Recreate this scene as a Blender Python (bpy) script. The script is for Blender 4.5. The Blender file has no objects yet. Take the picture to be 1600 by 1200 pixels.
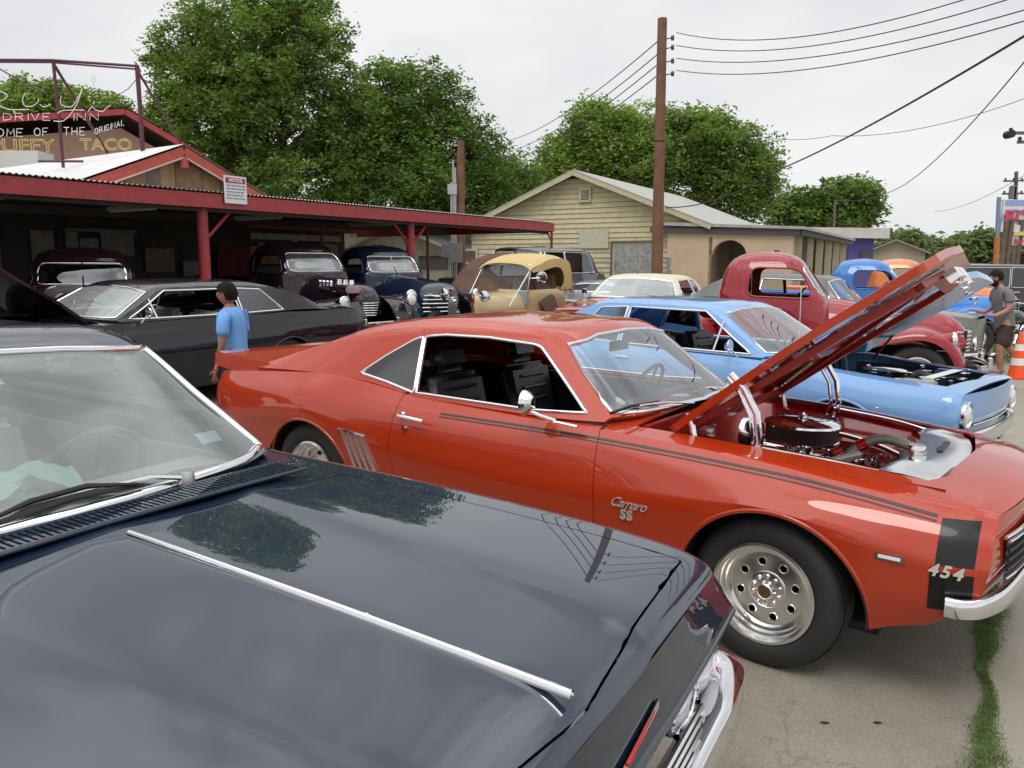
import bpy, bmesh, math, random
import numpy as np
from mathutils import Vector, Matrix
R = math.radians; PI = math.pi
rnd = random.Random(7)
scene = bpy.context.scene
COL = scene.collection

# ------------------------------------------------------------ camera, sky, sun, exposure
EYE = Vector((0, 0, 1.66)); FPX = 1221.0; PITCH = .1515
cam = bpy.data.cameras.new('camera'); camo = bpy.data.objects.new('camera', cam); COL.objects.link(camo)
cam.lens = FPX/1600*36; cam.sensor_width = 36; cam.clip_start = .05; cam.clip_end = 3000
camo.location = EYE; camo.rotation_euler = (PI/2-PITCH, 0, 0)
scene.camera = camo
scene.view_settings.view_transform = 'Standard'; scene.view_settings.look = 'None'
scene.view_settings.exposure = -.06; scene.view_settings.gamma = 1.0; scene.view_settings.use_curve_mapping = False
SUN_EL, SUN_ROT = R(58), R(200)
world = bpy.data.worlds.new('World'); scene.world = world; world.use_nodes = True
wt = world.node_tree; wn = wt.nodes; wl = wt.links
for n in list(wn): wn.remove(n)
def N(t, kind, **kw):
    n = t.nodes.new(kind)
    for k, v in kw.items():
        if k in n.inputs: n.inputs[k].default_value = v
        else: setattr(n, k, v)
    return n
sky = N(wt, 'ShaderNodeTexSky', sky_type='NISHITA'); sky.sun_disc = False; sky.sun_elevation = SUN_EL; sky.sun_rotation = SUN_ROT
tc = N(wt, 'ShaderNodeTexCoord'); mp = N(wt, 'ShaderNodeMapping'); mp.inputs['Scale'].default_value = (1, 1, 2.2)
wl.new(tc.outputs['Generated'], mp.inputs['Vector'])
nz = N(wt, 'ShaderNodeTexNoise', Scale=2.1, Detail=5.0, Roughness=.5); wl.new(mp.outputs[0], nz.inputs['Vector'])
cr = N(wt, 'ShaderNodeValToRGB'); cr.color_ramp.elements[0].position = .40; cr.color_ramp.elements[0].color = (8.2, 8.3, 8.55, 1)
cr.color_ramp.elements[1].position = .58; cr.color_ramp.elements[1].color = (9.9, 9.85, 9.85, 1)
wl.new(nz.outputs[0], cr.inputs[0])
mx = N(wt, 'ShaderNodeMix', data_type='RGBA'); mx.inputs[0].default_value = .93
# an overcast sky grows brighter towards the zenith
sp_ = N(wt, 'ShaderNodeSeparateXYZ'); wl.new(tc.outputs['Generated'], sp_.inputs[0])
mr = N(wt, 'ShaderNodeMapRange', interpolation_type='SMOOTHSTEP'); mr.inputs[1].default_value = .42; mr.inputs[2].default_value = .85; mr.inputs[3].default_value = 1; mr.inputs[4].default_value = 2.0
wl.new(sp_.outputs[2], mr.inputs[0])
sc_ = N(wt, 'ShaderNodeVectorMath', operation='SCALE'); wl.new(cr.outputs[0], sc_.inputs[0]); wl.new(mr.outputs[0], sc_.inputs['Scale'])
# cloud relief shows more strongly overhead, where one looks straight up into the bases
n3 = N(wt, 'ShaderNodeTexNoise', Scale=3.4, Detail=4.0, Roughness=.5); wl.new(tc.outputs['Generated'], n3.inputs['Vector'])
m3 = N(wt, 'ShaderNodeMapRange', interpolation_type='SMOOTHSTEP'); m3.inputs[1].default_value = .38; m3.inputs[2].default_value = .62; m3.inputs[3].default_value = .62; m3.inputs[4].default_value = 1.2; wl.new(n3.outputs[0], m3.inputs[0])
m4 = N(wt, 'ShaderNodeMapRange', interpolation_type='SMOOTHSTEP'); m4.inputs[1].default_value = .35; m4.inputs[2].default_value = .6; m4.inputs[3].default_value = 0; m4.inputs[4].default_value = 1; wl.new(sp_.outputs[2], m4.inputs[0])
m5 = N(wt, 'ShaderNodeMix', data_type='FLOAT'); m5.inputs[2].default_value = 1; wl.new(m4.outputs[0], m5.inputs[0]); wl.new(m3.outputs[0], m5.inputs[3])
s6 = N(wt, 'ShaderNodeVectorMath', operation='SCALE'); wl.new(sc_.outputs[0], s6.inputs[0]); wl.new(m5.outputs[0], s6.inputs['Scale'])
wl.new(sky.outputs[0], mx.inputs[6]); wl.new(s6.outputs[0], mx.inputs[7])
bg = N(wt, 'ShaderNodeBackground'); bg.inputs[1].default_value = .1; wl.new(mx.outputs[2], bg.inputs[0])
wo = N(wt, 'ShaderNodeOutputWorld'); wl.new(bg.outputs[0], wo.inputs[0])
sl = bpy.data.lights.new('sun', 'SUN'); sl.energy = 1.2; sl.angle = R(25); sl.color = (1, .96, .9)
slo = bpy.data.objects.new('sun', sl); COL.objects.link(slo)
slo.rotation_euler = (R(32), 0, R(-20))

# ------------------------------------------------------------ materials
MATS = {}
def mat(name, col, rough=.5, metal=0., coat=0., bump=None, var=None, spec=.5, coatr=.03, emit=None, flake=0, cior=1.55):
    """col linear; bump=(scale,strength,detail); var=(scale,amount) noise variation of the colour"""
    if name in MATS: return MATS[name]
    m = bpy.data.materials.new(name); m.use_nodes = True; t = m.node_tree; p = t.nodes['Principled BSDF']
    p.inputs['Base Color'].default_value = (*col, 1); p.inputs['Roughness'].default_value = rough
    p.inputs['Metallic'].default_value = metal; p.inputs['Specular IOR Level'].default_value = spec
    if coat: p.inputs['Coat Weight'].default_value = coat; p.inputs['Coat IOR'].default_value = cior; p.inputs['Coat Roughness'].default_value = coatr
    if var or bump: tcn = N(t, 'ShaderNodeTexCoord')
    if var:
        n = N(t, 'ShaderNodeTexNoise', Scale=var[0], Detail=6.0, Roughness=.6); t.links.new(tcn.outputs['Object'], n.inputs['Vector'])
        r = N(t, 'ShaderNodeMapRange'); r.inputs[1].default_value = .25; r.inputs[2].default_value = .75
        r.inputs[3].default_value = 1-var[1]; r.inputs[4].default_value = 1+var[1]
        t.links.new(n.outputs[0], r.inputs[0])
        s = N(t, 'ShaderNodeVectorMath', operation='SCALE'); s.inputs[0].default_value = col
        t.links.new(r.outputs[0], s.inputs['Scale']); t.links.new(s.outputs[0], p.inputs['Base Color'])
    if bump:
        n = N(t, 'ShaderNodeTexNoise', Scale=bump[0], Detail=bump[2] if len(bump) > 2 else 4.0); t.links.new(tcn.outputs['Object'], n.inputs['Vector'])
        b = N(t, 'ShaderNodeBump'); b.inputs['Strength'].default_value = bump[1]; b.inputs['Distance'].default_value = .01
        t.links.new(n.outputs[0], b.inputs['Height']); t.links.new(b.outputs[0], p.inputs['Normal'])
    if emit: p.inputs['Emission Color'].default_value = (*emit[0], 1); p.inputs['Emission Strength'].default_value = emit[1]
    MATS[name] = m; return m
def glass(name, tint, refl=.08, rough=.0, sky_haze=0.):
    if name in MATS: return MATS[name]
    m = bpy.data.materials.new(name); m.use_nodes = True; t = m.node_tree; t.nodes.clear()
    tr = N(t, 'ShaderNodeBsdfTransparent'); tr.inputs[0].default_value = (*tint, 1)
    gl = N(t, 'ShaderNodeBsdfGlossy'); gl.inputs['Roughness'].default_value = rough+.01; gl.inputs[0].default_value = (.95, .98, 1, 1)
    lw = N(t, 'ShaderNodeFresnel', IOR=1.5)
    ma = N(t, 'ShaderNodeMath', operation='ADD', use_clamp=True); ma.inputs[1].default_value = refl; t.links.new(lw.outputs[0], ma.inputs[0])
    mxx = N(t, 'ShaderNodeMixShader'); t.links.new(ma.outputs[0], mxx.inputs[0]); t.links.new(tr.outputs[0], mxx.inputs[1]); t.links.new(gl.outputs[0], mxx.inputs[2])
    out = N(t, 'ShaderNodeOutputMaterial'); last = mxx
    if sky_haze:
        df = N(t, 'ShaderNodeBsdfDiffuse'); df.inputs[0].default_value = (.60, .66, .62, 1)  # pale diffuse layer paints the sky's reflection onto the glass
        m2 = N(t, 'ShaderNodeMixShader'); m2.inputs[0].default_value = sky_haze
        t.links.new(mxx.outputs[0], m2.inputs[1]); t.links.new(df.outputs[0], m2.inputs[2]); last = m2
    t.links.new(last.outputs[0], out.inputs[0]); MATS[name] = m; return m
CHROME = mat('chrome', (.82, .83, .85), .06, 1.0)
ALU = mat('polished_aluminium', (.80, .79, .77), .20, 1.0, bump=(60, .04))
STEEL = mat('dull_steel', (.42, .42, .42), .38, .9, var=(12, .3))
RUBBER = mat('tyre_rubber', (.022, .021, .02), .62, bump=(90, .15), var=(6, .25))
BLACK = mat('black_plastic', (.012, .012, .013), .45)
BLACKV = mat('black_vinyl', (.016, .016, .018), .38, bump=(120, .1))
DARK = mat('dark_underbody', (.008, .008, .008), .85)
WHITE = mat('white_enamel', (.75, .75, .73), .4)
GLASS = glass('clear_window_glass', (.80, .88, .86), .07)
GLASS_SKY = glass('green_tint_windshield', (.62, .74, .70), .16, sky_haze=.06)
LAMP = mat('lamp_glass', (.75, .77, .78), .08, 0, 1.0)
REDL = mat('red_lens', (.35, .01, .01), .15, 0, 1.0)

# ------------------------------------------------------------ object bookkeeping
def tag(o, label=None, cat=None, group=None, kind=None):
    if label: o['label'] = label
    if cat: o['category'] = cat
    if group: o['group'] = group
    if kind: o['kind'] = kind
    return o
def thing(name, label, cat, M=None, loc=None, rz=0, group=None):
    o = bpy.data.objects.new(name, None); COL.objects.link(o); o.empty_display_size = .2
    if M is not None: o.matrix_world = M
    elif loc is not None: o.location = loc; o.rotation_euler = (0, 0, rz)
    return tag(o, label, cat, group)
def copy_tree(o, parent=None):
    c = o.copy(); COL.objects.link(c)
    if parent: c.parent = parent
    for ch in list(o.children): copy_tree(ch, c)
    return c
def sharpen(bm, ang):
    for f in bm.faces: f.smooth = True
    for e in bm.edges:
        if len(e.link_faces) == 2: e.smooth = e.calc_face_angle(0) < ang
        else: e.smooth = False
def link(name, me, m, parent=None):
    o = bpy.data.objects.new(name, me); COL.objects.link(o)
    if m is not None:
        me.materials.clear(); me.materials.append(m)
    if parent: o.parent = parent
    return o
def bm_obj(name, bm, m, parent=None, ang=35, solid=0, off=-1):
    if solid: bmesh.ops.remove_doubles(bm, verts=bm.verts, dist=.0022); bmesh.ops.dissolve_degenerate(bm, edges=bm.edges, dist=.001)
    if ang: sharpen(bm, R(ang))
    me = bpy.data.meshes.new(name); bm.to_mesh(me); bm.free()
    o = link(name, me, m, parent)
    if solid:
        s = o.modifiers.new('solid', 'SOLIDIFY'); s.thickness = solid; s.offset = off; s.use_rim = True
    return o

class MB:
    def __init__(s): s.V = []; s.F = []
    def add(s, V, F):
        k = len(s.V); s.V += [tuple(v) for v in V]; s.F += [tuple(i+k for i in f) for f in F]; return s
    def box(s, c, d, M=None):
        x, y, z = (q/2 for q in d); V = [Vector((a*x, b*y, e*z)) for a in (-1, 1) for b in (-1, 1) for e in (-1, 1)]
        if M is not None: V = [M @ v for v in V]
        c = Vector(c); V = [v+c for v in V]
        return s.add(V, [(0, 1, 3, 2), (4, 6, 7, 5), (0, 4, 5, 1), (2, 3, 7, 6), (0, 2, 6, 4), (1, 5, 7, 3)])
    def beam(s, a, b, w, h, up=(0, 0, 1)):
        a = Vector(a); b = Vector(b); d = (b-a); L = d.length; d.normalize(); u = Vector(up); sd = d.cross(u).normalized(); u = sd.cross(d)
        V = []
        for p in (a, b):
            for i, j in ((-1, -1), (1, -1), (1, 1), (-1, 1)): V.append(p+sd*(i*w/2)+u*(j*h/2))
        return s.add(V, [(0, 3, 2, 1), (4, 5, 6, 7), (0, 1, 5, 4), (1, 2, 6, 5), (2, 3, 7, 6), (3, 0, 4, 7)])
    def tube(s, P, r, n=8, closed=False, caps=True, sq=1.0):
        P = [Vector(p) for p in P]; m = len(P)
        rr = r if hasattr(r, '__len__') else [r]*m
        T = []
        for i in range(m):
            a = P[(i-1) % m] if (closed or i > 0) else P[i]; b = P[(i+1) % m] if (closed or i < m-1) else P[i]
            t = (b-a); T.append(t.normalized() if t.length > 1e-9 else Vector((1, 0, 0)))
        u = T[0].cross(Vector((0, 0, 1)))
        if u.length < .1: u = T[0].cross(Vector((0, 1, 0)))
        u.normalize(); V = []
        for i in range(m):
            u = (u - T[i]*u.dot(T[i])).normalized(); w = T[i].cross(u)
            for k in range(n):
                a = 2*PI*k/n; V.append(P[i]+(u*math.cos(a)+w*math.sin(a)*sq)*rr[i])
        F = []
        for i in range(m if closed else m-1):
            j = (i+1) % m
            for k in range(n): l = (k+1) % n; F.append((i*n+k, j*n+k, j*n+l, i*n+l))
        if caps and not closed: F.append(tuple(range(n))); F.append(tuple((m-1)*n+k for k in reversed(range(n))))
        return s.add(V, F)
    def lathe(s, prof, c=(0, 0, 0), ax='z', n=32, closed=False):
        """prof: (radius, height) list"""
        V = []; F = []; c = Vector(c)
        for r, h in prof:
            for k in range(n):
                a = 2*PI*k/n; x, y = r*math.cos(a), r*math.sin(a)
                v = {'z': (x, y, h), 'y': (x, h, y), 'x': (h, x, y)}[ax]; V.append(c+Vector(v))
        m = len(prof)
        for i in range(m if closed else m-1):
            j = (i+1) % m
            for k in range(n): l = (k+1) % n; F.append((i*n+k, i*n+l, j*n+l, j*n+k))
        return s.add(V, F)
    def grid(s, P, wrap=False):
        m, n = len(P), len(P[0]); V = [p for r in P for p in r]; F = []
        for i in range(m-1):
            for j in range(n if wrap else n-1):
                l = (j+1) % n; F.append((i*n+j, (i+1)*n+j, (i+1)*n+l, i*n+l))
        return s.add(V, F)
    def prism(s, poly, fn):
        """poly list of 2d; fn(p, k) -> 3d, k=0/1"""
        n = len(poly); V = [fn(p, 0) for p in poly]+[fn(p, 1) for p in poly]
        F = [tuple(range(n))[::-1], tuple(range(n, 2*n))]+[(i, (i+1) % n, n+(i+1) % n, n+i) for i in range(n)]
        return s.add(V, F)
    def ell(s, c, r, n=16, m=10):
        c = Vector(c); P = []
        for i in range(m+1):
            a = PI*i/m; P.append([c+Vector((r[0]*math.sin(a)*math.cos(2*PI*k/n), r[1]*math.sin(a)*math.sin(2*PI*k/n), r[2]*math.cos(a))) for k in range(n)])
        return s.grid(P, True)
    def xf(s, M, a=0):
        s.V = s.V[:a]+[tuple(M @ Vector(v)) for v in s.V[a:]]; return s
    def bm(s, weld=True):
        b = bmesh.new(); vs = [b.verts.new(v) for v in s.V]
        for f in s.F:
            try: b.faces.new([vs[i] for i in f])
            except ValueError: pass
        if weld: bmesh.ops.remove_doubles(b, verts=b.verts, dist=1e-5)
        bmesh.ops.recalc_face_normals(b, faces=b.faces)
        return b
    def build(s, name, m, parent=None, ang=35, solid=0):
        return bm_obj(name, s.bm(), m, parent, ang, solid)
def bevel_box(c, d, r=.01, seg=2, M=None):
    m = MB().box(c, d, M); b = m.bm(); bmesh.ops.bevel(b, geom=list(b.edges), offset=r, segments=seg, affect='EDGES'); return b
def text_mesh(s, size, depth=.002, shear=0, bold=0, align='LEFT', spacing=1):
    c = bpy.data.curves.new('t', 'FONT'); c.body = s; c.size = size; c.extrude = depth; c.shear = shear; c.offset = bold
    c.align_x = align; c.resolution_u = 3; c.space_character = spacing
    o = bpy.data.objects.new('t', c); COL.objects.link(o); me = bpy.data.meshes.new_from_object(o)
    bpy.data.objects.remove(o); return me
def text(name, s, size, m, M, parent=None, **kw):
    me = text_mesh(s, size, **kw); me.transform(M); me.name = name
    return link(name, me, m, parent)

# ------------------------------------------------------------ splines and lofts
def cr1(P, t):
    n = len(P)-1; i = min(int(t), n-1); f = t-i
    p1, p2 = P[i], P[i+1]; p0 = P[i-1] if i > 0 else p1*2-p2; p3 = P[i+2] if i+2 <= n else p2*2-p1
    return .5*((2*p1)+(p2-p0)*f+(2*p0-5*p1+4*p2-p3)*f*f+(3*p1-p0-3*p2+p3)*f**3)
def loft(rows, nu, nt, creases=()):
    """rows: control polylines with equal point counts. returns grid [t][u]"""
    k = len(rows[0])-1; RR = []
    for r in rows:
        r = [Vector(p) for p in r]; RR.append([cr1(r, k*j/nu) for j in range(nu+1)])
    segs = []; a = 0
    for c in list(creases)+[len(rows)-1]:
        if c > a: segs.append((a, c)); a = c
    G = []
    for a, b in segs:
        for i in range(a, b):
            for q in range(nt):
                G.append([cr1([RR[m][j] for m in range(a, b+1)], (i-a)+q/nt) for j in range(nu+1)])
    G.append(RR[-1]); return G
def fn_interp(xs, vs):
    def f(x):
        if x <= xs[0]: return vs[0]
        if x >= xs[-1]: return vs[-1]
        for i in range(len(xs)-1):
            if xs[i] <= x <= xs[i+1]:
                t = (x-xs[i])/(xs[i+1]-xs[i]); 
                d = lambda j: 0 if j <= 0 or j >= len(xs)-1 else (vs[j+1]-vs[j-1])/(xs[j+1]-xs[j-1])
                h = xs[i+1]-xs[i]
                d0 = d(i) if i > 0 else (vs[1]-vs[0])/(xs[1]-xs[0]); d1 = d(i+1) if i+1 < len(xs)-1 else (vs[-1]-vs[-2])/(xs[-1]-xs[-2])
                return (2*t**3-3*t*t+1)*vs[i]+(t**3-2*t*t+t)*h*d0+(-2*t**3+3*t*t)*vs[i+1]+(t**3-t*t)*h*d1
    return f
def inpoly(p, poly):
    x, y = p; c = False; n = len(poly)
    for i in range(n):
        x1, y1 = poly[i]; x2, y2 = poly[i-1]
        if (y1 > y) != (y2 > y) and x < (x2-x1)*(y-y1)/(y2-y1)+x1: c = not c
    return c
AX = {'xz': (0, 2), 'xy': (0, 1), 'yz': (1, 2)}
def cut(bm, poly, ax, flt):
    """slice the mesh along the polygon seen along the axis, return the faces inside it"""
    a, b = AX[ax]; n = len(poly)
    for i in range(n):
        p = poly[i]; q = poly[(i+1) % n]
        x0, x1 = sorted((p[0], q[0])); y0, y1 = sorted((p[1], q[1])); e = 1e-4
        no = Vector((0, 0, 0)); no[a] = q[1]-p[1]; no[b] = -(q[0]-p[0])
        if no.length < 1e-7: continue
        co = Vector((0, 0, 0)); co[a], co[b] = p
        fs = []
        for f in bm.faces:
            xs = [v.co[a] for v in f.verts]; ys = [v.co[b] for v in f.verts]
            if max(xs) < x0-e or min(xs) > x1+e or max(ys) < y0-e or min(ys) > y1+e: continue
            if flt(f.calc_center_median()): fs.append(f)
        if not fs: continue
        es = list({ed for f in fs for ed in f.edges}); vs = list({v for f in fs for v in f.verts})
        bmesh.ops.bisect_plane(bm, geom=fs+es+vs, plane_co=co, plane_no=no.normalized(), dist=1e-5)
    return [f for f in bm.faces if flt(f.calc_center_median()) and inpoly((f.calc_center_median()[a], f.calc_center_median()[b]), poly)]
def extract(bm, fs):
    nb = bmesh.new(); mp_ = {}
    for f in fs:
        vv = []
        for v in f.verts:
            if v not in mp_: mp_[v] = nb.verts.new(v.co)
            vv.append(mp_[v])
        nb.faces.new(vv)
    bmesh.ops.delete(bm, geom=fs, context='FACES'); return nb
def inset_gap(bm, g=.004):
    """pull the rim of a cut panel inwards so that a shut line opens round it"""
    mv = {}
    for e in bm.edges:
        if len(e.link_faces) == 1:
            f = e.link_faces[0]; m = (e.verts[0].co+e.verts[1].co)/2; d = (e.verts[1].co-e.verts[0].co)
            if d.length < 1e-7: continue
            n = f.normal.cross(d).normalized()
            if n.dot(f.calc_center_median()-m) < 0: n = -n
            for v in e.verts: mv.setdefault(v, []).append(n)
    for v, ns in mv.items():
        s = Vector((0, 0, 0))
        for n in ns: s += n
        if s.length > 1e-6: v.co += s.normalized()*g
def loops(bm):
    """boundary loops as lists of points"""
    nb = {}
    for e in bm.edges:
        if len(e.link_faces) == 1:
            for v in e.verts: nb.setdefault(v, []).append(e.other_vert(v))
    seen = set(); out = []
    for v in nb:
        if v in seen: continue
        L = [v]; seen.add(v); cur = v
        while True:
            nx = [w for w in nb[cur] if w not in seen]
            if not nx: break
            cur = nx[0]; seen.add(cur); L.append(cur)
        if len(L) > 5: out.append([w.co.copy() for w in L])
    return out
def trim_tube(pts, r, n=6, step=.03, closed=True, sq=1, lift=0):
    P = [pts[0]]
    for p in pts[1:]:
        if (p-P[-1]).length > step*.5: P.append(p)
    if closed and (P[0]-P[-1]).length < step*.4: P.pop()
    return MB().tube(P, r, n, closed=closed, sq=sq)
def orient(bm, probe):
    """make normals point outwards, tested at the face nearest to probe=(point, direction)"""
    bmesh.ops.recalc_face_normals(bm, faces=bm.faces)
    p, d = Vector(probe[0]), Vector(probe[1]); f = min(bm.faces, key=lambda q: (q.calc_center_median()-p).length_squared)
    if f.normal.dot(d) < 0: bmesh.ops.reverse_faces(bm, faces=bm.faces)
def mirrored(G, axis=1):
    """grid -> bmesh with its mirror across y=0, welded"""
    m = MB().grid(G); k = len(m.V)
    m.grid([[Vector((p[0], -p[1], p[2])) for p in r] for r in G]); b = m.bm(False)
    bmesh.ops.remove_doubles(b, verts=b.verts, dist=4e-4); return b

# ------------------------------------------------------------ ground height and frames
def gz(x, y=0):
    x = max(-25, min(25, x))
    s = min(1, max(0, (7-x)/5)); return -.02*(x-1.5)+.02*max(0, min(y, 60)-7)*s
def gz_far(x, y): return max(-1.2, min(1.5, gz(x, y)))
def frame(x, y, yaw, dz=0):
    e = .05; n = Vector((-(gz(x+e, y)-gz(x-e, y))/(2*e), -(gz(x, y+e)-gz(x, y-e))/(2*e), 1)).normalized()
    fx = Vector((math.cos(yaw), math.sin(yaw), 0)); fx = (fx-n*fx.dot(n)).normalized(); fy = n.cross(fx)
    M = Matrix.Identity(4)
    for i in range(3): M[i][0], M[i][1], M[i][2] = fx[i], fy[i], n[i]
    M.translation = Vector((x, y, gz(x, y)+dz)); return M
def pt(u, v, Y):
    """world point seen at photo pixel (u, v) at distance Y in front of the camera"""
    F = Vector((0, math.cos(PITCH), -math.sin(PITCH))); U = Vector((0, math.sin(PITCH), math.cos(PITCH)))
    d = F+Vector((1, 0, 0))*((u-800)/FPX)-U*((v-600)/FPX); return EYE+d*(Y/d.y)
# ------------------------------------------------------------ car parts shared by every car
def make_wheel(parent, x, y, r=.32, w=.21, rr=.19, style='steel', z=None, rim_m=None, side=-1, steer=0, white=False):
    """wheel thing part: tyre with rim sub-part. side=-1: outer face towards -y"""
    z = r if z is None else z
    s = side
    M = Matrix.Translation((x, y, z)) @ Matrix.Rotation(steer, 4, 'Z')
    h = w/2; t = MB()
    prof = [(rr, -h*.82), (rr+.012, -h*.92), (rr+(r-rr)*.35, -h*1.02), (r-.045, -h*1.0), (r-.016, -h*.86), (r-.004, -h*.7), (r, -h*.35), (r, h*.35), (r-.004, h*.7), (r-.03, h*.95), (rr+.02, h), (rr, h*.8)]
    t.lathe(prof, ax='y', n=56)
    for k in (-.45, -.15, .15, .45): t.lathe([(r+.0015, h*(k-.1)), (r+.004, h*(k-.08)), (r+.004, h*(k+.08)), (r+.0015, h*(k+.1))], ax='y', n=56)
    t.xf(Matrix.Rotation(PI if s > 0 else 0, 4, 'Z')); t.xf(M)
    ty = t.build('wheel', RUBBER, parent, 40)
    rm = rim_m or (ALU if style != 'steel' else STEEL)
    d = MB()
    # barrel, lip and dish
    d.lathe([(rr+.006, -h*.90), (rr+.008, -h*.97), (rr-.004, -h*1.0), (rr-.016, -h*.93), (rr-.02, -h*.75), (rr-.03, -h*.7), (rr-.034, -h*.5), (rr-.045, -h*.45), (rr-.05, -h*.25)], ax='y', n=56)
    face = -h*.25
    if style == 'holes':
        # dished disc with eight round holes: radial mesh with real openings
        n = 8; R0, R1 = .078, rr-.05; hc, hr = (.118), .0155
        V = []; F = []
        seg = 96
        import itertools
        b = bmesh.new()
        rings = [R1, R1-.01, .138, .128, .118, .108, .098, .088, R0]
        def hy(q): return face-.0 if q > .14 else face-(.140-q)*.10
        grid = [[b.verts.new((q*math.cos(2*PI*k/seg), hy(q), q*math.sin(2*PI*k/seg))) for k in range(seg)] for q in rings]
        for i in range(len(rings)-1):
            for k in range(seg):
                l = (k+1) % seg; b.faces.new((grid[i][k], grid[i][l], grid[i+1][l], grid[i+1][k]))
        for q in range(n):
            a = 2*PI*(q+.33)/n; c = (hc*math.cos(a), hc*math.sin(a))
            poly = [(c[0]+hr*math.cos(2*PI*j/14), c[1]+hr*math.sin(2*PI*j/14)) for j in range(14)]
            fs = cut(b, poly, 'xz', lambda p: True); bmesh.ops.delete(b, geom=fs, context='FACES')
            d.lathe([(hr+.0045, face-.0035), (hr+.003, face-.0075), (hr, face-.006), (hr-.001, face+.03)], (c[0], 0, c[1]), 'y', 18)
        me = bpy.data.meshes.new('x'); b.to_mesh(me); b.free()
        d.add([v.co for v in me.vertices], [tuple(f.vertices) for f in me.polygons]); bpy.data.meshes.remove(me)
        d.lathe([(R0, hy(R0)), (R0, hy(R0)-.006), (R0-.006, hy(R0)-.009), (.04, hy(R0)-.010), (.036, hy(R0)-.02), (.033, hy(R0)-.036), (.029, hy(R0)-.04), (.026, hy(R0)-.036)], ax='y', n=40)
        for q in range(10):
            a = 2*PI*(q+.5)/10; d.lathe([(.0095, hy(R0)-.008), (.0095, hy(R0)-.018), (.006, hy(R0)-.022), (.0, hy(R0)-.022)], (.058*math.cos(a), 0, .058*math.sin(a)), 'y', 8)
    elif style == 'cap':
        d.lathe([(rr-.05, face), (.12, face-.02), (.10, face-.005), (.09, face-.035), (.05, face-.05), (0, face-.055)], ax='y', n=32)
    else:
        d.lathe([(rr-.05, face), (.11, face+.01), (.085, face-.02), (.06, face-.03), (.055, face-.05), (0, face-.055)], ax='y', n=24)
    d.xf(Matrix.Rotation(PI if s > 0 else 0, 4, 'Z')); d.xf(M)
    rim = d.build('rim', rm, ty, 30)
    if style == 'holes':
        k = MB().lathe([(.026, face-.043), (.0, face-.043)], ax='y', n=20); k.box((0, face-.046, 0), (.028, .003, .007)); k.box((0, face-.0465, 0), (.009, .003, .015)); k.xf(Matrix.Rotation(PI if s > 0 else 0, 4, 'Z')); k.xf(M)
        k.build('hub_cap', mat('gold_cap', (.25, .16, .05), .35, .8), ty)
        # brake drum behind
    bd = MB().lathe([(0, face+.05), (rr-.06, face+.05), (rr-.06, face+.12)], ax='y', n=24); bd.xf(Matrix.Rotation(PI if s > 0 else 0, 4, 'Z')); bd.xf(M)
    bd.build('brake_drum', DARK, ty)
    return ty
def make_seat(parent, x, y, z, m, head=True, w=.52, rx=0, facing=1):
    s = Matrix.Translation((x, y, z)) 
    b = bevel_box((0, 0, .08), (.5, w, .16), .05, 3); bmesh.ops.transform(b, matrix=s, verts=b.verts); st = bm_obj('seat', b, m, parent, 50)
    Mb = s @ Matrix.Translation((-.24, 0, .12)) @ Matrix.Rotation(R(-16), 4, 'Y')
    for nm, c, d in (('backrest', (0, 0, .26), (.13, w*.96, .54)),) + ((('headrest', (0.0, 0, .63), (.11, w*.55, .17)),) if head else ()):
        b = bevel_box(c, d, .045, 3); bmesh.ops.transform(b, matrix=Mb, verts=b.verts); bm_obj(nm, b, m, st, 50)
    pl = MB()
    for k in range(5): pl.tube([Mb @ Vector((.068, -w*.25+0*k, .12+k*.08)), Mb @ Vector((.068, w*.25, .12+k*.08))], .012, 6)
    pl.build('pleat', m, st)
    return st
def steering(parent, x, y, z, m, r=.19, tilt=R(62)):
    M = Matrix.Translation((x, y, z)) @ Matrix.Rotation(-tilt, 4, 'Y')
    t = MB(); t.tube([(r*math.cos(a*PI/14), r*math.sin(a*PI/14), 0) for a in range(28)], .012, 8, closed=True)
    for a in (0, 2.2, -2.2): t.tube([(0, 0, -.03), (r*math.cos(a), r*math.sin(a), 0)], .008, 6)
    t.lathe([(0, -.02), (.05, -.02), (.045, -.05), (.02, -.06), (.02, -.4)], n=16)
    t.xf(M); return t.build('steering_wheel', m, parent)
def bar(path, prof, closed_ends=True):
    """sweep a 2d profile (out, up) along a horizontal path"""
    P = [Vector(p) for p in path]; G = []
    for i, p in enumerate(P):
        a = P[max(0, i-1)]; b = P[min(len(P)-1, i+1)]; t = (b-a); t.z = 0; t.normalize(); o = Vector((t.y, -t.x, 0))
        G.append([p+o*q[0]+Vector((0, 0, q[1])) for q in prof])
    m = MB().grid(G, True)
    if closed_ends:
        n = len(prof); m.F.append(tuple(range(n))); m.F.append(tuple(range(len(m.V)-n, len(m.V))))
    return m

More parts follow.
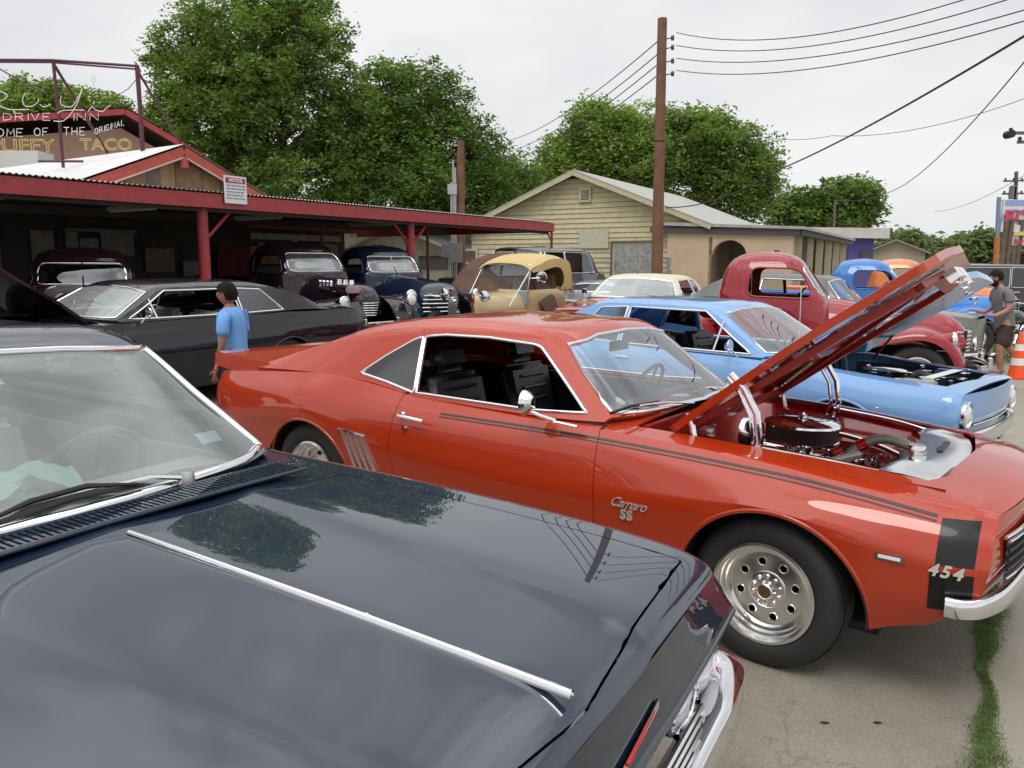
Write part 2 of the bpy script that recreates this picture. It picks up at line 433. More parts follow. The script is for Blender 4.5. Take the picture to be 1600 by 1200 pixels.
def build_coupe(name, label, cat, M, S):
    root = thing(name, label, cat, M)
    P = S['paint']; X = S['x']; rows = []
    for xs, ys, zs in S['rows']:
        rows.append([Vector((X[i]+(xs[i] if xs else 0), ys[i], zs[i])) for i in range(len(X))])
    # rows after the edge row: inner deck rows
    E = rows[-1]; zc = S['zc']; dx = S.get('dxc', [0]*len(X))
    for k, t in enumerate(S.get('deck', (.25, .6, 1.0))):
        bmp = 1-(1-t)**2
        tt = S['decky'][k] if 'decky' in S else None
        rows.append([Vector((E[i].x+dx[i]*bmp, E[i].y*(1-(t if tt is None else tt(X[i]))), E[i].z+(zc[i]-E[i].z)*bmp+(S['deckz'][k] if 'deckz' in S else 0))) for i in range(len(X))])
    ne = len(S['rows'])-1
    nu = S.get('nu', 110); nt = S.get('nt', 4)
    G = loft(rows, nu, nt, S.get('creases', (ne,)))
    bm = mirrored(G)
    # end caps
    capF = [G[i][-1] for i in range(len(G))]; capR = [G[i][0] for i in range(len(G))]
    m = MB()
    for side_pts, bulge in ((capF, S.get('bulgeF', .05)), (capR, -S.get('bulgeR', .04))):
        if bulge is None: continue
        rowsg = []
        for p in side_pts:
            w = abs(p.y) or 1e-4
            rowsg.append([Vector((p.x+bulge*(1-(1-s)**2)*(1 if w > .05 else 0), p.y*(1-s), p.z)) for s in (0, .04, .12, .3, .6, 1)])
        k = ne*nt+1
        rg = rowsg[:k]
        m.grid(rg); m.grid([[Vector((q.x, -q.y, q.z)) for q in r] for r in rg])
        S.setdefault('_cap', []).append(rg)
    b2 = m.bm(True); me = bpy.data.meshes.new('t'); b2.to_mesh(me); b2.free(); bm.from_mesh(me); bpy.data.meshes.remove(me)
    bmesh.ops.remove_doubles(bm, verts=bm.verts, dist=4e-4)
    orient(bm, ((-1.6, -1.0, .6), (0, -1, 0)))
    from mathutils.bvhtree import BVHTree
    bvh = BVHTree.FromBMesh(bm)
    def side_y(x, z, s=-1):
        h = bvh.ray_cast(Vector((x, s*1.5, z)), Vector((0, -s, 0)))[0]
        return h.y if h else s*.9
    # wheel arches
    for (ax_, ar, az) in S['arch']:
        n = 26; poly = [(ax_+ar*math.cos(PI*k/n)*S.get('archx', 1), az+ar*math.sin(PI*k/n)) for k in range(n+1)]+[(ax_-ar*S.get('archx', 1), -.1), (ax_+ar*S.get('archx', 1), -.1)]
        fs = cut(bm, poly, 'xz', lambda p: abs(p.y) > .45 and p.z < .9)
        bmesh.ops.delete(bm, geom=fs, context='FACES')
        for s in (-1, 1):     # rolled lip and inner arch liner
            g1 = []; 
            for k in range(n+1):
                a = PI*k/n; x, z = ax_+ar*math.cos(a)*S.get('archx', 1), az+ar*math.sin(a); y = S['lipy'](x, z)
                g1.append([Vector((x, s*y, z)), Vector((x*1.0, s*(y-.02), z+.004)), Vector((x, s*(y-.25), z+.01)), Vector((x, s*(y-.42), z))])
            MB().grid(g1).build('arch_liner', DARK, root)
            lp = []
            for k in range(41):
                a = PI*k/40; x, z = ax_+ar*math.cos(a)*S.get('archx', 1), az+ar*math.sin(a); lp.append(Vector((x, side_y(x, z+.004, s)-s*.004, z+.002)))
            MB().tube(lp, .011, 8).build('arch_lip', P, root, 80)
    for f in S.get('cabin', []):
        fs = cut(bm, f, 'xy', lambda p: p.z > S.get('cabz', .7)); bmesh.ops.delete(bm, geom=fs, context='FACES')
    parts = {}
    for nm, poly, axx, flt in S.get('panels', []):
        fs = cut(bm, poly, axx, flt); 
        if not fs: continue
        nb = extract(bm, fs); nb.normal_update(); n0 = Vector((0, 0, 0))
        for f in nb.faces: n0 += f.normal*f.calc_area()
        bmesh.ops.remove_doubles(nb, verts=nb.verts, dist=.006 if nm == 'hood' else .0022); bmesh.ops.dissolve_degenerate(nb, edges=nb.edges, dist=.003)
        bmesh.ops.recalc_face_normals(nb, faces=nb.faces); n1 = Vector((0, 0, 0))
        for f in nb.faces: n1 += f.normal*f.calc_area()
        if n0.dot(n1) < 0: bmesh.ops.reverse_faces(nb, faces=nb.faces)
        nb.normal_update()
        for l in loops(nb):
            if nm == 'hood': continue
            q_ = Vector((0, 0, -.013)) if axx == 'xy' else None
            trim_tube([p+(q_ or Vector((0, -math.copysign(.013, p.y), 0))) for p in l], .009).build(nm+'_gap_shade', DARK, root, 0)  # dark tube behind the gap, puts the shut line's shade into colour
        inset_gap(nb, S.get('gap', .004))
        if nm == 'hood' and 'hood_open' in S:
            hx, hz, ang = S['hood_open']
            T = Matrix.Translation((hx+S.get('hs', (0, 0))[0], 0, hz+S.get('hs', (0, 0))[1])) @ Matrix.Rotation(-ang, 4, 'Y') @ Matrix.Translation((-hx, 0, -hz))
            bmesh.ops.transform(nb, matrix=T, verts=nb.verts)
        o = bm_obj(nm, nb, P if nm != 'hood' else S.get('hoodpaint', P), root, 35, solid=S.get('hoodsolid', .03) if nm == 'hood' else .014)
        parts[nm+('' if nm not in parts else '2')] = o
    bm_obj('body', bm, P, root, 38, solid=.012)
    # greenhouse
    gh = S['gh']; n2 = S.get('gnu', 70)
    GG = loft([[Vector(p) for p in r] for r in gh], n2, 6, S.get('gcr', (1,)))
    gb = mirrored(GG); xm = S['xmid']
    orient(gb, ((xm, 0, 1.4), (0, 0, 1)))
    gl = S.get('glass', GLASS); tr = S.get('trim', CHROME); tw = S.get('trimr', .011)
    for nm, poly, mt in (('windshield', S['ws'], S.get('wsglass', gl)), ('rear_window', S['rw'], gl)):
        if not poly: continue
        full = [(-y, z) for y, z in poly]+[(y, z) for y, z in reversed(poly)]
        full = [q for i, q in enumerate(full) if i == 0 or (abs(q[0]-full[i-1][0])+abs(q[1]-full[i-1][1])) > 1e-4]
        fl = (lambda p: p.x > xm) if nm == 'windshield' else (lambda p: p.x < xm)
        nb = extract(gb, cut(gb, full, 'yz', fl))
        L = loops(nb)
        g = bm_obj(nm, nb, mt, root, 60)
        for l in L: trim_tube(l, tw*1.25, sq=.6).build('trim', tr, g, 85)
        parts[nm] = g
    for s in (-1, 1):
        for nm, poly, glz in S['sw']:
            fs = cut(gb, poly, 'xz', lambda p: p.y*s > .25)
            nb = extract(gb, fs); L = loops(nb)
            if glz:
                g = bm_obj(nm, nb, S.get('sideglass', gl), root, 60)
            else:
                nb.free(); g = root
            for l in L: trim_tube(l, tw).build('trim' if glz else 'window_frame', tr, g, 85)
    bm_obj('roof', gb, S.get('roofpaint', P), root, 38, solid=.02)
    # interior tub
    it = S.get('tub')
    if it:
        x0, x1, w, z0, z1 = it; t = MB()
        t.box(((x0+x1)/2, 0, z0), (x1-x0, 2*w, .03)); t.box((x0, 0, (z0+z1)/2), (.03, 2*w, z1-z0)); t.box((x1, 0, (z0+z1)/2-.02), (.03, 2*w, z1-z0))
        for s in (-1, 1): t.box(((x0+x1)/2, s*w, (z0+z1)/2), (x1-x0, .03, z1-z0))
        t.build('interior', S.get('intm', BLACKV), root)
        b = bevel_box((x1-.12, 0, z1-.06), (.34, 2*w-.1, .16), .05, 3); bm_obj('dashboard', b, S.get('intm', BLACKV), root)
        sx = (x1-.95)
        for s in (-1, 1): make_seat(root, sx, s*.37, z0+.08, S.get('seatm', BLACKV), S.get('head', True))
        b = bevel_box((x0+.38, 0, z0+.2), (.5, 2*w-.2, .2), .06, 3); bm_obj('rear_seat', b, S.get('seatm', BLACKV), root)
        b = bevel_box((x0+.16, 0, z0+.42), (.16, 2*w-.2, .42), .05, 3); bm_obj('rear_backrest', b, S.get('seatm', BLACKV), root)
        steering(root, x1-.42, .37, z1-.02, S.get('wheelm', BLACK))
    # floor pan keeps daylight out
    MB().box((sum(S['pan'][:2])/2, 0, S['pan'][2]), (S['pan'][1]-S['pan'][0], 1.5, .04)).build('floor_pan', DARK, root)
    for w in S['wheels']:
        for s in (-1, 1): make_wheel(root, w['x'], s*w['y'], w['r'], w['w'], w['rr'], w.get('style', 'steel'), side=s, steer=w.get('steer', 0), rim_m=w.get('m'))
    parts['side_y'] = side_y
    return root, parts

# ------------------------------------------------------------ the orange red coupe
def camaro():
    P = mat('orange_red_paint', (.41, .030, .0035), .45, 0, 1.0, coatr=.015, spec=.15, cior=1.6, flake=1)
    X = [-3.80, -3.70, -3.45, -3.05, -2.74, -2.40, -1.90, -1.30, -.75, -.35, 0, .35, .58, .72, .80]
    r0 = ([.10, .04, 0, 0, 0, 0, 0, 0, 0, 0, 0, -.02, -.06, -.10, -.14], [-.74, -.78, -.83, -.87, -.88, -.88, -.88, -.88, -.88, -.88, -.88, -.87, -.85, -.83, -.80], [.40, .38, .33, .26, .23, .21, .20, .20, .21, .22, .23, .25, .32, .345, .36])
    r1 = ([.04, .02, 0, 0, 0, 0, 0, 0, 0, 0, 0, 0, -.01, -.02, -.03], [-.80, -.83, -.87, -.905, -.92, -.92, -.92, -.92, -.92, -.92, -.92, -.91, -.89, -.87, -.83], [.50, .49, .46, .44, .44, .43, .40, .40, .42, .44,   .45, .45, .46, .47, .48])
    r2 = ([0, 0, 0, 0, 0, 0, 0, 0, 0, 0, 0, 0, 0, 0, 0], [-.82, -.86, -.91, -.945, -.955, -.95, -.94, -.94, -.94, -.945, -.945, -.93, -.905, -.88, -.84], [.60, .61, .64, .72, .75, .69, .62, .60, .61, .66, .70, .66, .62, .60, .60])
    r3 = ([0, 0, 0, 0, 0, 0, 0, 0, 0, 0, 0, 0, 0, 0, .0], [-.82, -.85, -.885, -.91, -.915, -.915, -.905, -.90, -.895, -.89, -.885, -.875, -.85, -.825, -.79], [.75, .76, .79, .83, .845, .82, .79, .78, .785, .785, .78, .75, .725, .71, .695])
    r4 = ([0.0]*15, [-.76, -.79, -.81, -.82, -.82, -.825, -.83, -.83, -.83, -.82, -.81, -.79, -.765, -.74, -.71], [.865, .875, .90, .935, .955, .945, .90, .885, .885, .87, .852, .822, .80, .785, .77])
    zc = [.90, .905, .93, .95, .96, .95, .93, .92, .93, .93, .915, .89, .865, .84, .80]
    dxc = [0]*11+[.0, .03, .07, .10]
    crease_idx = (2, 4)
    hood = [(-.66, .70), (-.66, -.70), (0.0, -.665), (.55, -.59), (.60, -.50), (.65, 0), (.60, .50), (.55, .59), (0.0, .665)]
    S = dict(hoodsolid=.034, paint=P, x=X, rows=[r0, r1, r2, r3, r4], zc=zc, dxc=dxc, creases=crease_idx, bulgeF=.09, bulgeR=.05,
             arch=[(0.05, .385, .30), (-2.743, .385, .30)], lipy=lambda x, z: .925, archx=1.0,
             cabin=[[(-2.75, -.68), (-2.75, .68), (-.86, .72), (-.86, -.72)]], nu=120,
             panels=[('door', [(-2.02, .99), (-.80, .99), (-.765, .84), (-.74, .60), (-.735, .26), (-1.95, .25), (-2.04, .60)], 'xz', lambda p: p.y < -.79),
                     ('door', [(-2.02, .99), (-.80, .99), (-.765, .84), (-.74, .60), (-.735, .26), (-1.95, .25), (-2.04, .60)], 'xz', lambda p: p.y > .79),
                     ('hood', hood, 'xy', lambda p: p.z > .72)],
             hood_open=(-.60, .925, R(41.5)), gap=.004,
             gh=[[(-3.42, -.77, .925), (-3.05, -.795, .945), (-2.72, -.80, .955), (-2.35, -.80, .945), (-1.95, -.80, .905), (-1.5, -.80, .895), (-1.25, -.80, .895), (-.98, -.79, .90), (-.80, -.755, .905)],
                 [(-3.40, -.72, .95), (-2.98, -.675, 1.08), (-2.62, -.635, 1.185), (-2.22, -.605, 1.25), (-1.85, -.59, 1.275), (-1.5, -.585, 1.275), (-1.25, -.58, 1.25), (-1.0, -.655, 1.08), (-.78, -.735, .925)],
                 [(-3.40, -.50, .955), (-2.95, -.50, 1.10), (-2.6, -.50, 1.23), (-2.22, -.48, 1.30), (-1.85, -.46, 1.325), (-1.5, -.46, 1.32), (-1.20, -.46, 1.295), (-.92, -.50, 1.11), (-.68, -.54, .935)],
                 [(-3.40, 0, .96), (-2.92, 0, 1.12), (-2.55, 0, 1.25), (-2.2, 0, 1.32), (-1.85, 0, 1.35), (-1.5, 0, 1.345), (-1.17, 0, 1.315), (-.88, 0, 1.12), (-.62, 0, .945)]],
             gcr=(1,), xmid=-2.0, hs=(.13, .05),
             ws=[(.70, .945), (.555, 1.235), (.30, 1.272), (0.01, 1.283)][::1] + [(0.01, .95), (.35, .945)],
             rw=None,
             sw=[('quarter_window', [(-2.42, .985), (-2.28, 1.09), (-2.12, 1.19), (-2.06, 1.212), (-1.98, .915), (-2.2, .955)], True),
                 ('door_window', [(-2.045, 1.215), (-1.9, 1.232), (-1.6, 1.238), (-1.30, 1.222), (-1.262, 1.21), (-.90, .935), (-1.2, .918), (-1.965, .918)], False)],
             tub=(-2.75, -.74, .66, .26, .90), pan=(-3.6, .45, .24),
             wsglass=glass('camaro_windshield', (.82, .9, .88), .16), trimr=.010,
             wheels=[dict(x=0.03, y=.775, r=.318, w=.20, rr=.205, style='holes', steer=R(-3)), dict(x=-2.743, y=.76, r=.335, w=.27, rr=.20, style='holes')])
    S['ws'] = [(.0, .95), (.35, .945), (.70, .945), (.552, 1.232), (.30, 1.268), (0, 1.28)]
    S['ws'] = [(.70, .945), (.552, 1.232), (.30, 1.268), (0.001, 1.28)]
    root, parts = build_coupe('classic_coupe', 'orange red muscle coupe with raised hood and silver 454 on its front fender', 'car', frame(1.507, 3.754, -.628), S)
    # hood underside structure, follows the raised panel
    hx, hz, ang = S['hood_open']; T = Matrix.Translation((hx+.13, 0, hz+.05)) @ Matrix.Rotation(-ang, 4, 'Y') @ Matrix.Translation((-hx, 0, -hz))
    u = MB()
    ins = [(-.58, -.60), (.46, -.50), (.50, 0), (.46, .50), (-.58, .60)]
    for a, b in zip(ins, ins[1:]+ins[:1]): u.beam((a[0], a[1], .845-.075*(a[0] > 0)+.03*(a[1] == 0)), (b[0], b[1], .845-.075*(b[0] > 0)+.03*(b[1] == 0)), .07, .03)
    u.beam((-.55, -.56, .845), (.46, 0, .80), .06, .025); u.beam((-.55, .56, .845), (.46, 0, .80), .06, .025); u.beam((-.1, -.56, .835), (-.1, .56, .835), .07, .025)
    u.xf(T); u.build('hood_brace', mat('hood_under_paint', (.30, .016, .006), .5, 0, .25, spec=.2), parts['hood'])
    lt = MB(); lt.box((.56, 0, .765), (.05, .30, .05)); lt.tube([(.56+.014*math.cos(a*.9), -.1+.014*math.sin(a*.9), .77-a*.004) for a in range(40)], .004, 5); lt.box((.58, 0, .74), (.02, .05, .08)); lt.xf(T); lt.build('hood_latch', CHROME, parts['hood'])
    for s in (-1, 1):
        # curved chrome hinges
        h = MB(); 
        h.tube([(-.38, s*.66, .83), (-.40, s*.665, .93), (-.43, s*.665, .98)], .014, 8)
        h.tube([(-.12, s*.66, .80), (-.09, s*.665, .90), (-.11, s*.665, 1.02), (-.17, s*.66, 1.12), (-.24, s*.655, 1.18)], .015, 8)
        h.tube([(-.15, s*.64, .80), (-.125, s*.645, .90), (-.145, s*.645, 1.01), (-.20, s*.64, 1.10), (-.26, s*.635, 1.16)], .010, 8)
        h.beam((-.40, s*.68, .80), (-.08, s*.68, .80), .03, .03); h.box((-.13, s*.66, .79), (.09, .05, .05))
        h.build('hood_hinge', CHROME, root)
        # spring strut
    # engine bay
    RB = mat('bay_red_paint', (.34, .012, .008), .25, .1, 1.0)
    b = MB()
    for s in (-1, 1):
        g = []
        for x in np.linspace(-.62, .62, 14):
            hump = .0+.10*math.exp(-((x-0.02)/.34)**2)
            top = .87-.02*max(0, x)*3
            yo = .70-.06*max(0, x)/.6
            g.append([(x, s*(yo+.015), top-.012), (x, s*(yo-.03), top-.05), (x, s*(yo-.10), .72+hump*.5), (x, s*(yo-.20), .62+hump), (x, s*(yo-.27), .40), (x, s*(yo-.28), .25)])
        b.grid(g)
    b.build('inner_fender', RB, root)
    fw = MB(); fw.box((-.62, 0, .62), (.03, 1.36, .56)); fw.build('firewall', RB, root)
    MB().box((-.1, 0, .30), (1.1, 1.0, .03)).build('splash_pan', DARK, root)
    eng = MB(); eng.box((-.12, 0, .50), (.62, .42, .30)); eng.box((-.12, 0, .64), (.55, .20, .10))
    eng.tube([(-.4, -.22, .55), (.18, -.22, .55)], .05, 10); eng.tube([(-.4, .22, .55), (.18, .22, .55)], .05, 10)
    eng.lathe([(.0, 0), (.07, 0), (.07, .05), (.05, .06), (0, .06)], (.27, 0, .52), 'x', 20); eng.lathe([(0, 0), (.09, 0), (.09, .03), (0, .03)], (.25, -.02, .40), 'x', 20)
    eng.build('engine_block', mat('engine_cast', (.12, .12, .12), .5, .5, var=(20, .5)), root)
    vc = MB()
    for s in (-1, 1):
        bb = bevel_box((-.12, s*.21, .66), (.52, .13, .09), .03, 3, Matrix.Rotation(s*R(-30), 3, 'X')); bm_obj('valve_cover', bb, CHROME, root, 50)
    ac = (-.10, .0, .835)
    k = MB().lathe([(.0, .086), (.015, .086), (.02, .075), (.10, .066), (.155, .060), (.178, .052), (.182, .042), (.176, .036)], ac, n=56); k.build('air_cleaner_lid', CHROME, root, 30)
    fl = []; 
    for i in range(180):
        r_ = .172 if i % 2 else .162; fl.append(r_)
    pm = MB(); n = 180
    V = [(ac[0]+fl[i]*math.cos(2*PI*i/n), ac[1]+fl[i]*math.sin(2*PI*i/n), ac[2]+h) for h in (-.03, .037) for i in range(n)]
    pm.add(V, [(i, (i+1) % n, n+(i+1) % n, n+i) for i in range(n)]); pm.build('air_filter', mat('filter_pleats', (.06, .022, .025), .6), root, 10)
    MB().lathe([(.17, -.028), (.18, -.032), (.18, -.04), (.12, -.05), (.06, -.06), (.06, -.12)], ac, n=48).build('air_cleaner_base', CHROME, root, 30)
    MB().lathe([(.0, .10), (.010, .10), (.012, .09), (.022, .088), (.022, .084)], ac, n=12).build('wing_nut', CHROME, root)
    HG = mat('grey_hose', (.26, .25, .22), .42, .3, bump=(40, .1))
    h = MB(); 
    h.tube([cr1([Vector(q) for q in [(.10, .03, .72), (.17, .06, .80), (.27, .06, .845), (.38, .04, .83), (.47, 0.02, .80)]], 4*i/24) for i in range(25)], .024, 12)
    h.tube([cr1([Vector(q) for q in [(-.10, -.30, .70), (.02, -.30, .735), (.12, -.22, .77), (.20, -.12, .79)]], 3*i/20) for i in range(21)], .018, 10)
    h.tube([cr1([Vector(q) for q in [(-.02, -.26, .62), (.06, -.34, .66), (.14, -.33, .60), (.16, -.30, .45)]], 3*i/20) for i in range(21)], .028, 10)
    h.build('hose', HG, root)
    hc = MB(); hc.tube([(.155, .058, .79), (.195, .06, .815)], .028, 12); hc.tube([(.455, .024, .803), (.48, .018, .796)], .027, 12); hc.tube([(.02, .12, .72), (.05, .16, .74)], .018, 8)
    hc.build('hose_clamp', mat('anodised_red', (.5, .01, .02), .3, .5), root)
    # alternator, coil, brackets, wires
    a = MB(); a.lathe([(0, -.07), (.055, -.07), (.065, -.05), (.065, .04), (.05, .06), (.03, .07), (0, .07)], (.20, -.25, .60), 'x', 20); a.lathe([(0, 0), (.04, 0), (.04, .02), (0, .02)], (.30, -.25, .60), 'x', 16)
    a.tube([(.22, -.18, .68), (.22, -.32, .69)], .01, 6); a.tube([(.24, -.36, .52), (.24, -.2, .72)], .009, 6); a.build('alternator', CHROME, root)
    MB().lathe([(.0, .06), (.025, .06), (.025, -.06), (0, -.06)], (-.22, -.32, .70), 'z', 12).build('ignition_coil', CHROME, root)
    MB().lathe([(.0, .08), (.07, .07), (.085, .0), (.085, -.03)], (-.48, .34, .72), 'x', 20).build('brake_booster', CHROME, root)
    MB().lathe([(.0, .05), (.05, .05), (.06, .04), (.06, -.09), (0, -.09)], (.34, .42, .70), 'z', 16).build('coolant_tank', mat('tank_white', (.5, .5, .46), .4), root)
    f = MB()
    for k in range(6):
        e = 2*PI*k/6; f.beam((.38, .04*math.cos(e), .56+.04*math.sin(e)), (.40, .19*math.cos(e+.15), .56+.19*math.sin(e+.15)), .006, .06, up=(1, 0, 0))
    f.build('cooling_fan', CHROME, root)
    MB().tube([cr1([Vector(v) for v in [(-.30, -.45, .66), (-.1, -.50, .74), (.15, -.46, .72), (.30, -.44, .66)]], 3*i/15) for i in range(16)], .013, 8).build('chrome_pipe', CHROME, root)
    MB().tube([cr1([Vector(v) for v in [(-.35, .45, .68), (-.1, .50, .75), (.15, .46, .73), (.30, .40, .70)]], 3*i/15) for i in range(16)], .013, 8).build('chrome_pipe', CHROME, root)
    bx = MB(); bx.tube([(.31+.09*math.cos(t*PI/16)*.2, -.02+.10*math.cos(t*PI/16), .48+.13*math.sin(t*PI/16)) for t in range(32)], .008, 5, closed=True); bx.build('drive_belt', BLACK, root)
    clut = MB(); q = random.Random(5)
    for i in range(26):
        x, y = q.uniform(-.5, .3), q.uniform(-.45, .45); z = q.uniform(.55, .72)
        clut.tube([cr1([Vector((x, y, z)), Vector((x+q.uniform(-.1, .1), y+q.uniform(-.1, .1), z+q.uniform(0, .07))), Vector((x+q.uniform(-.2, .2), y+q.uniform(-.12, .12), z-q.uniform(0, .1)))], t/4) for t in range(9)], q.choice([.006, .009, .013]), 6)
    clut.build('engine_wiring', BLACK, root)
    cl2 = MB()
    for i in range(18):
        x, y = q.uniform(-.35, .32), q.uniform(-.34, .34); z = q.uniform(.62, .74)
        cl2.box((x, y, z), (q.uniform(.02, .07), q.uniform(.02, .06), q.uniform(.01, .05)), Matrix.Rotation(q.uniform(0, 3), 3, 'Z'))
        cl2.lathe([(0, .02), (.012, .02), (.014, 0), (.014, -.03)], (x+.05, y, z), 'z', 8)
    cl2.build('carburettor_fittings', CHROME, root)['kind'] = 'stuff'
    # radiator, shroud and chrome top panel
    MB().box((.52, 0, .55), (.06, .76, .44)).build('radiator', BLACK, root)
    sh = MB(); sh.lathe([(.20, 0), (.22, .0), (.24, .12), (.30, .14)], (.36, 0, .55), 'x', 36); sh.build('fan_shroud', mat('shroud_grey', (.09, .09, .09), .4), root)
    SP = mat('stainless_panel', (.78, .78, .78), .12, 1.0)
    g = []
    for x, z in ((.40, .80), (.415, .83), (.46, .845), (.54, .845), (.63, .835), (.645, .82)): g.append([(x-(abs(y)/.58)**2*.10+.0, y*1.0, z-.0-.01*(abs(y) > .4)) for y in np.linspace(-.56, .56, 13)])
    MB().grid(g).build('radiator_cover', SP, root, 30, solid=.004)
    MB().box((.52, .05, .848), (.025, .24, .008)).build('cover_slot', BLACK, root)
    for s in (-1, 1):
        MB().tube([cr1([Vector(v) for v in [(-.1, s*.62, .865), (.2, s*.585, .845), (.40, s*.52, .82), (.50, s*.40, .815), (.52, s*.2, .82)]], 4*i/20) for i in range(21)], .013, 8).build('chrome_brace', CHROME, root)
    MB().lathe([(0, .03), (.035, .03), (.04, .02), (.04, 0), (.03, 0), (.03, -.03)], (.44, -.16, .85), 'z', 20).build('radiator_cap', ALU, root)
    bt = bevel_box((.30, -.50, .66), (.14, .12, .15), .01); bm_obj('battery', bt, mat('relay_grey', (.2, .2, .2), .4), root)
    # header panel in front of the hood, the nose and grille
    # grille opening: blackened recess with louvres
    nx_ = lambda y: .80+.09*(1-(abs(y)/.79)**2.6)+.010
    MB().grid([[Vector((nx_(y), y, z)) for z in (.515, .69)] for y in np.linspace(-.70, .70, 21)]).build('grille_back', BLACK, root, 60)
    for i in range(5):
        z = .54+i*.035
        MB().tube([(nx_(y)+.008, y, z) for y in np.linspace(-.70, .70, 21)], .006, 6).build('grille_bar', BLACK if i not in (0, 4) else CHROME, root)
    g2 = MB(); g2.tube([(nx_(y)+.004, y, .70) for y in np.linspace(-.73, .73, 21)], .007, 6); g2.build('grille_trim', CHROME, root)
    # bumper
    pr = [(.0, -.039), (.02, -.034), (.030, -.012), (.030, .012), (.02, .034), (0, .039), (-.012, .03), (-.012, -.03)]
    path = [cr1([Vector(v) for v in [(.68, -.905, .46), (.735, -.895, .46), (.80, -.82, .46), (.86, -.6, .46), (.92, 0, .46), (.86, .6, .46), (.80, .82, .46), (.735, .895, .46), (.68, .905, .46)]], 8*i/48) for i in range(49)]
    pr = [(-a, b) for a, b in pr]
    bar(path, pr).build('front_bumper', CHROME, root, 60)
    path = [cr1([Vector(v) for v in [(-3.6, .90, .47), (-3.78, .84, .47), (-3.87, .5, .47), (-3.9, 0, .47), (-3.87, -.5, .47), (-3.78, -.84, .47), (-3.6, -.90, .47)]], 6*i/36) for i in range(37)]
    bar(path, pr).build('rear_bumper', CHROME, root, 60)
    for s in (-1, 1): MB().box((-3.86, s*.55, .66), (.02, .38, .12)).build('taillight', REDL, root)
    # spoiler / raised deck lid
    top = [[(-3.20, y*.74, .950), (-3.45, y*.765, .965), (-3.68, y*.785, .985), (-3.82, y*.79, 1.00), (-3.85, y*.79, .99), (-3.855, y*.79, .94), (-3.83, y*.785, .89)] for y in np.linspace(-1, 1, 17)]
    for s in (0, -1):
        e = [(p[0], p[1]*1.004, max(.86, p[2]-.10)) for p in top[s]]; top = ([e]+top) if s == 0 else (top+[e])
    m = MB().grid(top); b_ = m.bm(); orient(b_, ((-3.6, 0, 1.2), (0, 0, 1)))
    bm_obj('spoiler', b_, P, root, 30, solid=.03)
    g = [[(-3.22, s*.74, .95), (-3.45, s*.775, .97), (-3.7, s*.79, .99), (-3.87, s*.795, 1.0)] for s in (-1,)]
    # door handle, lock, mirror, gills, badges, stripe
    for s in (-1, 1):
        h = MB(); h.tube([(-1.97, s*.925, .815), (-1.95, s*.95, .815), (-1.80, s*.952, .808), (-1.78, s*.945, .806)], .010, 8); h.lathe([(.012, -.0), (.016, .02), (0, .022)], (-1.955, s*.925, .815), 'y', 12); h.build('door_handle', CHROME, root)
        MB().lathe([(.012, -.012), (.013, .012), (0, .014)], (-1.925, s*.926, .745), 'y', 14).build('door_lock', CHROME, root)
        for i in range(4):
            x = -2.40+i*.052; MB().beam((x, s*.948, .672-i*.004), (x+.10, s*.936, .47), .012, .022, up=(1, 0, 0)).build('quarter_gill', CHROME, root)
        MB().beam((-2.43, s*.950, .678), (-2.21, s*.944, .664), .012, .012).build('gill_trim', CHROME, root)
    # near mirror: flat round head on a slim arm
    mm = MB(); mm.lathe([(0, -.045), (.03, -.042), (.052, -.02), (.062, .0), (.062, .008), (.055, .010), (0, .008)], (0, 0, 0), 'x', 24)
    mm.xf(Matrix.Translation((-1.12, -.95, .985)) @ Matrix.Rotation(R(10), 4, 'Z') @ Matrix.Rotation(PI, 4, 'Z'))
    mm.tube([(-1.10, -.95, .95), (-1.04, -.94, .93), (-.98, -.90, .91)], .009, 8); mm.tube([(-1.02, -.90, .905), (-.95, -.90, .905), (-.86, -.895, .898)], .013, 8, sq=.6)
    mm.build('wing_mirror', CHROME, root)
    side_y = parts['side_y']
    ST = mat('dark_pinstripe', (.02, .015, .012), .4, .3, .6)
    sy = fn_interp([-1.73, -.8, 0, .35, .65], [.912, .900, .893, .885, .855]); szf = fn_interp([-1.73, -.8, 0, .35, .65], [.845, .850, .825, .795, .755])
    SURF = fn_interp
    def on_side(x, z):
        """outer body y at (x, z) from the row nets"""
        f = [(fn_interp([X[i]+r[0][i] for i in range(len(X))], r[1])(x), fn_interp([X[i]+r[0][i] for i in range(len(X))], r[2])(x)) for r in (r0, r1, r2, r3, r4)]
        for (ya, za), (yb, zb) in zip(f, f[1:]):
            if za <= z <= zb: return ya+(yb-ya)*(z-za)/(zb-za)
        return f[-1][0]
    for s in (-1, 1):
        for dz, wd in ((0, .0045), (-.015, .0025)):
            g = []
            for x in np.linspace(-1.72, .62, 60):
                z = szf(x)+dz; g.append([(x, side_y(x, z+wd, s)+s*.003, z+wd), (x, side_y(x, z-wd, s)+s*.003, z-wd)])
            MB().grid(g).build('pinstripe', ST, root)
        def patch(x0, x1, z0, z1, off=.0025, nx=6, nz=8, sl=0):
            return [[(x+sl*(z-z0), side_y(x, z, s)+s*off, z) for z in np.linspace(z0, z1, nz)] for x in np.linspace(x0, x1, nx)]
        BS = mat('black_stripe_paint', (.005, .005, .005), .35, 0, .25, spec=.3)
        MB().grid(patch(.635, .755, .605, .755)).build('fender_stripe', BS, root); MB().grid(patch(.622, .757, .43, .578)).build('fender_stripe', BS, root)
    TM = Matrix.Rotation(PI/2, 4, 'X')
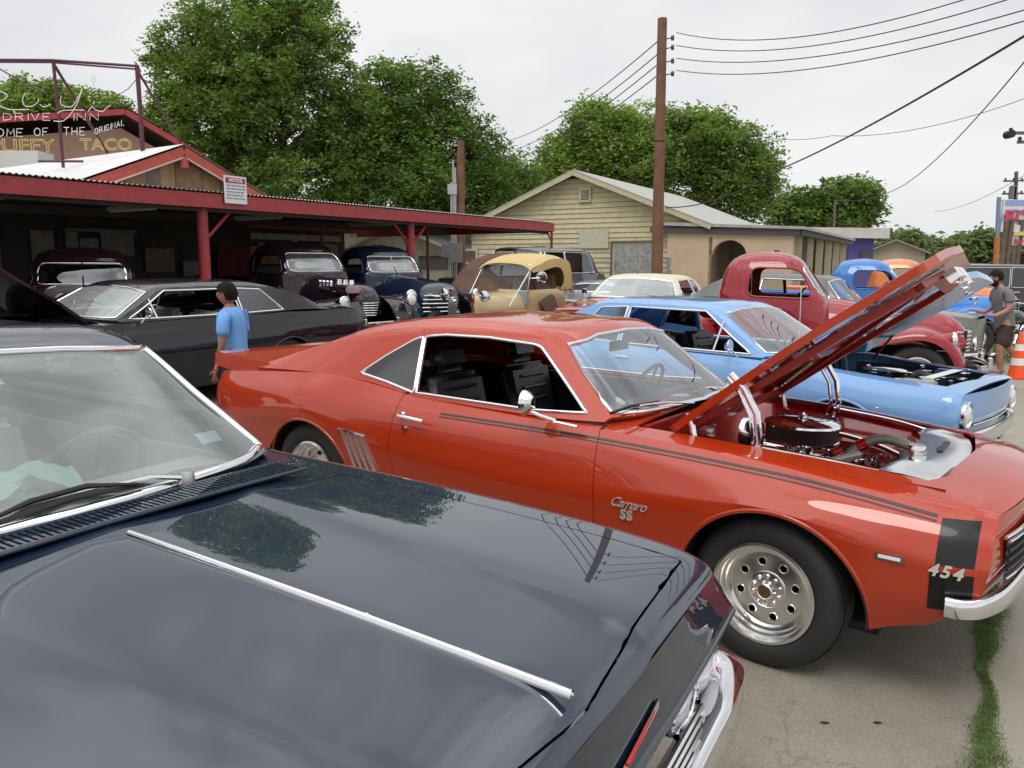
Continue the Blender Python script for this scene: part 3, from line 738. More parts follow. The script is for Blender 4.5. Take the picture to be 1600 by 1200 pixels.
    def side_text(nm, s, size, x, z, **kw):
        ya, yb = side_y(x, z+.03), side_y(x+.18, z+.03); an = math.atan2(yb-ya, .18) if x < .2 else 0.06
        text(nm, s, size, mat('chrome_lettering', (.85, .85, .84), .2, .6), Matrix.Translation((x, min(ya, side_y(x+.08, z+.03), yb)-(.004 if x < .2 else .012), z)) @ Matrix.Rotation(an, 4, 'Z') @ TM, root, **kw)
    side_text('badge_number', '454', .062, .615, .568, depth=.003, shear=.25, bold=.0016, spacing=1.25)
    y = side_y(.5, .59)-.004; g = MB(); g.box((.49, y, .60), (.10, .008, .024)); g.build('side_marker', CHROME, root); MB().box((.49, y-.005, .60), (.075, .004, .011)).build('marker_lens', WHITE, root)
    side_text('badge_script', 'Camaro', .062, -.655, .578, depth=.002, shear=.5, spacing=.85)
    side_text('badge_letters', 'SS', .062, -.60, .525, depth=.003, bold=.0015, spacing=1.1)
    text('nose_letters', 'SS', .07, CHROME, Matrix.Translation((.925, -.06, .62)) @ Matrix.Rotation(PI/2, 4, 'Z') @ TM, root, depth=.004, bold=.002)
    # wipers on the windshield, stickers
    for a in ((-.60, -.18, .945), (-.62, .45, .945)):
        w = MB(); p0 = Vector(a); w.tube([p0, p0+Vector((-.06, -.22, .025)), p0+Vector((-.10, -.42, .03))], .006, 6); w.build('wiper_arm', CHROME, root)
        w = MB(); w.tube([p0+Vector((-.09, -.22, .025)), p0+Vector((-.13, -.45, .028)), p0+Vector((-.155, -.60, .012))], .008, 5); w.build('wiper_blade', BLACK, root)
    bm_obj('red_cloth', bevel_box((-1.75, -.05, .62), (.25, .16, .12), .04, 3), mat('red_cloth', (.35, .01, .015), .8), root)
    MB().box((-1.14, 0.0, 1.19), (.015, .20, .055)).build('rear_view_mirror', BLACK, root)
    ck = MB().lathe([(0, 0), (.028, 0), (.028, .002), (0, .002)], (0, 0, 0), 'z', 20); ck.xf(Matrix.Translation((-.80, -.60, .985)) @ Matrix.Rotation(R(35), 4, 'Y')); ck.build('inspection_sticker', WHITE, parts['windshield'])
    return root

# ------------------------------------------------------------ the near dark blue car
def near_car():
    P = mat('midnight_blue_paint', (.007, .017, .038), .5, 0, 1.0, coatr=.010, cior=1.76, spec=.1)
    X = [-5.0, -4.7, -4.1, -3.4, -2.7, -2.0, -1.55, -1.1, -.7, -.35, -.14, -.03, .015]
    n = len(X)
    r0 = ([.1, .05]+[0]*8+[-.05, -.12, -.16], [.80, .86, .92, .94, .95, .95, .95, .95, .94, .93, .91, .88, .85], [.42, .36, .28, .25, .24, .24, .24, .25, .27, .30, .33, .34, .35])
    r1 = ([0]*10+[-.02, -.06, -.09], [.86, .92, .97, .99, 1.0, 1.0, 1.0, 1.0, .99, .98, .965, .945, .92], [.55, .54, .52, .5, .5, .5, .5, .5, .5, .5, .51, .52, .53])
    r2 = ([0]*n, [.88, .93, .98, 1.0, 1.01, 1.01, 1.01, 1.01, 1.005, .995, .98, .965, .94], [.72, .73, .73, .72, .70, .70, .70, .71, .715, .715, .71, .705, .70])
    r3 = ([0]*10+[0, -.005, -.005], [.87, .92, .97, .98, .985, .985, .985, .98, .975, .965, .95, .94, .92], [.85, .87, .88, .885, .885, .885, .88, .87, .86, .845, .82, .785, .74])
    r4 = ([0]*10+[-.0, -.02, -.04], [.80, .86, .90, .91, .91, .91, .91, .905, .90, .89, .875, .86, .85], [.90, .92, .94, .94, .94, .935, .93, .925, .915, .90, .885, .865, .845])
    for r in (r0, r1, r2, r3, r4): r[1][:] = [-v for v in r[1]]
    zc = [.92, .93, .95, .96, .97, .97, .965, .955, .945, .93, .915, .89, .86]
    hood = [(-1.24, -.80), (-1.26, 0), (-1.24, .80), (-.09, .795), (-.045, .37), (.0, .02), (.0, -.02), (-.045, -.37), (-.09, -.795)]
    S = dict(paint=P, x=X, rows=[r0, r1, r2, r3, r4], zc=zc, dxc=[0]*10+[.02, .035, .045], deck=(.10, .5, .62, 1.0), deckz=[0, .012, .004, .012], decky=[lambda x: .10, lambda x: .5+.12*min(1, max(0, (x+1.3)/1.3)), lambda x: .66+.06*min(1, max(0, (x+1.3)/1.3)), lambda x: 1.0], creases=(4, 6), bulgeF=.03, bulgeR=.04,
             arch=[(-.85, .37, .30), (-3.85, .37, .30)], lipy=lambda x, z: .97,
             cabin=[[(-3.6, -.8), (-3.6, .8), (-1.62, .80), (-1.62, -.80)]], nu=150,
             panels=[('door', [(-2.9, .99), (-1.72, .99), (-1.70, .30), (-2.85, .30)], 'xz', lambda p: p.y < -.88),
                     ('door', [(-2.9, .99), (-1.72, .99), (-1.70, .30), (-2.85, .30)], 'xz', lambda p: p.y > .88),
                     ('hood', hood, 'xy', lambda p: p.z > .8)], gap=.005,
             gh=[[(-4.2, -.84, .93), (-3.9, -.86, .94), (-3.5, -.87, .945), (-3.0, -.87, .945), (-2.5, -.87, .94), (-2.2, -.87, .94), (-1.85, -.86, .945), (-1.62, -.82, .955)],
                 [(-4.15, -.78, .95), (-3.8, -.74, 1.12), (-3.4, -.70, 1.25), (-2.95, -.68, 1.33), (-2.5, -.67, 1.345), (-2.13, -.665, 1.33), (-1.84, -.735, 1.14), (-1.60, -.80, .965)],
                 [(-4.15, -.5, .96), (-3.78, -.5, 1.14), (-3.35, -.5, 1.29), (-2.9, -.5, 1.37), (-2.5, -.5, 1.385), (-2.06, -.5, 1.365), (-1.74, -.53, 1.16), (-1.48, -.55, .975)],
                 [(-4.15, 0, .97), (-3.75, 0, 1.15), (-3.3, 0, 1.31), (-2.9, 0, 1.39), (-2.5, 0, 1.405), (-2.03, 0, 1.38), (-1.70, 0, 1.165), (-1.42, 0, .98)]],
             xmid=-2.4, ws=[(.775, .985), (.635, 1.31), (.30, 1.335), (.001, 1.345)], rw=[(.70, 1.0), (.60, 1.22), (.3, 1.25), (.001, 1.255)],
             sw=[('side_window', [(-3.5, 1.0), (-3.3, 1.2), (-2.9, 1.3), (-2.2, 1.3), (-2.12, 1.29), (-1.75, .985)], True)],
             tub=(-3.6, -1.55, .76, .26, .93), pan=(-4.8, -.1, .26), intm=mat('cream_interior', (.52, .54, .44), .6), seatm=mat('cream_vinyl', (.75, .74, .62), .5), wheelm=mat('blue_wheel', (.12, .17, .2), .4),
             wsglass=glass('near_windshield', (.78, .90, .84), .09, sky_haze=.13), trimr=.012, head=False,
             wheels=[dict(x=-.85, y=.82, r=.33, w=.2, rr=.19, style='cap'), dict(x=-3.85, y=.80, r=.33, w=.2, rr=.19, style='cap')])
    root, parts = build_coupe('near_sedan', 'dark midnight blue car in the foreground with a long polished hood and chrome centre spear', 'car', frame(.098, 1.193, -.529), S)
    # chrome spear
    zs = fn_interp([-1.24, -.9, -.5, 0], [.978, .968, .953, .928])
    sp = [[(x, w*1.0, zs(x)+h) for w, h in ((-.007, -.008), (-.006, .003), (-.003, .006), (.003, .006), (.006, .003), (.007, -.008))] for x in np.linspace(-1.20, -.02, 30)]
    MB().grid(sp).build('hood_spear', CHROME, parts['hood'], 60)
    # raised crown along the spear and the two hood creases are in the panel; cowl vents
    SL = mat('cowl_slot_black', (.003, .003, .003), .9)
    cz = lambda y: .974-.010*(abs(y)/.8)**2
    base = MB().grid([[(x-.0, y, cz(y)+.004) for x in (-1.395-.03*abs(y), -1.30)] for y in np.linspace(-.66, .66, 40)]); base.build('cowl_vent', SL, root)
    proto = None
    for i in range(76):
        y = -.655+i*.01745
        if proto is None:
            proto = MB().box((0, 0, 0), (.10, .0095, .012)); 
            o = bm_obj('vent_slat', proto.bm(), P, root, 0); me0 = o.data
        else: o = link('vent_slat', me0, None, root)
        o.location = (-1.347-.015*abs(y), y, cz(y)+.006); o.rotation_euler = (0, 0, R(8)*(1 if y > 0 else -1)*0)
    for xx in (-1.298, -1.402): 
        MB().tube([(xx-(.03*abs(y) if xx < -1.35 else 0), y, cz(y)+.006) for y in np.linspace(-.68, .68, 30)], .007, 6).build('vent_edge', P, root)
    # wiper
    for (px, py, L, a) in ((-1.435, .34, .56, 0), (-1.42, -.36, .5, 0)):
        p0 = Vector((px, py, .998)); w = MB(); w.tube([p0, p0+Vector((-.03, -.10, .02)), p0+Vector((-.045, -.30, .018))], [.016, .012, .006], 8, sq=.6); w.lathe([(.0, .02), (.02, .018), (.024, 0), (.024, -.03)], p0, 'z', 12); w.build('wiper_arm', mat('satin_steel', (.6, .6, .6), .25, 1.0), root)
        b = MB(); q = p0+Vector((-.03, -.28, .02)); b.tube([q+Vector((.03, .13, -.004)), q+Vector((0, 0, .016)), q+Vector((-.01, -.14, .008)), q+Vector((.03, -.30, -.012))], [.004, .008, .008, .003], 6); b.tube([q+Vector((.02, .15, -.012)), q+Vector((.005, -.04, -.004)), q+Vector((.03, -.31, -.02))], [.006, .009, .005], 6); b.build('wiper_blade', BLACK, root)
    # front face: dark header trim, headlights, bumper
    for s in (-1, 1):
        for yy in (.66, .84):
            h = MB().lathe([(.0, .02), (.05, .016), (.078, .0), (.085, -.02)], (-.03, s*yy, .59), 'x', 28); h.build('headlight', LAMP, root)
            MB().lathe([(.080, -.01), (.088, .012), (.098, .006), (.10, -.03)], (-.03, s*yy, .59), 'x', 28).build('headlight_bezel', CHROME, root)
    gb = MB()
    for z in (.53, .56, .59, .62, .65): gb.tube([(.05, -.55, z), (.065, 0, z), (.05, .55, z)], .006, 5)
    gb.build('grille', CHROME, root)
    pr = [(.0, -.075), (-.05, -.06), (-.085, -.02), (-.09, .02), (-.06, .055), (-.02, .07), (.015, .06), (.02, -.04)]
    path = [cr1([Vector(v) for v in [(-.35, -1.04, .49), (-.12, -1.04, .49), (.02, -.98, .49), (.055, -.8, .49), (.06, -.5, .48), (.075, 0, .48), (.06, .5, .48), (.055, .8, .49), (.02, .98, .49), (-.12, 1.04, .49), (-.35, 1.04, .49)]], 10*i/70) for i in range(71)]
    bar(path, pr).build('front_bumper', CHROME, root, 60)
    path = [Vector((-4.8, .98, .5)), Vector((-5.0, .9, .5)), Vector((-5.08, .5, .5)), Vector((-5.1, 0, .5)), Vector((-5.08, -.5, .5)), Vector((-5.0, -.9, .5)), Vector((-4.8, -.98, .5))]
    bar([cr1(path, 6*i/30) for i in range(31)], pr).build('rear_bumper', CHROME, root, 60)
    # nose emblem, slim chrome blade with a red line
    e = MB().beam((.028, .30, .775), (.040, .08, .755), .006, .020); e.build('nose_emblem', CHROME, root)
    MB().beam((.030, .27, .775), (.042, .11, .757), .0065, .007).build('emblem_stripe', mat('emblem_red', (.5, .01, .015), .3), root)
    text('bumper_letters', 'S', .05, CHROME, Matrix.Translation((.165, .16, .47)) @ Matrix.Rotation(PI/2, 4, 'Z') @ Matrix.Rotation(PI/2, 4, 'X'), root, depth=.003, bold=.001)
    # papers and cloth on the dashboard
    cl = MB(); q = random.Random(3)
    g = [[(-1.72-.34*i/10+.02*math.sin(j), -.30+.50*j/14, .975+.03*math.sin(i*1.3+j*.8)+.02*q.random()) for j in range(15)] for i in range(8)]
    cl.grid(g).build('cloth', mat('pale_green_cloth', (.50, .66, .62), .8), root)
    tag(root.children[-1], 'pale cloth on the dashboard')
    MB().box((-1.70, .63, 1.03), (.05, .08, .004), Matrix.Rotation(R(35), 3, 'Y')).build('windshield_sticker', mat('pale_blue_sticker', (.55, .65, .8), .5), parts['windshield'])
    return root
# ------------------------------------------------------------ ground, grass, street
def onplane(u, v, P, D, off=0):
    """point where the sight line through photo pixel (u, v) meets the vertical plane through P along D"""
    P = Vector(P); D = Vector((D[0], D[1], 0)).normalized(); n = Vector((D.y, -D.x, 0)); q = pt(u, v, 1.0)-EYE
    t = (P-EYE).dot(n)/q.dot(n); return EYE+q*t+n*off
def ground():
    m = bpy.data.materials.new('concrete_ground'); m.use_nodes = True; t = m.node_tree; p = t.nodes['Principled BSDF']; L = t.links
    c = N(t, 'ShaderNodeTexCoord'); p.inputs['Roughness'].default_value = .82
    def noise(s, d, r=.6):
        n = N(t, 'ShaderNodeTexNoise', Scale=s, Detail=d, Roughness=r); L.new(c.outputs['Object'], n.inputs['Vector']); return n.outputs[0]
    r1 = N(t, 'ShaderNodeValToRGB'); r1.color_ramp.elements[0].position = .32; r1.color_ramp.elements[0].color = (.19, .171, .138, 1); r1.color_ramp.elements[1].position = .68; r1.color_ramp.elements[1].color = (.30, .272, .222, 1)
    L.new(noise(1.1, 8, .68), r1.inputs[0])
    sp = N(t, 'ShaderNodeValToRGB'); sp.color_ramp.elements[0].position = .40; sp.color_ramp.elements[0].color = (.74, .72, .70, 1); sp.color_ramp.elements[1].position = .56; sp.color_ramp.elements[1].color = (1.12, 1.12, 1.12, 1)
    L.new(noise(170, 3, .7), sp.inputs[0])
    m1 = N(t, 'ShaderNodeMix', data_type='RGBA', blend_type='MULTIPLY'); m1.inputs[0].default_value = 1; L.new(r1.outputs[0], m1.inputs[6]); L.new(sp.outputs[0], m1.inputs[7])
    st = N(t, 'ShaderNodeValToRGB'); st.color_ramp.elements[0].position = .60; st.color_ramp.elements[0].color = (1, 1, 1, 1); st.color_ramp.elements[1].position = .74; st.color_ramp.elements[1].color = (.60, .57, .53, 1)
    L.new(noise(2.6, 6, .75), st.inputs[0])
    m2 = N(t, 'ShaderNodeMix', data_type='RGBA', blend_type='MULTIPLY'); m2.inputs[0].default_value = .8; L.new(m1.outputs[2], m2.inputs[6]); L.new(st.outputs[0], m2.inputs[7])
    v = N(t, 'ShaderNodeTexVoronoi', feature='DISTANCE_TO_EDGE', Scale=.55); w = N(t, 'ShaderNodeVectorMath', operation='ADD'); nn = N(t, 'ShaderNodeTexNoise', Scale=3.0, Detail=5.0)
    L.new(c.outputs['Object'], nn.inputs['Vector']); L.new(c.outputs['Object'], w.inputs[0]); L.new(nn.outputs['Color'], w.inputs[1]); L.new(w.outputs[0], v.inputs['Vector'])
    ck = N(t, 'ShaderNodeValToRGB'); ck.color_ramp.elements[0].position = .0; ck.color_ramp.elements[0].color = (.62, .59, .54, 1); ck.color_ramp.elements[1].position = .006; ck.color_ramp.elements[1].color = (1, 1, 1, 1); L.new(v.outputs[0], ck.inputs[0])
    m3 = N(t, 'ShaderNodeMix', data_type='RGBA', blend_type='MULTIPLY'); m3.inputs[0].default_value = .7; L.new(m2.outputs[2], m3.inputs[6]); L.new(ck.outputs[0], m3.inputs[7])
    L.new(m3.outputs[2], p.inputs['Base Color'])
    b = N(t, 'ShaderNodeBump'); b.inputs['Strength'].default_value = .5; b.inputs['Distance'].default_value = .006; L.new(noise(70, 4), b.inputs['Height']); L.new(b.outputs[0], p.inputs['Normal'])
    xs = sorted(set(list(np.linspace(-20, 20, 41))+[-300, -150, -80, -50, -35, -25, 25, 35, 50, 80, 150, 300, 600, -600]))
    ys = sorted(set(list(np.linspace(-10, 60, 71))+[-100, -40, -20, 75, 100, 160, 300, 600, 1200]))
    g = [[Vector((x, y, gz(x, y))) for y in ys] for x in xs]
    o = MB().grid(g).build('ground', m, None, 60); tag(o, kind='structure')
    # smoother, paler road slab beyond the grass joint
    a = mat('road_concrete', (.285, .26, .215), .85, bump=(80, .3), var=(1.7, .16))
    A, B = Vector((2.389, 3.689, 0)), Vector((1.571, 2.386, 0)); d = (A-B).normalized(); n = Vector((d.y, -d.x, 0))
    rows = []
    for s in np.linspace(-10, 90, 90):
        r = []
        for w_ in (0.0, 2, 4, 6, 8, 10, 11):
            q = B+d*s+n*(w_+.0); r.append(Vector((q.x, q.y, gz(q.x, q.y)+.006)))
        rows.append(r)
    tag(MB().grid(rows).build('road', a, None, 60), kind='structure')
    # grass in the joint
    GR = mat('grass_blades', (.12, .19, .045), .7, var=(9, .45)); q = random.Random(11); V = []; F = []
    def blade(x, y, z, h, w):
        a = q.uniform(0, 6.3); k = len(V); lx, ly = math.cos(a)*w, math.sin(a)*w; bx, by = q.uniform(-.6, .6)*h, q.uniform(-.6, .6)*h
        V.extend([(x-lx, y-ly, z), (x+lx, y+ly, z), (x+bx, y+by, z+h)]); F.append((k, k+1, k+2))
    for i in range(52000):
        s = q.uniform(-1.5, 14) if i % 4 == 0 else q.uniform(-1.2, 2.2); wob = .012*math.sin(s*5)+.010*math.sin(s*13+1); dens = .5+.5*math.sin(s*7+.7*math.sin(s*3))
        if q.random() > .55+.45*dens: continue
        wd = .036*(1+.5*math.sin(s*4.3+2)); off = q.gauss(0, 1)*wd*.6+wob
        p_ = B+d*s+n*off; blade(p_.x, p_.y, gz(p_.x, p_.y)+.005, q.uniform(.004, .015), q.uniform(.001, .0022))
    o = MB().add(V, F); me = bpy.data.meshes.new('grass'); me.from_pydata(o.V, [], o.F); g_ = link('grass_strip', me, GR); tag(g_, 'thin strip of grass growing in the joint of the concrete', 'grass', kind='stuff')
    V.clear(); F.clear()
    for i in range(30000):     # rough grass by the motorcycle and along the road edge
        x, y = q.uniform(9.2, 14.5), q.uniform(12.8, 26)
        if x < 8.6+.22*(y-12.8): continue
        blade(x, y, gz(x, y), q.uniform(.03, .10), q.uniform(.006, .012))
    me = bpy.data.meshes.new('grass'); me.from_pydata(V, [], F); g_ = link('verge_grass', me, GR); tag(g_, 'patch of rough grass behind the traffic cone', 'grass', kind='stuff')
    for x, y, sx in ((1.14, 2.63, .017), (1.335, 2.636, .016)):
        s_ = MB().grid([[Vector((x+r*sx*math.cos(a*PI/8), y+r*sx*.5*math.sin(a*PI/8), gz(x, y)+.003)) for a in range(16)] for r in (.01, 1)], True); tag(s_.build('oil_spot', mat('oil_spot', (.03, .026, .022), .6)), kind='structure')
ground()

# ------------------------------------------------------------ carport with its posts, and the drive-in building
RED = mat('red_paint_wood', (.34, .028, .030), .5, 0, .15, bump=(25, .1), var=(7, .22))
REDO = mat('coral_red_paint', (.46, .085, .055), .55, var=(9, .18))
CA = Vector((-6.112, 9.6, 2.73)); CB = Vector((1.093, 20.9, 2.735)); CD = (CB-CA).normalized(); CN = Vector((-CD.y, CD.x, 0))   # CN: away from the street
def carport():
    t = thing('carport', 'long open carport with red fascia board and corrugated metal roof on red posts', 'carport', loc=(-2.5, 15.2, gz(-2.5, 15.2)))
    inv = t.matrix_basis.inverted() if False else Matrix.Translation((-2.5, 15.2, gz(-2.5, 15.2))).inverted()
    def pb(mb, nm, m, ang=35): mb.xf(inv); return mb.build(nm, m, t, ang)
    S0 = CA-CD*7
    pb(MB().beam(S0-Vector((0, 0, .125)), CB-Vector((0, 0, .11)), .05, .21), 'fascia_board', RED)
    pb(MB().beam(CB-Vector((0, 0, .125))+CN*.03, CB-Vector((0, 0, .125))+CN*7, .05, .22), 'fascia_board', RED)
    # corrugated sheet
    W = mat('galvanised_sheet', (.55, .55, .54), .4, .6, var=(3, .25)); L = (CB-S0).length; n = int(L/.019); V = []; F = []
    for i in range(n+1):
        s = L*i/n; z = .012*math.sin(2*PI*s/.076)
        for k, w in enumerate((-.05, 7.2)): p = S0+CD*s+CN*w; V.append((p.x, p.y, p.z+.018+z+.18*k))
    for i in range(n): F.append((i*2, i*2+2, i*2+3, i*2+1))
    pb(MB().add(V, F), 'roof_sheet', W, 0)
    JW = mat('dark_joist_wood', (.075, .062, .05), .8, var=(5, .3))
    k = 0; s = .4
    while s < L:
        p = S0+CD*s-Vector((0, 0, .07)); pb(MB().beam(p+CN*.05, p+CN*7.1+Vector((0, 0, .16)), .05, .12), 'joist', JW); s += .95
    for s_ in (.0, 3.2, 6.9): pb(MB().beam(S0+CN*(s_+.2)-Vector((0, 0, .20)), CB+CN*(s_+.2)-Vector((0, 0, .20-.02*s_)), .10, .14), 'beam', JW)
    # posts
    def post(u, Y, r, nm='post', brace=0, square=True):
        c = onplane(u, 360, CA+CN*.22, CD); x, y = c.x, c.y; g = gz(x, y)
        mb = MB().tube([(x, y, g), (x, y, 2.6)], r, 12); o = pb(mb, nm, RED)
        for sg in ((-1, 1) if brace == 2 else (1,) if brace == 1 else ()):
            b = MB().tube([(x, y, 2.0), (x+CD.x*.55*sg, y+CD.y*.55*sg, 2.52)], .028, 8); pb(b, 'brace', RED)
    post(317, 0, .085, brace=1); post(641, 0, .085, brace=2)
    post(862, 0, .035, brace=0)
    for u, w in ((503, 4.5), (668, 1.6)):
        c = onplane(u, 370, CA+CN*w, CD); pb(MB().tube([(c.x, c.y, gz(c.x, c.y)), (c.x, c.y, 2.7)], .035, 8), 'post', RED)
    c = onplane(863, 370, CA+CN*.22, CD); pb(MB().tube([(c.x, c.y, 2.25), (c.x-CD.x*.35, c.y-CD.y*.35, 2.55)], .02, 8), 'brace', RED)
    return t
carport()
def strip_lights():
    for i, (u, v, w) in enumerate(((30, 302, .9), (243, 322, 1.0), (438, 337, 1.2), (612, 348, 1.3))):
        c = onplane(u, v, CA+CN*w, CD); e = c+CN*1.25
        lab = ['unlit strip light under the carport at the left edge of the photo', 'unlit strip light under the carport left of the big red post', 'unlit strip light under the carport above the purple pickup', 'small unlit strip light under the carport nearest the far post'][i]
        t = thing('strip_light', lab, 'light', loc=(c.x, c.y, c.z), group='strip lights under the carport')
        b = MB().beam(Vector((0, 0, 0)), e-c, .10, .055); b.build('housing', mat('cream_enamel', (.42, .40, .33), .5), t)
        MB().tube([Vector((0, 0, -.04)), (e-c)*.98+Vector((0, 0, -.04))], .019, 8).build('tube', WHITE, t)
strip_lights()
def drive_in():
    P0 = CA+CN*6.6; t = thing('shop_building', 'dark shop building with doors, curtained window and wooden walls under the carport', 'building', loc=(P0.x, P0.y, gz(P0.x, P0.y)))
    inv = Matrix.Translation((P0.x, P0.y, gz(P0.x, P0.y))).inverted()
    def pb(mb, nm, m, ang=35): mb.xf(inv); return mb.build(nm, m, t, ang)
    def quad(u0, v0, u1, v1, off, P=P0, th=.05):
        a, b, c, d = [onplane(*q, P, CD) for q in ((u0, v0), (u1, v0), (u1, v1), (u0, v1))]
        z1 = (a.z+b.z)/2; z0 = (c.z+d.z)/2; a = Vector((a.x, a.y, 0))-CN*off; b = Vector((b.x, b.y, 0))-CN*off
        m = MB(); V = []
        for p in (a, b):
            for w in (0, th): V += [(p.x-CN.x*w, p.y-CN.y*w, z0), (p.x-CN.x*w, p.y-CN.y*w, z1)]
        return m.add(V, [(0, 1, 5, 4), (2, 6, 7, 3), (0, 4, 6, 2), (1, 3, 7, 5), (0, 2, 3, 1), (4, 5, 7, 6)])
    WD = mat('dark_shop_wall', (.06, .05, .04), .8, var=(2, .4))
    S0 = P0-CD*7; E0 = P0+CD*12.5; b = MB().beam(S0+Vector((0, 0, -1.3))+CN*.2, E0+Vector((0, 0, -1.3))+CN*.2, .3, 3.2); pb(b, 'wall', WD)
    GP = mat('grey_green_panel', (.20, .22, .18), .6, var=(4, .3)); 
    for a in ((-60, 362, -5, 470), (45, 360, 80, 470), (100, 362, 118, 470), (122, 372, 150, 470), (155, 362, 205, 400), (158, 404, 182, 470)): pb(quad(*a, .02), 'door_panel', GP)
    pb(quad(98, 358, 208, 363, .06), 'door_frame', mat('pale_frame', (.2, .2, .17), .6))
    for a in ((223, 388, 268, 425, .04),):
        pb(quad(*a), 'shop_window', mat('dim_amber_display', (.16, .12, .05), .5, var=(14, .8)))
    pb(quad(283, 408, 309, 432, .05), 'shop_sign', mat('sign_scribble', (.22, .21, .18), .6, var=(25, .9)))
    MR = mat('maroon_curtain', (.20, .04, .06), .8)
    # pleated curtain
    g = []
    for i in range(64):
        u = 336+i*.78; a = onplane(u, 385, P0, CD); c = onplane(u, 440, P0, CD); o = -CN*(.12+.03*math.sin(i*1.2)); g.append([a+o, c+o])
    pb(MB().grid(g), 'curtain', MR, 60)
    # second lower awning with planks and boards further on
    pb(quad(336, 348, 530, 362, 1.2, th=.08), 'awning_board', RED)
    a, b_ = onplane(330, 347, P0, CD), onplane(532, 354, P0, CD); pb(MB().add([a-CN*1.28, b_-CN*1.28, b_+CN*.3+Vector((0, 0, .25)), a+CN*.3+Vector((0, 0, .25))], [(0, 1, 2, 3)]), 'awning_sheet', mat('pale_sheet', (.6, .6, .58), .5))
    pb(quad(385, 385, 399, 440, .06), 'door_panel', mat('scarlet_board', (.42, .06, .03), .6, var=(8, .3)))
    OR = mat('orange_wood', (.40, .17, .05), .7, var=(6, .35)); u = 400
    q = random.Random(4)
    for k in range(12):
        w = q.uniform(8, 12); pb(quad(u, 382+q.uniform(-2, 2), u+w-.8, 440, .05+q.uniform(0, .02)), 'wall_board', OR if k < 4 else mat('weathered_board', (.24, .20, .14), .8, var=(7, .4))); u += w
    pb(quad(380, 367, 520, 376, .25), 'shelf', mat('pale_shelf', (.35, .33, .27), .7, var=(5, .3)))
    # gable rising through the carport roof
    PG = CA+CN*.35; L_, Rr, Ap = onplane(112, 284, PG, CD), onplane(412, 309, PG, CD), onplane(278, 231, PG, CD)
    zb = 2.72
    tg = thing('gable_porch', 'wooden gable with coral red barge boards standing over the carport roof', 'gable', loc=(Ap.x, Ap.y, zb)); inv2 = Matrix.Translation((Ap.x, Ap.y, zb)).inverted()
    def gb(mb, nm, m, ang=35): mb.xf(inv2); return mb.build(nm, m, tg, ang)
    A2 = Vector((Ap.x, Ap.y, Ap.z)); sL = (L_-A2).to_2d().length; sR = (Rr-A2).to_2d().length
    def zt(s): return A2.z-(A2.z-zb)*(abs(s)/(sL if s < 0 else sR))
    s = -sL+.1
    q = random.Random(9)
    while s < sR-.1:
        w = q.uniform(.20, .30); e = min(s+w, sR-.05); P = A2+CD*s; Q = A2+CD*e; o = -CN*q.uniform(0, .015)
        pts = [(s, zb-.02), (e, zb-.02), (e, zt(e)-.12)] + ([(0, A2.z-.12)] if s < 0 < e else []) + [(s, zt(s)-.12)]
        pts = [p for p in pts if p[1] > zb-.05]
        if zt(s) > zb+.16 or zt(e) > zb+.16:
            m = MB().prism(pts, lambda p, k: A2.xy.to_3d()+CD*(p[0]+(.004 if p[0] == s else 0))+o+CN*(.03*k)+Vector((0, 0, max(p[1], zb))))
            gb(m, 'plank', mat(['plank_brown', 'plank_tan', 'plank_grey'][q.randrange(3)], [(.20, .13, .07), (.30, .20, .10), (.16, .13, .10)][q.randrange(3)], .75, var=(5, .35), bump=(30, .2)))
        s = e
    dp = 5.5
    for sg, sl, nm in ((-1, sL, 'L'), (1, sR, 'R')):
        F1 = A2+CD*(sg*(sl+.12))-Vector((0, 0, (A2.z-zb)*(1+.12/sl)))
        gb(MB().beam(A2-CN*.12+Vector((0, 0, -.07)), F1-CN*.12+Vector((0, 0, -.07)), .05, .15), 'barge_board', REDO)
        gb(MB().beam(A2-CN*.15+Vector((0, 0, -.145)), F1-CN*.15+Vector((0, 0, -.145)), .02, .02), 'barge_trim', mat('pale_trim', (.6, .5, .45), .6))
        gb(MB().add([A2-CN*.16+Vector((0, 0, .045)), F1-CN*.16+Vector((0, 0, .045)), F1+CN*dp+Vector((0, 0, .045)), A2+CN*dp+Vector((0, 0, .045))], [(0, 1, 2, 3)]), 'roof_sheet', mat('white_roof_sheet', (.66, .66, .65), .5, 0, 0, var=(2, .1)))
    gb(MB().box(A2-CN*.13-Vector((0, 0, .22)), (.09, .09, .16)), 'finial', REDO)
    # upper building, peach plaster with red eaves
    PP = pt(190, 178, 19.5); tp = thing('upper_building', 'peach plastered building with red roof edge behind the neon sign', 'building', loc=(PP.x, PP.y, 0)); inv3 = Matrix.Translation((PP.x, PP.y, 0)).inverted()
    D2 = Vector((.80, .60, 0)); 
    def ub(mb, nm, m, ang=35): mb.xf(inv3); return mb.build(nm, m, tp, ang)
    n2 = Vector((-D2.y, D2.x, 0))
    tr = [onplane(u, v, PP, D2) for u, v in ((-120, 200), (188, 180), (305, 248))]
    base = [Vector((tr[0].x, tr[0].y, 2.0)), Vector((tr[2].x, tr[2].y, 2.0))]
    ply = [base[0], tr[0]-Vector((0, 0, .3)), tr[1]-Vector((0, 0, .3)), tr[2]-Vector((0, 0, .3)), base[1]]
    m = MB(); m.add(ply+[p+n2*6 for p in ply], [(0, 1, 2, 3, 4), (5, 9, 8, 7, 6)]+[(i, i+5, (i+1) % 5+5, (i+1) % 5) for i in range(5)]); ub(m, 'wall', mat('peach_plaster', (.44, .27, .20), .85, var=(1.5, .16)), 0)
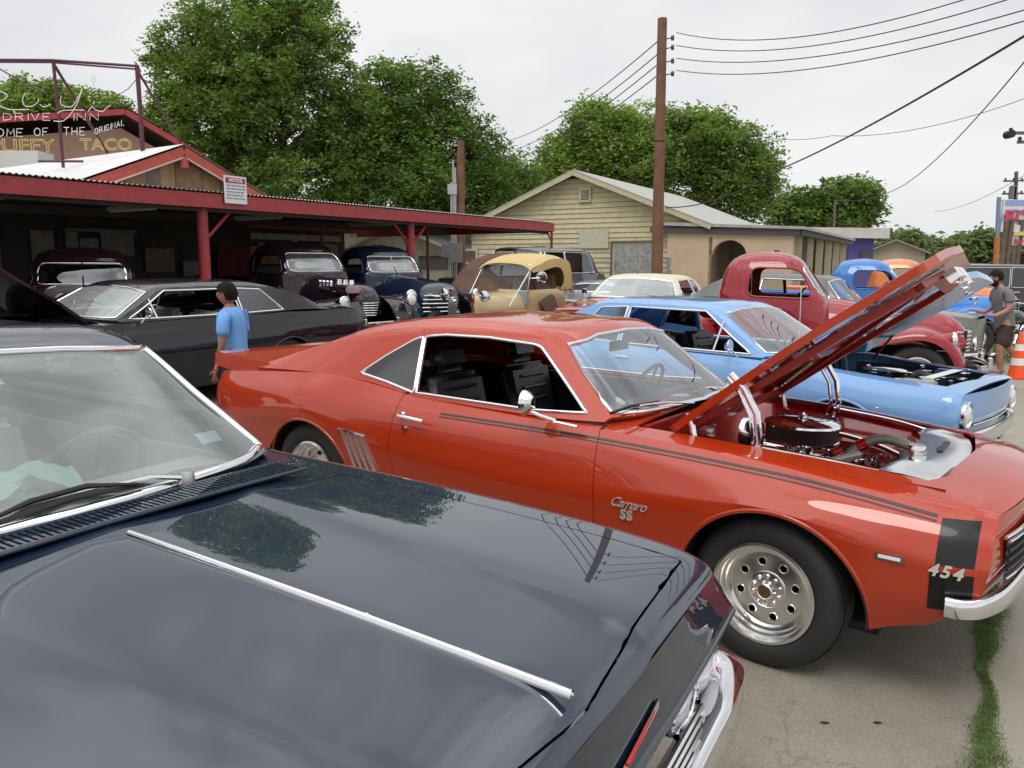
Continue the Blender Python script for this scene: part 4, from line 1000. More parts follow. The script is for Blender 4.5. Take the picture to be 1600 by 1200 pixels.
    for a, b_ in ((tr[0], tr[1]), (tr[1], tr[2])):
        ub(MB().beam(a-n2*.55, b_-n2*.55, .07, .13), 'eave_board', RED)
        ub(MB().add([a-n2*.6+Vector((0, 0, .1)), b_-n2*.6+Vector((0, 0, .1)), b_+n2*6+Vector((0, 0, .1)), a+n2*6+Vector((0, 0, .1))], [(0, 1, 2, 3)]), 'roof', mat('brown_roof', (.12, .07, .05), .8))
    a = onplane(20, 262, PP, D2); ub(MB().box(a-n2*.5, (1.4, .6, .55)), 'cooler_unit', mat('unit_white', (.6, .6, .57), .5))
drive_in()

def neon_sign():
    P = pt(218, 232, 12.3); D = Vector((1, .13, 0)).normalized(); n = Vector((-D.y, D.x, 0))
    zr = 3.0
    t = thing('neon_sign', 'large unlit neon sign on a purple brown pipe frame above the carport roof', 'sign', loc=(P.x, P.y, zr)); inv = Matrix.Translation((P.x, P.y, zr)).inverted()
    PM = mat('purple_brown_pipe', (.10, .035, .05), .5, .3)
    f = lambda u, v, o=0: onplane(u, v, P, D)-n*o
    def pb(mb, nm, m, ang=50): mb.xf(inv); return mb.build(nm, m, t, ang)
    pb(MB().tube([f(-160, 98), f(-60, 95), f(0, 93.5), f(80, 94), f(212, 103)], .02, 8), 'top_rail', PM); pb(MB().tube([f(-160, 103), f(0, 97), f(80, 97.5), f(212, 108)], .014, 8), 'top_rail', PM)
    pb(MB().tube([f(214, 102), f(219, 170), f(223, 236)], .035, 8), 'post', PM); pb(MB().tube([f(83, 96), f(92, 180), f(99, 262)], .024, 8), 'post', PM)
    pb(MB().tube([f(216, 112), f(246, 205)+n*1.2, f(252, 240)+n*1.6], .018, 8), 'strut', PM); pb(MB().tube([f(84, 100), f(108, 165)+n*.5, f(133, 252)+n*1.4], .022, 8), 'strut', PM)
    pb(MB().tube([f(-60, 78), f(0, 108), f(40, 131), f(74, 147)], .012, 6), 'stay_wire', PM); pb(MB().tube([f(60, 252), f(130, 252)], .02, 6), 'cross_rail', PM)
    pb(MB().tube([f(213, 124), f(200, 139), f(184, 149)], .006, 5), 'stay_wire', PM)
    NW = mat('unlit_neon_tube', (.72, .70, .66), .25, 0, .6); NY = mat('yellow_neon_tube', (.62, .50, .10), .3, 0, .6)
    ST_ = {'D': [[(0, 0), (0, 1), (.6, .85), (.75, .5), (.6, .15), (0, 0)]], 'R': [[(0, 0), (0, 1), (.6, .95), (.68, .75), (.55, .52), (0, .5)], [(.35, .5), (.72, 0)]], 'I': [[(.1, 0), (.1, 1)]], 'V': [[(0, 1), (.36, 0), (.72, 1)]], 'E': [[(.65, 0), (0, 0), (0, 1), (.65, 1)], [(0, .5), (.5, .5)]], 'N': [[(0, 0), (0, 1), (.7, 0), (.7, 1)]], 'H': [[(0, 0), (0, 1)], [(.7, 0), (.7, 1)], [(0, .5), (.7, .5)]],
           'O': [[(.38, 0), (.1, .15), (0, .5), (.1, .85), (.38, 1), (.66, .85), (.76, .5), (.66, .15), (.38, 0)]], 'M': [[(0, 0), (.08, 1), (.42, .3), (.76, 1), (.84, 0)]], 'F': [[(0, 0), (0, 1), (.62, 1)], [(0, .52), (.48, .52)]], 'T': [[(0, 1), (.7, 1)], [(.35, 1), (.35, 0)]], 'G': [[(.68, .8), (.38, 1), (.1, .85), (0, .5), (.1, .15), (.38, 0), (.7, .15), (.7, .45), (.45, .45)]], 'A': [[(0, 0), (.36, 1), (.72, 0)], [(.15, .38), (.57, .38)]], 'L': [[(0, 1), (0, 0), (.6, 0)]]}
    def strokes(s, u0, v0, u1, h, rise=0, r=.0055):
        adv = [(.35 if ch == 'I' else 1.08) for ch in s]; tot = sum(adv)-.3; x = 0
        for ch, a_ in zip(s, adv):
            mb = MB()
            for st in ST_[ch]:
                pts = [f(u0+(u1-u0)*(x+p)/tot, v0+rise*(x+p)/tot-h*q_, .05) for p, q_ in st]; mb.tube(pts, r, 6)
            o = pb(mb, 'neon_letter', NW); x += a_
    def neon(s, u0, v0, u1, h, m, rise=0, outline=True, nm='neon_word', r=.010):
        if m is NW: return strokes(s, u0, v0, u1, h, rise)
        a, b = f(u0, v0, .05), f(u1, v0+rise, .05); W = (b-a).length; H = h/FPX*12.2
        c = bpy.data.curves.new('t', 'FONT'); c.body = s; c.size = H/.72; c.fill_mode = 'NONE'; c.bevel_depth = r; c.bevel_resolution = 1; c.resolution_u = 4; c.offset = -.012 if not outline else 0
        o = bpy.data.objects.new('t', c); COL.objects.link(o); bpy.context.view_layer.update(); me = bpy.data.meshes.new_from_object(o); bpy.data.objects.remove(o)
        xs = [v.co.x for v in me.vertices]; x0, x1 = min(xs), max(xs)
        X = (b-a).normalized(); M = Matrix.Identity(4); Z = Vector((0, 0, 1)); Y = Z.cross(X)
        for i in range(3): M[i][0], M[i][1], M[i][2] = X[i], Z[i], -Y[i]
        M.translation = a
        me.transform(inv @ M @ Matrix.Translation((-x0*W/(x1-x0), 0, 0)) @ Matrix.Diagonal((W/(x1-x0), 1, 1, 1))); me.name = nm
        o = link(nm, me, m, t)
    neon('DRIVE', 8, 189, 83, 11, NW, r=.0045); neon('INN', 116, 189, 157, 11, NW, r=.0045)
    neon('HOME', -18, 214, 40, 12, NW, r=.0045); neon('OF', 56, 213, 79, 12, NW, r=.0045); neon('THE', 102, 212, 136, 12, NW, r=.0045); neon('ORIGINAL', 150, 211, 197, 9, NW, rise=-15, r=.0035)
    neon('PUFFY', -12, 238, 90, 19, NY, r=.0042); neon('TACO', 128, 235, 208, 17, NY, r=.0042)
    for S in ([(-30, 150), (-15, 145), (0, 143), (14, 150), (6, 158), (-8, 160), (0, 165), (18, 172), (48, 172)], [(42, 146), (38, 156), (41, 166), (52, 167), (61, 161), (63, 154)], [(64, 164), (72, 168), (82, 164)], [(98, 150), (97, 162), (106, 168), (116, 166), (126, 150), (131, 138), (124, 160), (112, 180), (100, 190), (86, 190)], [(92, 178), (100, 174), (118, 173), (134, 173)], [(140, 175), (146, 168), (152, 173), (162, 175), (168, 170), (175, 165)], [(145, 128), (149, 118), (152, 124), (148, 132), (150, 138)]):
        pts = [f(u, v, .05) for u, v in S]; k = len(pts)-1
        pb(MB().tube([cr1(pts, k*i/(k*6)) for i in range(k*6+1)], .0055, 6), 'neon_script', NW)
neon_sign()

def notice_sign():
    c = onplane(368, 297, CA-CN*.06, CD); t = thing('notice_sign', 'white notice sign with red heading fixed to the carport fascia', 'sign', loc=c)
    a, b = onplane(351, 297, CA-CN*.06, CD), onplane(386, 300, CA-CN*.06, CD); w = (b-a).to_2d().length; h = 41/FPX*c.y
    X = CD; Z = Vector((0, 0, 1)); M = Matrix.Identity(4)
    for i in range(3): M[i][0], M[i][1], M[i][2] = X[i], -CN[i]*-1, Z[i]
    # local: x along fascia, y away from street, z up
    def lb(mb, nm, m, p=t): mb.xf(M); return mb.build(nm, m, p)
    WS = mat('sign_white', (.72, .74, .74), .4)
    o = bm_obj('panel', (lambda b_: (bmesh.ops.transform(b_, matrix=M, verts=b_.verts), b_)[1])(bevel_box((0, 0, 0), (w, .012, h), .004)), WS, t)
    lb(MB().box((0, -.009, h*.34), (w*.86, .004, h*.19)), 'heading_panel', mat('sign_crimson', (.42, .012, .045), .5))
    T = M @ Matrix.Translation((0, -.014, h*.285)) @ Matrix.Rotation(PI/2, 4, 'X')
    text('heading_letters', 'NOTICE', h*.165, WS, T, t, align='CENTER', depth=.001, bold=.003)
    q = random.Random(2); G = mat('sign_grey_print', (.22, .22, .24), .6)
    for r in range(5):
        x = -w*.40; m = MB()
        while x < w*.34:
            k = q.uniform(.03, .075); m.box((x+k/2, -.008, h*(.15-.115*r)), (k, .002, h*.045)); x += k+.016
        o = lb(m, 'print_line', G); o['kind'] = 'stuff'
notice_sign()

# ------------------------------------------------------------ yellow house with stucco porch
HC = Vector((5.9, 25.0, 0)); HU = Vector((-.871, .491, 0)); HD = Vector((.491, .871, 0))
def yellow_house():
    t = thing('yellow_house', 'pale yellow clapboard house with wide gable and grey boarded window', 'house', loc=(HC.x, HC.y, .2)); inv = Matrix.Translation((HC.x, HC.y, .2)).inverted()
    def hb(mb, nm, m, ang=35, p=t): mb.xf(inv); return mb.build(nm, m, p, ang)
    W = 8.5; ze, zr = 2.98, 4.68; AP = HC+HU*(W/2)
    def zt(s): return ze+(zr-ze)*(1-abs(s-W/2)/(W/2))
    SD = [mat('yellow_siding', (.56, .51, .32), .75, var=(4, .14), bump=(18, .2)), mat('yellow_siding_worn', (.47, .42, .26), .8, var=(6, .26), bump=(18, .2)), mat('yellow_siding_grey', (.52, .47, .33), .8, var=(8, .2))]
    hb(MB().prism([(0, -.6), (W, -.6), (W, ze), (W/2, zr), (0, ze)], lambda p, k: HC+HU*p[0]+HD*(.06+.1*k)+Vector((0, 0, p[1]))), 'wall_core', mat('dark_sheathing', (.08, .07, .05), .9))
    q = random.Random(12); z = .25; bh = .165
    while z < zr-.1:
        zz = z+bh-.008; s0, s1 = 0.0, W
        if zz > ze: e = (zz-ze)/(zr-ze)*W/2; s0, s1 = e, W-e
        e0 = max(0, (z-ze)/(zr-ze)*W/2) if z > ze else 0
        if s1-s0 > .3:
            m = MB(); tl = q.uniform(-.008, .008)
            o1, o0 = HD*.05, HD*.02
            a0, a1 = HC+HU*e0, HC+HU*(W-e0); b0, b1 = HC+HU*s0, HC+HU*s1
            V = [a0+Vector((0, 0, z+tl))+o0, a1+Vector((0, 0, z-tl))+o0, b1+Vector((0, 0, zz))+o1, b0+Vector((0, 0, zz))+o1]; V += [v+HD*.03 for v in V]
            m.add(V, [(0, 1, 2, 3), (7, 6, 5, 4), (0, 4, 5, 1), (1, 5, 6, 2), (2, 6, 7, 3), (3, 7, 4, 0)])
            hb(m, 'siding_board', SD[0 if z > 1.9 else q.choice([0, 1, 2, 1])] if q.random() > .15 else SD[2], 20)
        z += bh
    F = lambda u, v: onplane(u, v, HC, HU)
    def rect(u0, v0, u1, v1, off, th, nm, m, p=t):
        a, b = F(u0, v0), F(u1, v1); a2, b2 = F(u1, v0), F(u0, v1); s0 = (a-HC).dot(HU); s1 = (a2-HC).dot(HU); z1 = (a.z+a2.z)/2; z0 = (b.z+b2.z)/2
        return hb(MB().prism([(s0, z0), (s1, z0), (s1, z1), (s0, z1)], lambda p_, k: HC+HU*p_[0]-HD*(off+th*k)+Vector((0, 0, p_[1]))), nm, m, 35, p)
    TR = mat('cream_trim', (.52, .47, .31), .65, var=(6, .12))
    # big window with mottled, papered panes
    rect(955, 376, 1025, 379, .0, .07, 'window_lintel', mat('brown_trim', (.16, .12, .08), .7))
    w = rect(958, 379, 1022, 430, .0, .03, 'window', TR)
    GP = mat('papered_window_glass', (.30, .31, .31), .22, 0, .5, var=(5, .45))
    for u0, u1 in ((960, 979), (980.5, 1000), (1001.5, 1020)):
        for v0, v1 in ((381, 403), (404.5, 428)): rect(u0, v0, u1, v1, .031, .01, 'pane', GP, w)
    rect(955, 377, 957.5, 432, .0, .06, 'window_post', mat('brown_trim', (.16, .12, .08), .7))
    rect(905, 357, 951, 388, .012, .012, 'pale_board', mat('pale_wall_patch', (.52, .50, .38), .7, var=(3, .08)))
    v_ = rect(905.5, 294, 924, 316, .0, .05, 'gable_vent', TR); rect(909, 298, 920.5, 312, .051, .01, 'vent_opening', DARK, v_)
    for k in range(4): rect(909.5, 299.5+k*3.2, 920, 301+k*3.2, .062, .012, 'louvre', TR, v_)
    for (u0, v0, u1, v1) in ((722, 389, 747, 412), (829, 382, 857, 398)):
        w = rect(u0, v0, u1, v1, .0, .05, 'window', TR); rect(u0+3, v0+3, u1-3, v1-2.5, .051, .01, 'pane', mat('dark_window_pane', (.12, .08, .07), .2, 0, .6, var=(9, .4)), w)
    # corner trim, rakes, roof
    hb(MB().beam(HC+HU*.03-HD*.0+Vector((0, 0, .1)), HC+HU*.03+Vector((0, 0, ze)), .09, .07, up=(0, 1, 0)), 'corner_board', TR)
    RG = mat('pale_shingle_roof', (.40, .39, .36), .8, var=(2.2, .14), bump=(40, .4)); L = 11.5
    for s, e in ((-.45, 1), (W+.45, -1)):
        zz = ze-(.45)*(zr-ze)/(W/2); a = HC+HU*s-HD*.35+Vector((0, 0, zz)); r = AP-HD*.35+Vector((0, 0, zr))
        hb(MB().beam(a+Vector((0, 0, .02)), r+Vector((0, 0, .02)), .04, .18), 'rake_board', TR)
        b = AP+Vector((0, 0, zr+.12)); m = MB()
        a2 = HC+HU*s+Vector((0, 0, zz+.12)); V = [a2-HD*.38, b-HD*.38, b+HD*L, a2+HD*L]; V += [v-Vector((0, 0, .035)) for v in V]
        m.add(V, [(0, 1, 2, 3), (7, 6, 5, 4), (0, 4, 5, 1), (1, 5, 6, 2), (2, 6, 7, 3), (3, 7, 4, 0)]); hb(m, 'roof', RG)
    for s in (0, W): hb(MB().add([HC+HU*s+HD*.1+Vector((0, 0, .1)), HC+HU*s+HD*L+Vector((0, 0, .1)), HC+HU*s+HD*L+Vector((0, 0, ze+.1)), HC+HU*s+HD*.1+Vector((0, 0, ze+.1))], [(0, 1, 2, 3)]), 'side_wall', SD[0])
    # meter box and conduit
    c = F(1048, 410)-HD*.1; g = MB().box(c, (.18, .12, .3), None); hb(g, 'meter_box', mat('meter_grey', (.30, .31, .31), .4, .6))
    c2 = F(1047, 425)-HD*.14; hb(MB().lathe([(0, -.06), (.09, -.06), (.09, .03), (0, .05)], c2, 'y', 16), 'meter', mat('meter_grey', (.30, .31, .31), .4, .6))
    hb(MB().tube([cr1([F(u, v)-HD*.08 for u, v in ((1036, 345), (1047, 352), (1051, 366), (1049, 385), (1048, 440))], 4*i/20) for i in range(21)], .016, 6), 'conduit', mat('conduit', (.2, .19, .17), .5))
    # porch
    p = thing('stucco_porch', 'tan stucco porch with arched opening beside the yellow house', 'porch', loc=(HC.x, HC.y, .2))
    ST = mat('tan_stucco', (.56, .43, .29), .9, bump=(50, .4), var=(1.6, .1))
    Q = HC+HU*.95-HD*.14; X = -HU
    s = lambda u, v=400: (onplane(u, v, Q, HU)-Q).dot(X)
    x0, x1 = s(1042), s(1238); a0, a1 = s(1112), s(1166); zt1 = 2.66; am = (a0+a1)/2; ar = (a1-a0)/2
    top = onplane(1139, 375, Q, HU).z; spr = top-ar*.9
    poly = [(x0, -.8), (a0, -.8), (a0, spr)]+[(am-ar*math.cos(PI*k/16), spr+ar*.9*math.sin(PI*k/16)) for k in range(1, 16)]+[(a1, spr), (a1, -.8), (x1, -.8), (x1, zt1-.15), (x0, zt1+.1)]
    m = MB().prism(poly, lambda q_, k: Q+X*q_[0]+HD*(.28*k)+Vector((0, 0, q_[1]))); hb(m, 'arch_wall', ST, 30, p)
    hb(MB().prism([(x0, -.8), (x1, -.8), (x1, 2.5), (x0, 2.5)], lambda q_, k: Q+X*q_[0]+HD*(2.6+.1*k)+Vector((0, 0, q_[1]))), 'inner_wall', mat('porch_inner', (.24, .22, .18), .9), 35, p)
    bm_ = MB().prism([(x0-.55, 2.70), (x1+.2, 2.52), (x1+.2, 2.64), (x0-.55, 2.86)], lambda q_, k: Q+X*q_[0]-HD*(.12-.1*k)+Vector((0, 0, q_[1]))); hb(bm_, 'porch_beam', mat('grey_beam', (.09, .09, .085), .7), 35, p)
    hb(MB().prism([(x0-.3, 2.9), (x1+.35, 2.68), (x1+.35, 2.76), (x0-.3, 3.0)], lambda q_, k: Q+X*q_[0]+HD*(-.2+13*k)+Vector((0, 0, q_[1]))), 'porch_roof', RG, 35, p)
    E0 = Q+X*(x1+.2)
    hb(MB().beam(E0+Vector((0, 0, 2.62)), E0+HD*13+Vector((0, 0, 2.62)), .08, .2), 'porch_fascia', mat('grey_beam', (.09, .09, .085), .7), 35, p)
    for k in range(6):
        c = E0+HD*(1.2+k*2.2)-X*.3; hb(MB().box((c.x, c.y, .95), (.26, .26, 3.3)), 'porch_post', TR, 35, p)
    hb(MB().prism([(0, -.8), (13, -.8), (13, 2.5), (0, 2.5)], lambda q_, k: E0-X*(2.6+.1*k)+HD*q_[0]+Vector((0, 0, q_[1]))), 'inner_wall', mat('brown_shopfront', (.20, .13, .09), .8, var=(2, .4)), 35, p)
yellow_house()
def gable_block(name, label, cat, u0, u1, vt, vap, vbase, Y, depth, wm, rm, D=None, flat=False, windows=()):
    """small far building: wall prism and two roof slabs, windows as parts"""
    D = Vector(D or (1, 0, 0)).normalized(); n = Vector((-D.y, D.x, 0)); P = pt((u0+u1)/2, vt, Y)
    t = thing(name, label, cat, loc=(P.x, P.y, gz(P.x, P.y))); inv = Matrix.Translation((P.x, P.y, gz(P.x, P.y))).inverted()
    f = lambda u, v: onplane(u, v, P, D)
    a, b = f(u0, vt), f(u1, vt); z = (a.z+b.z)/2; ap = f((u0+u1)/2, vap).z; w = (b-a).to_2d().length; A = Vector((a.x, a.y, 0)); g = min(gz(a.x, a.y), gz(b.x, b.y))-.2
    poly = [(0, g), (w, g), (w, z)]+([] if flat else [(w/2, ap)])+[(0, z)]
    m = MB().prism(poly, lambda q, k: A+D*q[0]+n*(depth*k)+Vector((0, 0, q[1]))); m.xf(inv); m.build('wall', wm, t, 20)
    if flat: slabs = [((-.6, z), (w+.6, z+.001), ap-z)]
    else: slabs = [((-.4, z-.15), (w/2, ap), .1), ((w/2, ap), (w+.4, z-.15), .1)]
    for p, q, th in slabs:
        m = MB().prism([p, q, (q[0], q[1]+th), (p[0], p[1]+th)], lambda r, k: A+D*r[0]+n*(-.5+(depth+1)*k)+Vector((0, 0, r[1]))); m.xf(inv); m.build('roof', rm, t, 20)
    for (a0, v0, a1, v1, wmn) in windows:
        c, d = f(a0, v0), f(a1, v1); s0, s1 = (c-A).dot(D), (d-A).dot(D)
        m = MB().prism([(s0, d.z), (s1, d.z), (s1, c.z), (s0, c.z)], lambda r, k: A+D*r[0]-n*(.02+.05*k)+Vector((0, 0, r[1]))); m.xf(inv); m.build('window', wmn, t, 20)
    return t
GREYR = mat('grey_metal_roof', (.36, .37, .37), .5, .3, var=(1.5, .25)); DW = mat('dark_window', (.03, .03, .035), .2, 0, .5)
gable_block('grey_roofed_shed', 'low shed with rusty grey metal roof seen under the carport', 'shed', 520, 735, 402, 356, 440, 31, 6, mat('pale_shed_wall', (.34, .33, .24), .8, var=(3, .3)), GREYR, (.87, -.3, 0), windows=((585, 405, 640, 425, mat('stacked_tan_boards', (.30, .25, .15), .8, var=(6, .4))), (655, 400, 700, 420, DW)))
gable_block('back_house', 'grey roofed house behind the yellow house seen over the carport', 'house', 690, 900, 352, 316, 400, 38, 8, mat('pale_yellow_wall', (.40, .37, .24), .8), mat('brown_grey_roof', (.24, .21, .18), .8, var=(2, .2)), (.5, .87, 0))
PUR = mat('purple_wall', (.10, .085, .27), .8, var=(2, .15))
gable_block('purple_building', 'purple walled shop with flat white roof beyond the porch', 'building', 1215, 1366, 372, 356, 420, 44, 10, PUR, mat('white_flat_roof', (.58, .57, .52), .7, var=(2, .1)), (.97, .25, 0), flat=True, windows=((1308, 388, 1322, 402, mat('magenta_window', (.10, .03, .14), .4)), (1344, 394, 1362, 408, DW)))
gable_block('tan_shed', 'low tan shed with sloping roof beyond the purple building', 'shed', 1362, 1440, 392, 376, 420, 58, 8, mat('tan_wall', (.42, .36, .26), .8), mat('tan_roof', (.30, .28, .24), .8), (.87, -.49, 0))

# ------------------------------------------------------------ poles and wires
WOOD = mat('brown_pole_wood', (.17, .085, .048), .8, bump=(20, .5), var=(3, .35)); GPOLE = mat('grey_pole_wood', (.15, .115, .09), .85, var=(3, .3)); WIRE = mat('black_wire', (.03, .03, .035), .6)
def wire(name, label, P, sag, r=.011, cat='wire', group='overhead wires'):
    pts = []
    for (a, b), s in zip(zip(P, P[1:]), sag if hasattr(sag, '__len__') else [sag]*(len(P)-1)):
        a, b = Vector(a), Vector(b); pts += [a.lerp(b, i/24)-Vector((0, 0, s*4*(i/24)*(1-i/24))) for i in range(25)]
    q = [pts[0]]+[p for p in pts[1:] if p is not pts[0]]
    o = MB(); last = None; k = []
    for p in q:
        if last is None or (p-last).length > 1e-3: k.append(p); last = p
    tag(o.tube(k, r, 5).build(name, WIRE, None, 60), label, cat, group)
def poles():
    b = pt(1027, 470, 20); tp = pt(1035, 29, 20.2); g = gz(b.x, b.y)
    t = thing('utility_pole', 'tall bare brown wooden utility pole in front of the yellow house', 'utility pole', loc=(b.x, b.y, g)); L = lambda p: Vector(p)-Vector((b.x, b.y, g))
    foot = Vector((b.x-.02, b.y, g)); MB().tube([L(foot), L(foot.lerp(tp, .5)), L(tp)], [.155, .135, .115], 14).build('pole', WOOD, t)
    ins = []
    for i, v in enumerate((60, 75, 96, 116)):
        c = pt(1042, v, 20.1); MB().tube([L(pt(1036, v+2, 20.1)), L(pt(1050, v-1, 20.1))], .014, 6).build('insulator_arm', mat('dark_iron', (.05, .05, .05), .5, .8), t)
        MB().lathe([(0, -.07), (.035, -.06), (.045, -.02), (.03, 0), (.045, .02), (.03, .06), (0, .07)], L(pt(1051, v-1, 20.1)), 'z', 12).build('insulator', mat('brown_glaze', (.08, .04, .03), .2, 0, .8), t)
    MB().lathe([(.135, -.02), (.14, 0), (.135, .02)], L(foot.lerp(tp, .61)), 'z', 14).build('band', mat('dark_iron', (.05, .05, .05), .5, .8), t)
    names = ['topmost', 'second', 'third', 'lowest']
    ends = [((1530, -8), 11.5), ((1610, -12), 11), ((1640, 4), 10.6), ((1650, 18), 10.4)]
    for i, v in enumerate((51, 71, 91, 110)):
        (u1, v1), Y1 = ends[i]; a = pt(1057, v, 20.1); e = pt(u1, v1, Y1)
        mid = pt(1200, (57, 78, 98, 118)[i], 16.8); sag = max(.12, (a.lerp(e, .33).z-mid.z)/(4*.33*.67)); wire('power_line', names[i]+' of the four wires running right from the bare pole', [a, e], sag*.85 if sag < 1.2 else .5, .0095)
        a2 = pt(1031, (62, 82, 98, 115)[i], 20.1); e2 = pt(780-i*4, (222, 240, 256, 268)[i], 46); wire('power_line', names[i]+' of the four wires running left from the bare pole', [a2, e2], .5, .014)
    wire('service_cable', 'thick cable rising from the house roof to the upper right', [pt(1040, 324, 25.2), pt(1220, 264, 19), pt(1660, 20, 9)], [.25, .1], .017)
    wire('service_cable', 'cable from the far wooden post rising to the right edge', [pt(1306, 312, 60), pt(1400, 296, 45), pt(1640, 48, 20)], [.3, .5], .02)
    wire('telephone_line', 'faint wire above the third tree running right', [pt(1175, 211, 40), pt(1300, 212, 36), pt(1620, 147, 26)], [.2, .4], .012)
    wire('telephone_line', 'faint lower wire dropping towards the crossarm pole', [pt(1460, 330, 60), pt(1620, 262, 30)], [.4], .012)
    # pole with conduits behind the carport
    b = pt(716, 420, 24.5); tp = pt(720, 220, 24.5); g = gz(b.x, b.y); t = thing('utility_pole', 'grey wooden pole with metal conduits rising behind the carport roof', 'utility pole', loc=(b.x, b.y, g)); L = lambda p: Vector(p)-Vector((b.x, b.y, g))
    MB().tube([L((b.x+.08, b.y, g)), L(tp)], [.14, .11], 12).build('pole', WOOD, t)
    for du, v0 in ((-8, 250), (-5, 262), (-11, 285)):
        a = pt(716+du, v0, 24.3); MB().tube([L((a.x, a.y, g)), L(a)], .035, 8).build('conduit', STEEL, t)
    c = pt(707, 296, 24.3); MB().box(L(c), (.28, .2, .3)).build('meter_box', STEEL, t)
    c = pt(712, 395, 24.2); MB().box(L(c), (.4, .25, .6)).build('meter_box', STEEL, t); c = pt(698, 392, 24.2); MB().box(L(c), (.3, .2, .4)).build('meter_box', STEEL, t)
    # far crossarm poles
    for (u, vt, vb, Y, lab, arms) in ((1588, 268, 400, 60, 'grey utility pole with two crossarms and a transformer at the far right', ((283, 1568, 1612), (303, 1566, 1612))), (1640, 190, 420, 34, 'utility pole whose crossarm reaches in at the upper right edge', ((208, 1576, 1680), (222, 1590, 1660))), (1305, 312, 360, 60, 'thin pale wooden post standing behind the flat white roof', ())):
        b = pt(u, vb, Y); tp = pt(u, vt, Y); g = gz(b.x, b.y); t = thing('utility_pole', lab, 'utility pole', loc=(b.x, b.y, g)); L = lambda p: Vector(p)-Vector((b.x, b.y, g)); r = .16 if arms else .10
        MB().tube([L((b.x, b.y, g)), L(tp)], [r, r*.8], 10).build('pole', GPOLE, t)
        for v, ua, ub in arms:
            MB().beam(L(pt(ua, v, Y-.2)), L(pt(ub, v-1, Y-.2)), .12, .12).build('crossarm', GPOLE, t)
            for uu in np.linspace(ua+3, ub-3, 4): MB().lathe([(0, .0), (.08, .0), (.06, .12), (.09, .16), (0, .22)], L(pt(uu, v-.5, Y-.2)), 'z', 10).build('insulator', mat('dark_iron', (.05, .05, .05), .5, .8), t)
        if Y == 60: MB().lathe([(0, -.5), (.28, -.5), (.28, .4), (.1, .5), (0, .5)], L(pt(1583, 300, Y-.5)), 'z', 14).build('transformer', STEEL, t)
        if Y == 34: MB().lathe([(0, -.2), (.16, -.2), (.16, .2), (0, .2)], L(pt(1577, 210, Y-.2)), 'y', 14).build('cutout_switch', mat('dark_iron', (.05, .05, .05), .5, .8), t)
poles()
def signs():
    Y = 40
    def board(u0, v0, u1, v1, Y, nm, m, t, L, off=0):
        a, b = pt(u0, v0, Y-off), pt(u1, v1, Y-off); c = (a+b)/2; return MB().box(L(c), (b.x-a.x, .12, abs(a.z-b.z))).build(nm, m, t)
    WB = mat('billboard_white', (.66, .68, .70), .5, var=(.6, .08))
    b = pt(1562, 420, Y); g = gz(b.x, b.y); t = thing('billboard', 'white billboard with pink letters on a blue and orange post', 'sign', loc=(b.x, b.y, g)); L = lambda p: Vector(p)-Vector((b.x, b.y, g))
    board(1567, 312, 1680, 362, Y, 'panel', WB, t, L); MB().tube([L((b.x-.1, b.y, g)), L(pt(1558, 370, Y))], .13, 10).build('post', mat('rusty_orange_post', (.45, .17, .05), .7, var=(3, .3)), t); MB().tube([L(pt(1558, 370, Y)), L(pt(1561, 308, Y))], .10, 10).build('post', mat('blue_grey_post', (.22, .25, .38), .6), t)
    MB().beam(L(pt(1559, 314, Y)), L(pt(1570, 314, Y)), .06, .06).build('bracket', STEEL, t)
    text('billboard_letters', 'BO', .98, mat('pink_red_letters', (.60, .06, .12), .5), Matrix.Translation(L(pt(1568, 350, Y-.15))) @ Matrix.Rotation(PI/2, 4, 'X'), t, depth=.02, bold=.02)
    AR = mat('pale_blue_arc', (.28, .38, .62), .5)
    pts = [L(pt(1585+19*math.cos(PI-a*PI/16), 342-14*math.sin(a*PI/16), Y-.1)) for a in range(15)]; MB().tube(pts, .06, 6).build('billboard_arc', AR, t)
    MB().box(L(pt(1612, 316.5, Y-.08)), (2.6, .02, .25)).build('billboard_band', AR, t)
    Y = 36; b = pt(1578, 420, Y); g = gz(b.x, b.y); t = thing('shop_sign', 'smaller sign board with yellow band and red letters below the billboard', 'sign', loc=(b.x, b.y, g)); L = lambda p: Vector(p)-Vector((b.x, b.y, g))
    board(1582, 352, 1660, 383, Y, 'panel', WB, t, L); board(1584, 362, 1660, 368, Y, 'yellow_band', mat('yellow_band', (.75, .60, .20), .5), t, L, .1); board(1576, 343, 1680, 346, Y, 'top_rail', GPOLE, t, L)
    text('sign_letters', 'Bar', .32, mat('pink_red_letters', (.60, .06, .12), .5), Matrix.Translation(L(pt(1584, 381, Y-.12))) @ Matrix.Rotation(PI/2, 4, 'X'), t, depth=.01, bold=.01)
    for u in (1573, 1581, 1597): a = pt(u, 345, Y); MB().tube([L((a.x-.1, a.y, g)), L(a)], .11, 8).build('post', GPOLE, t)
signs()

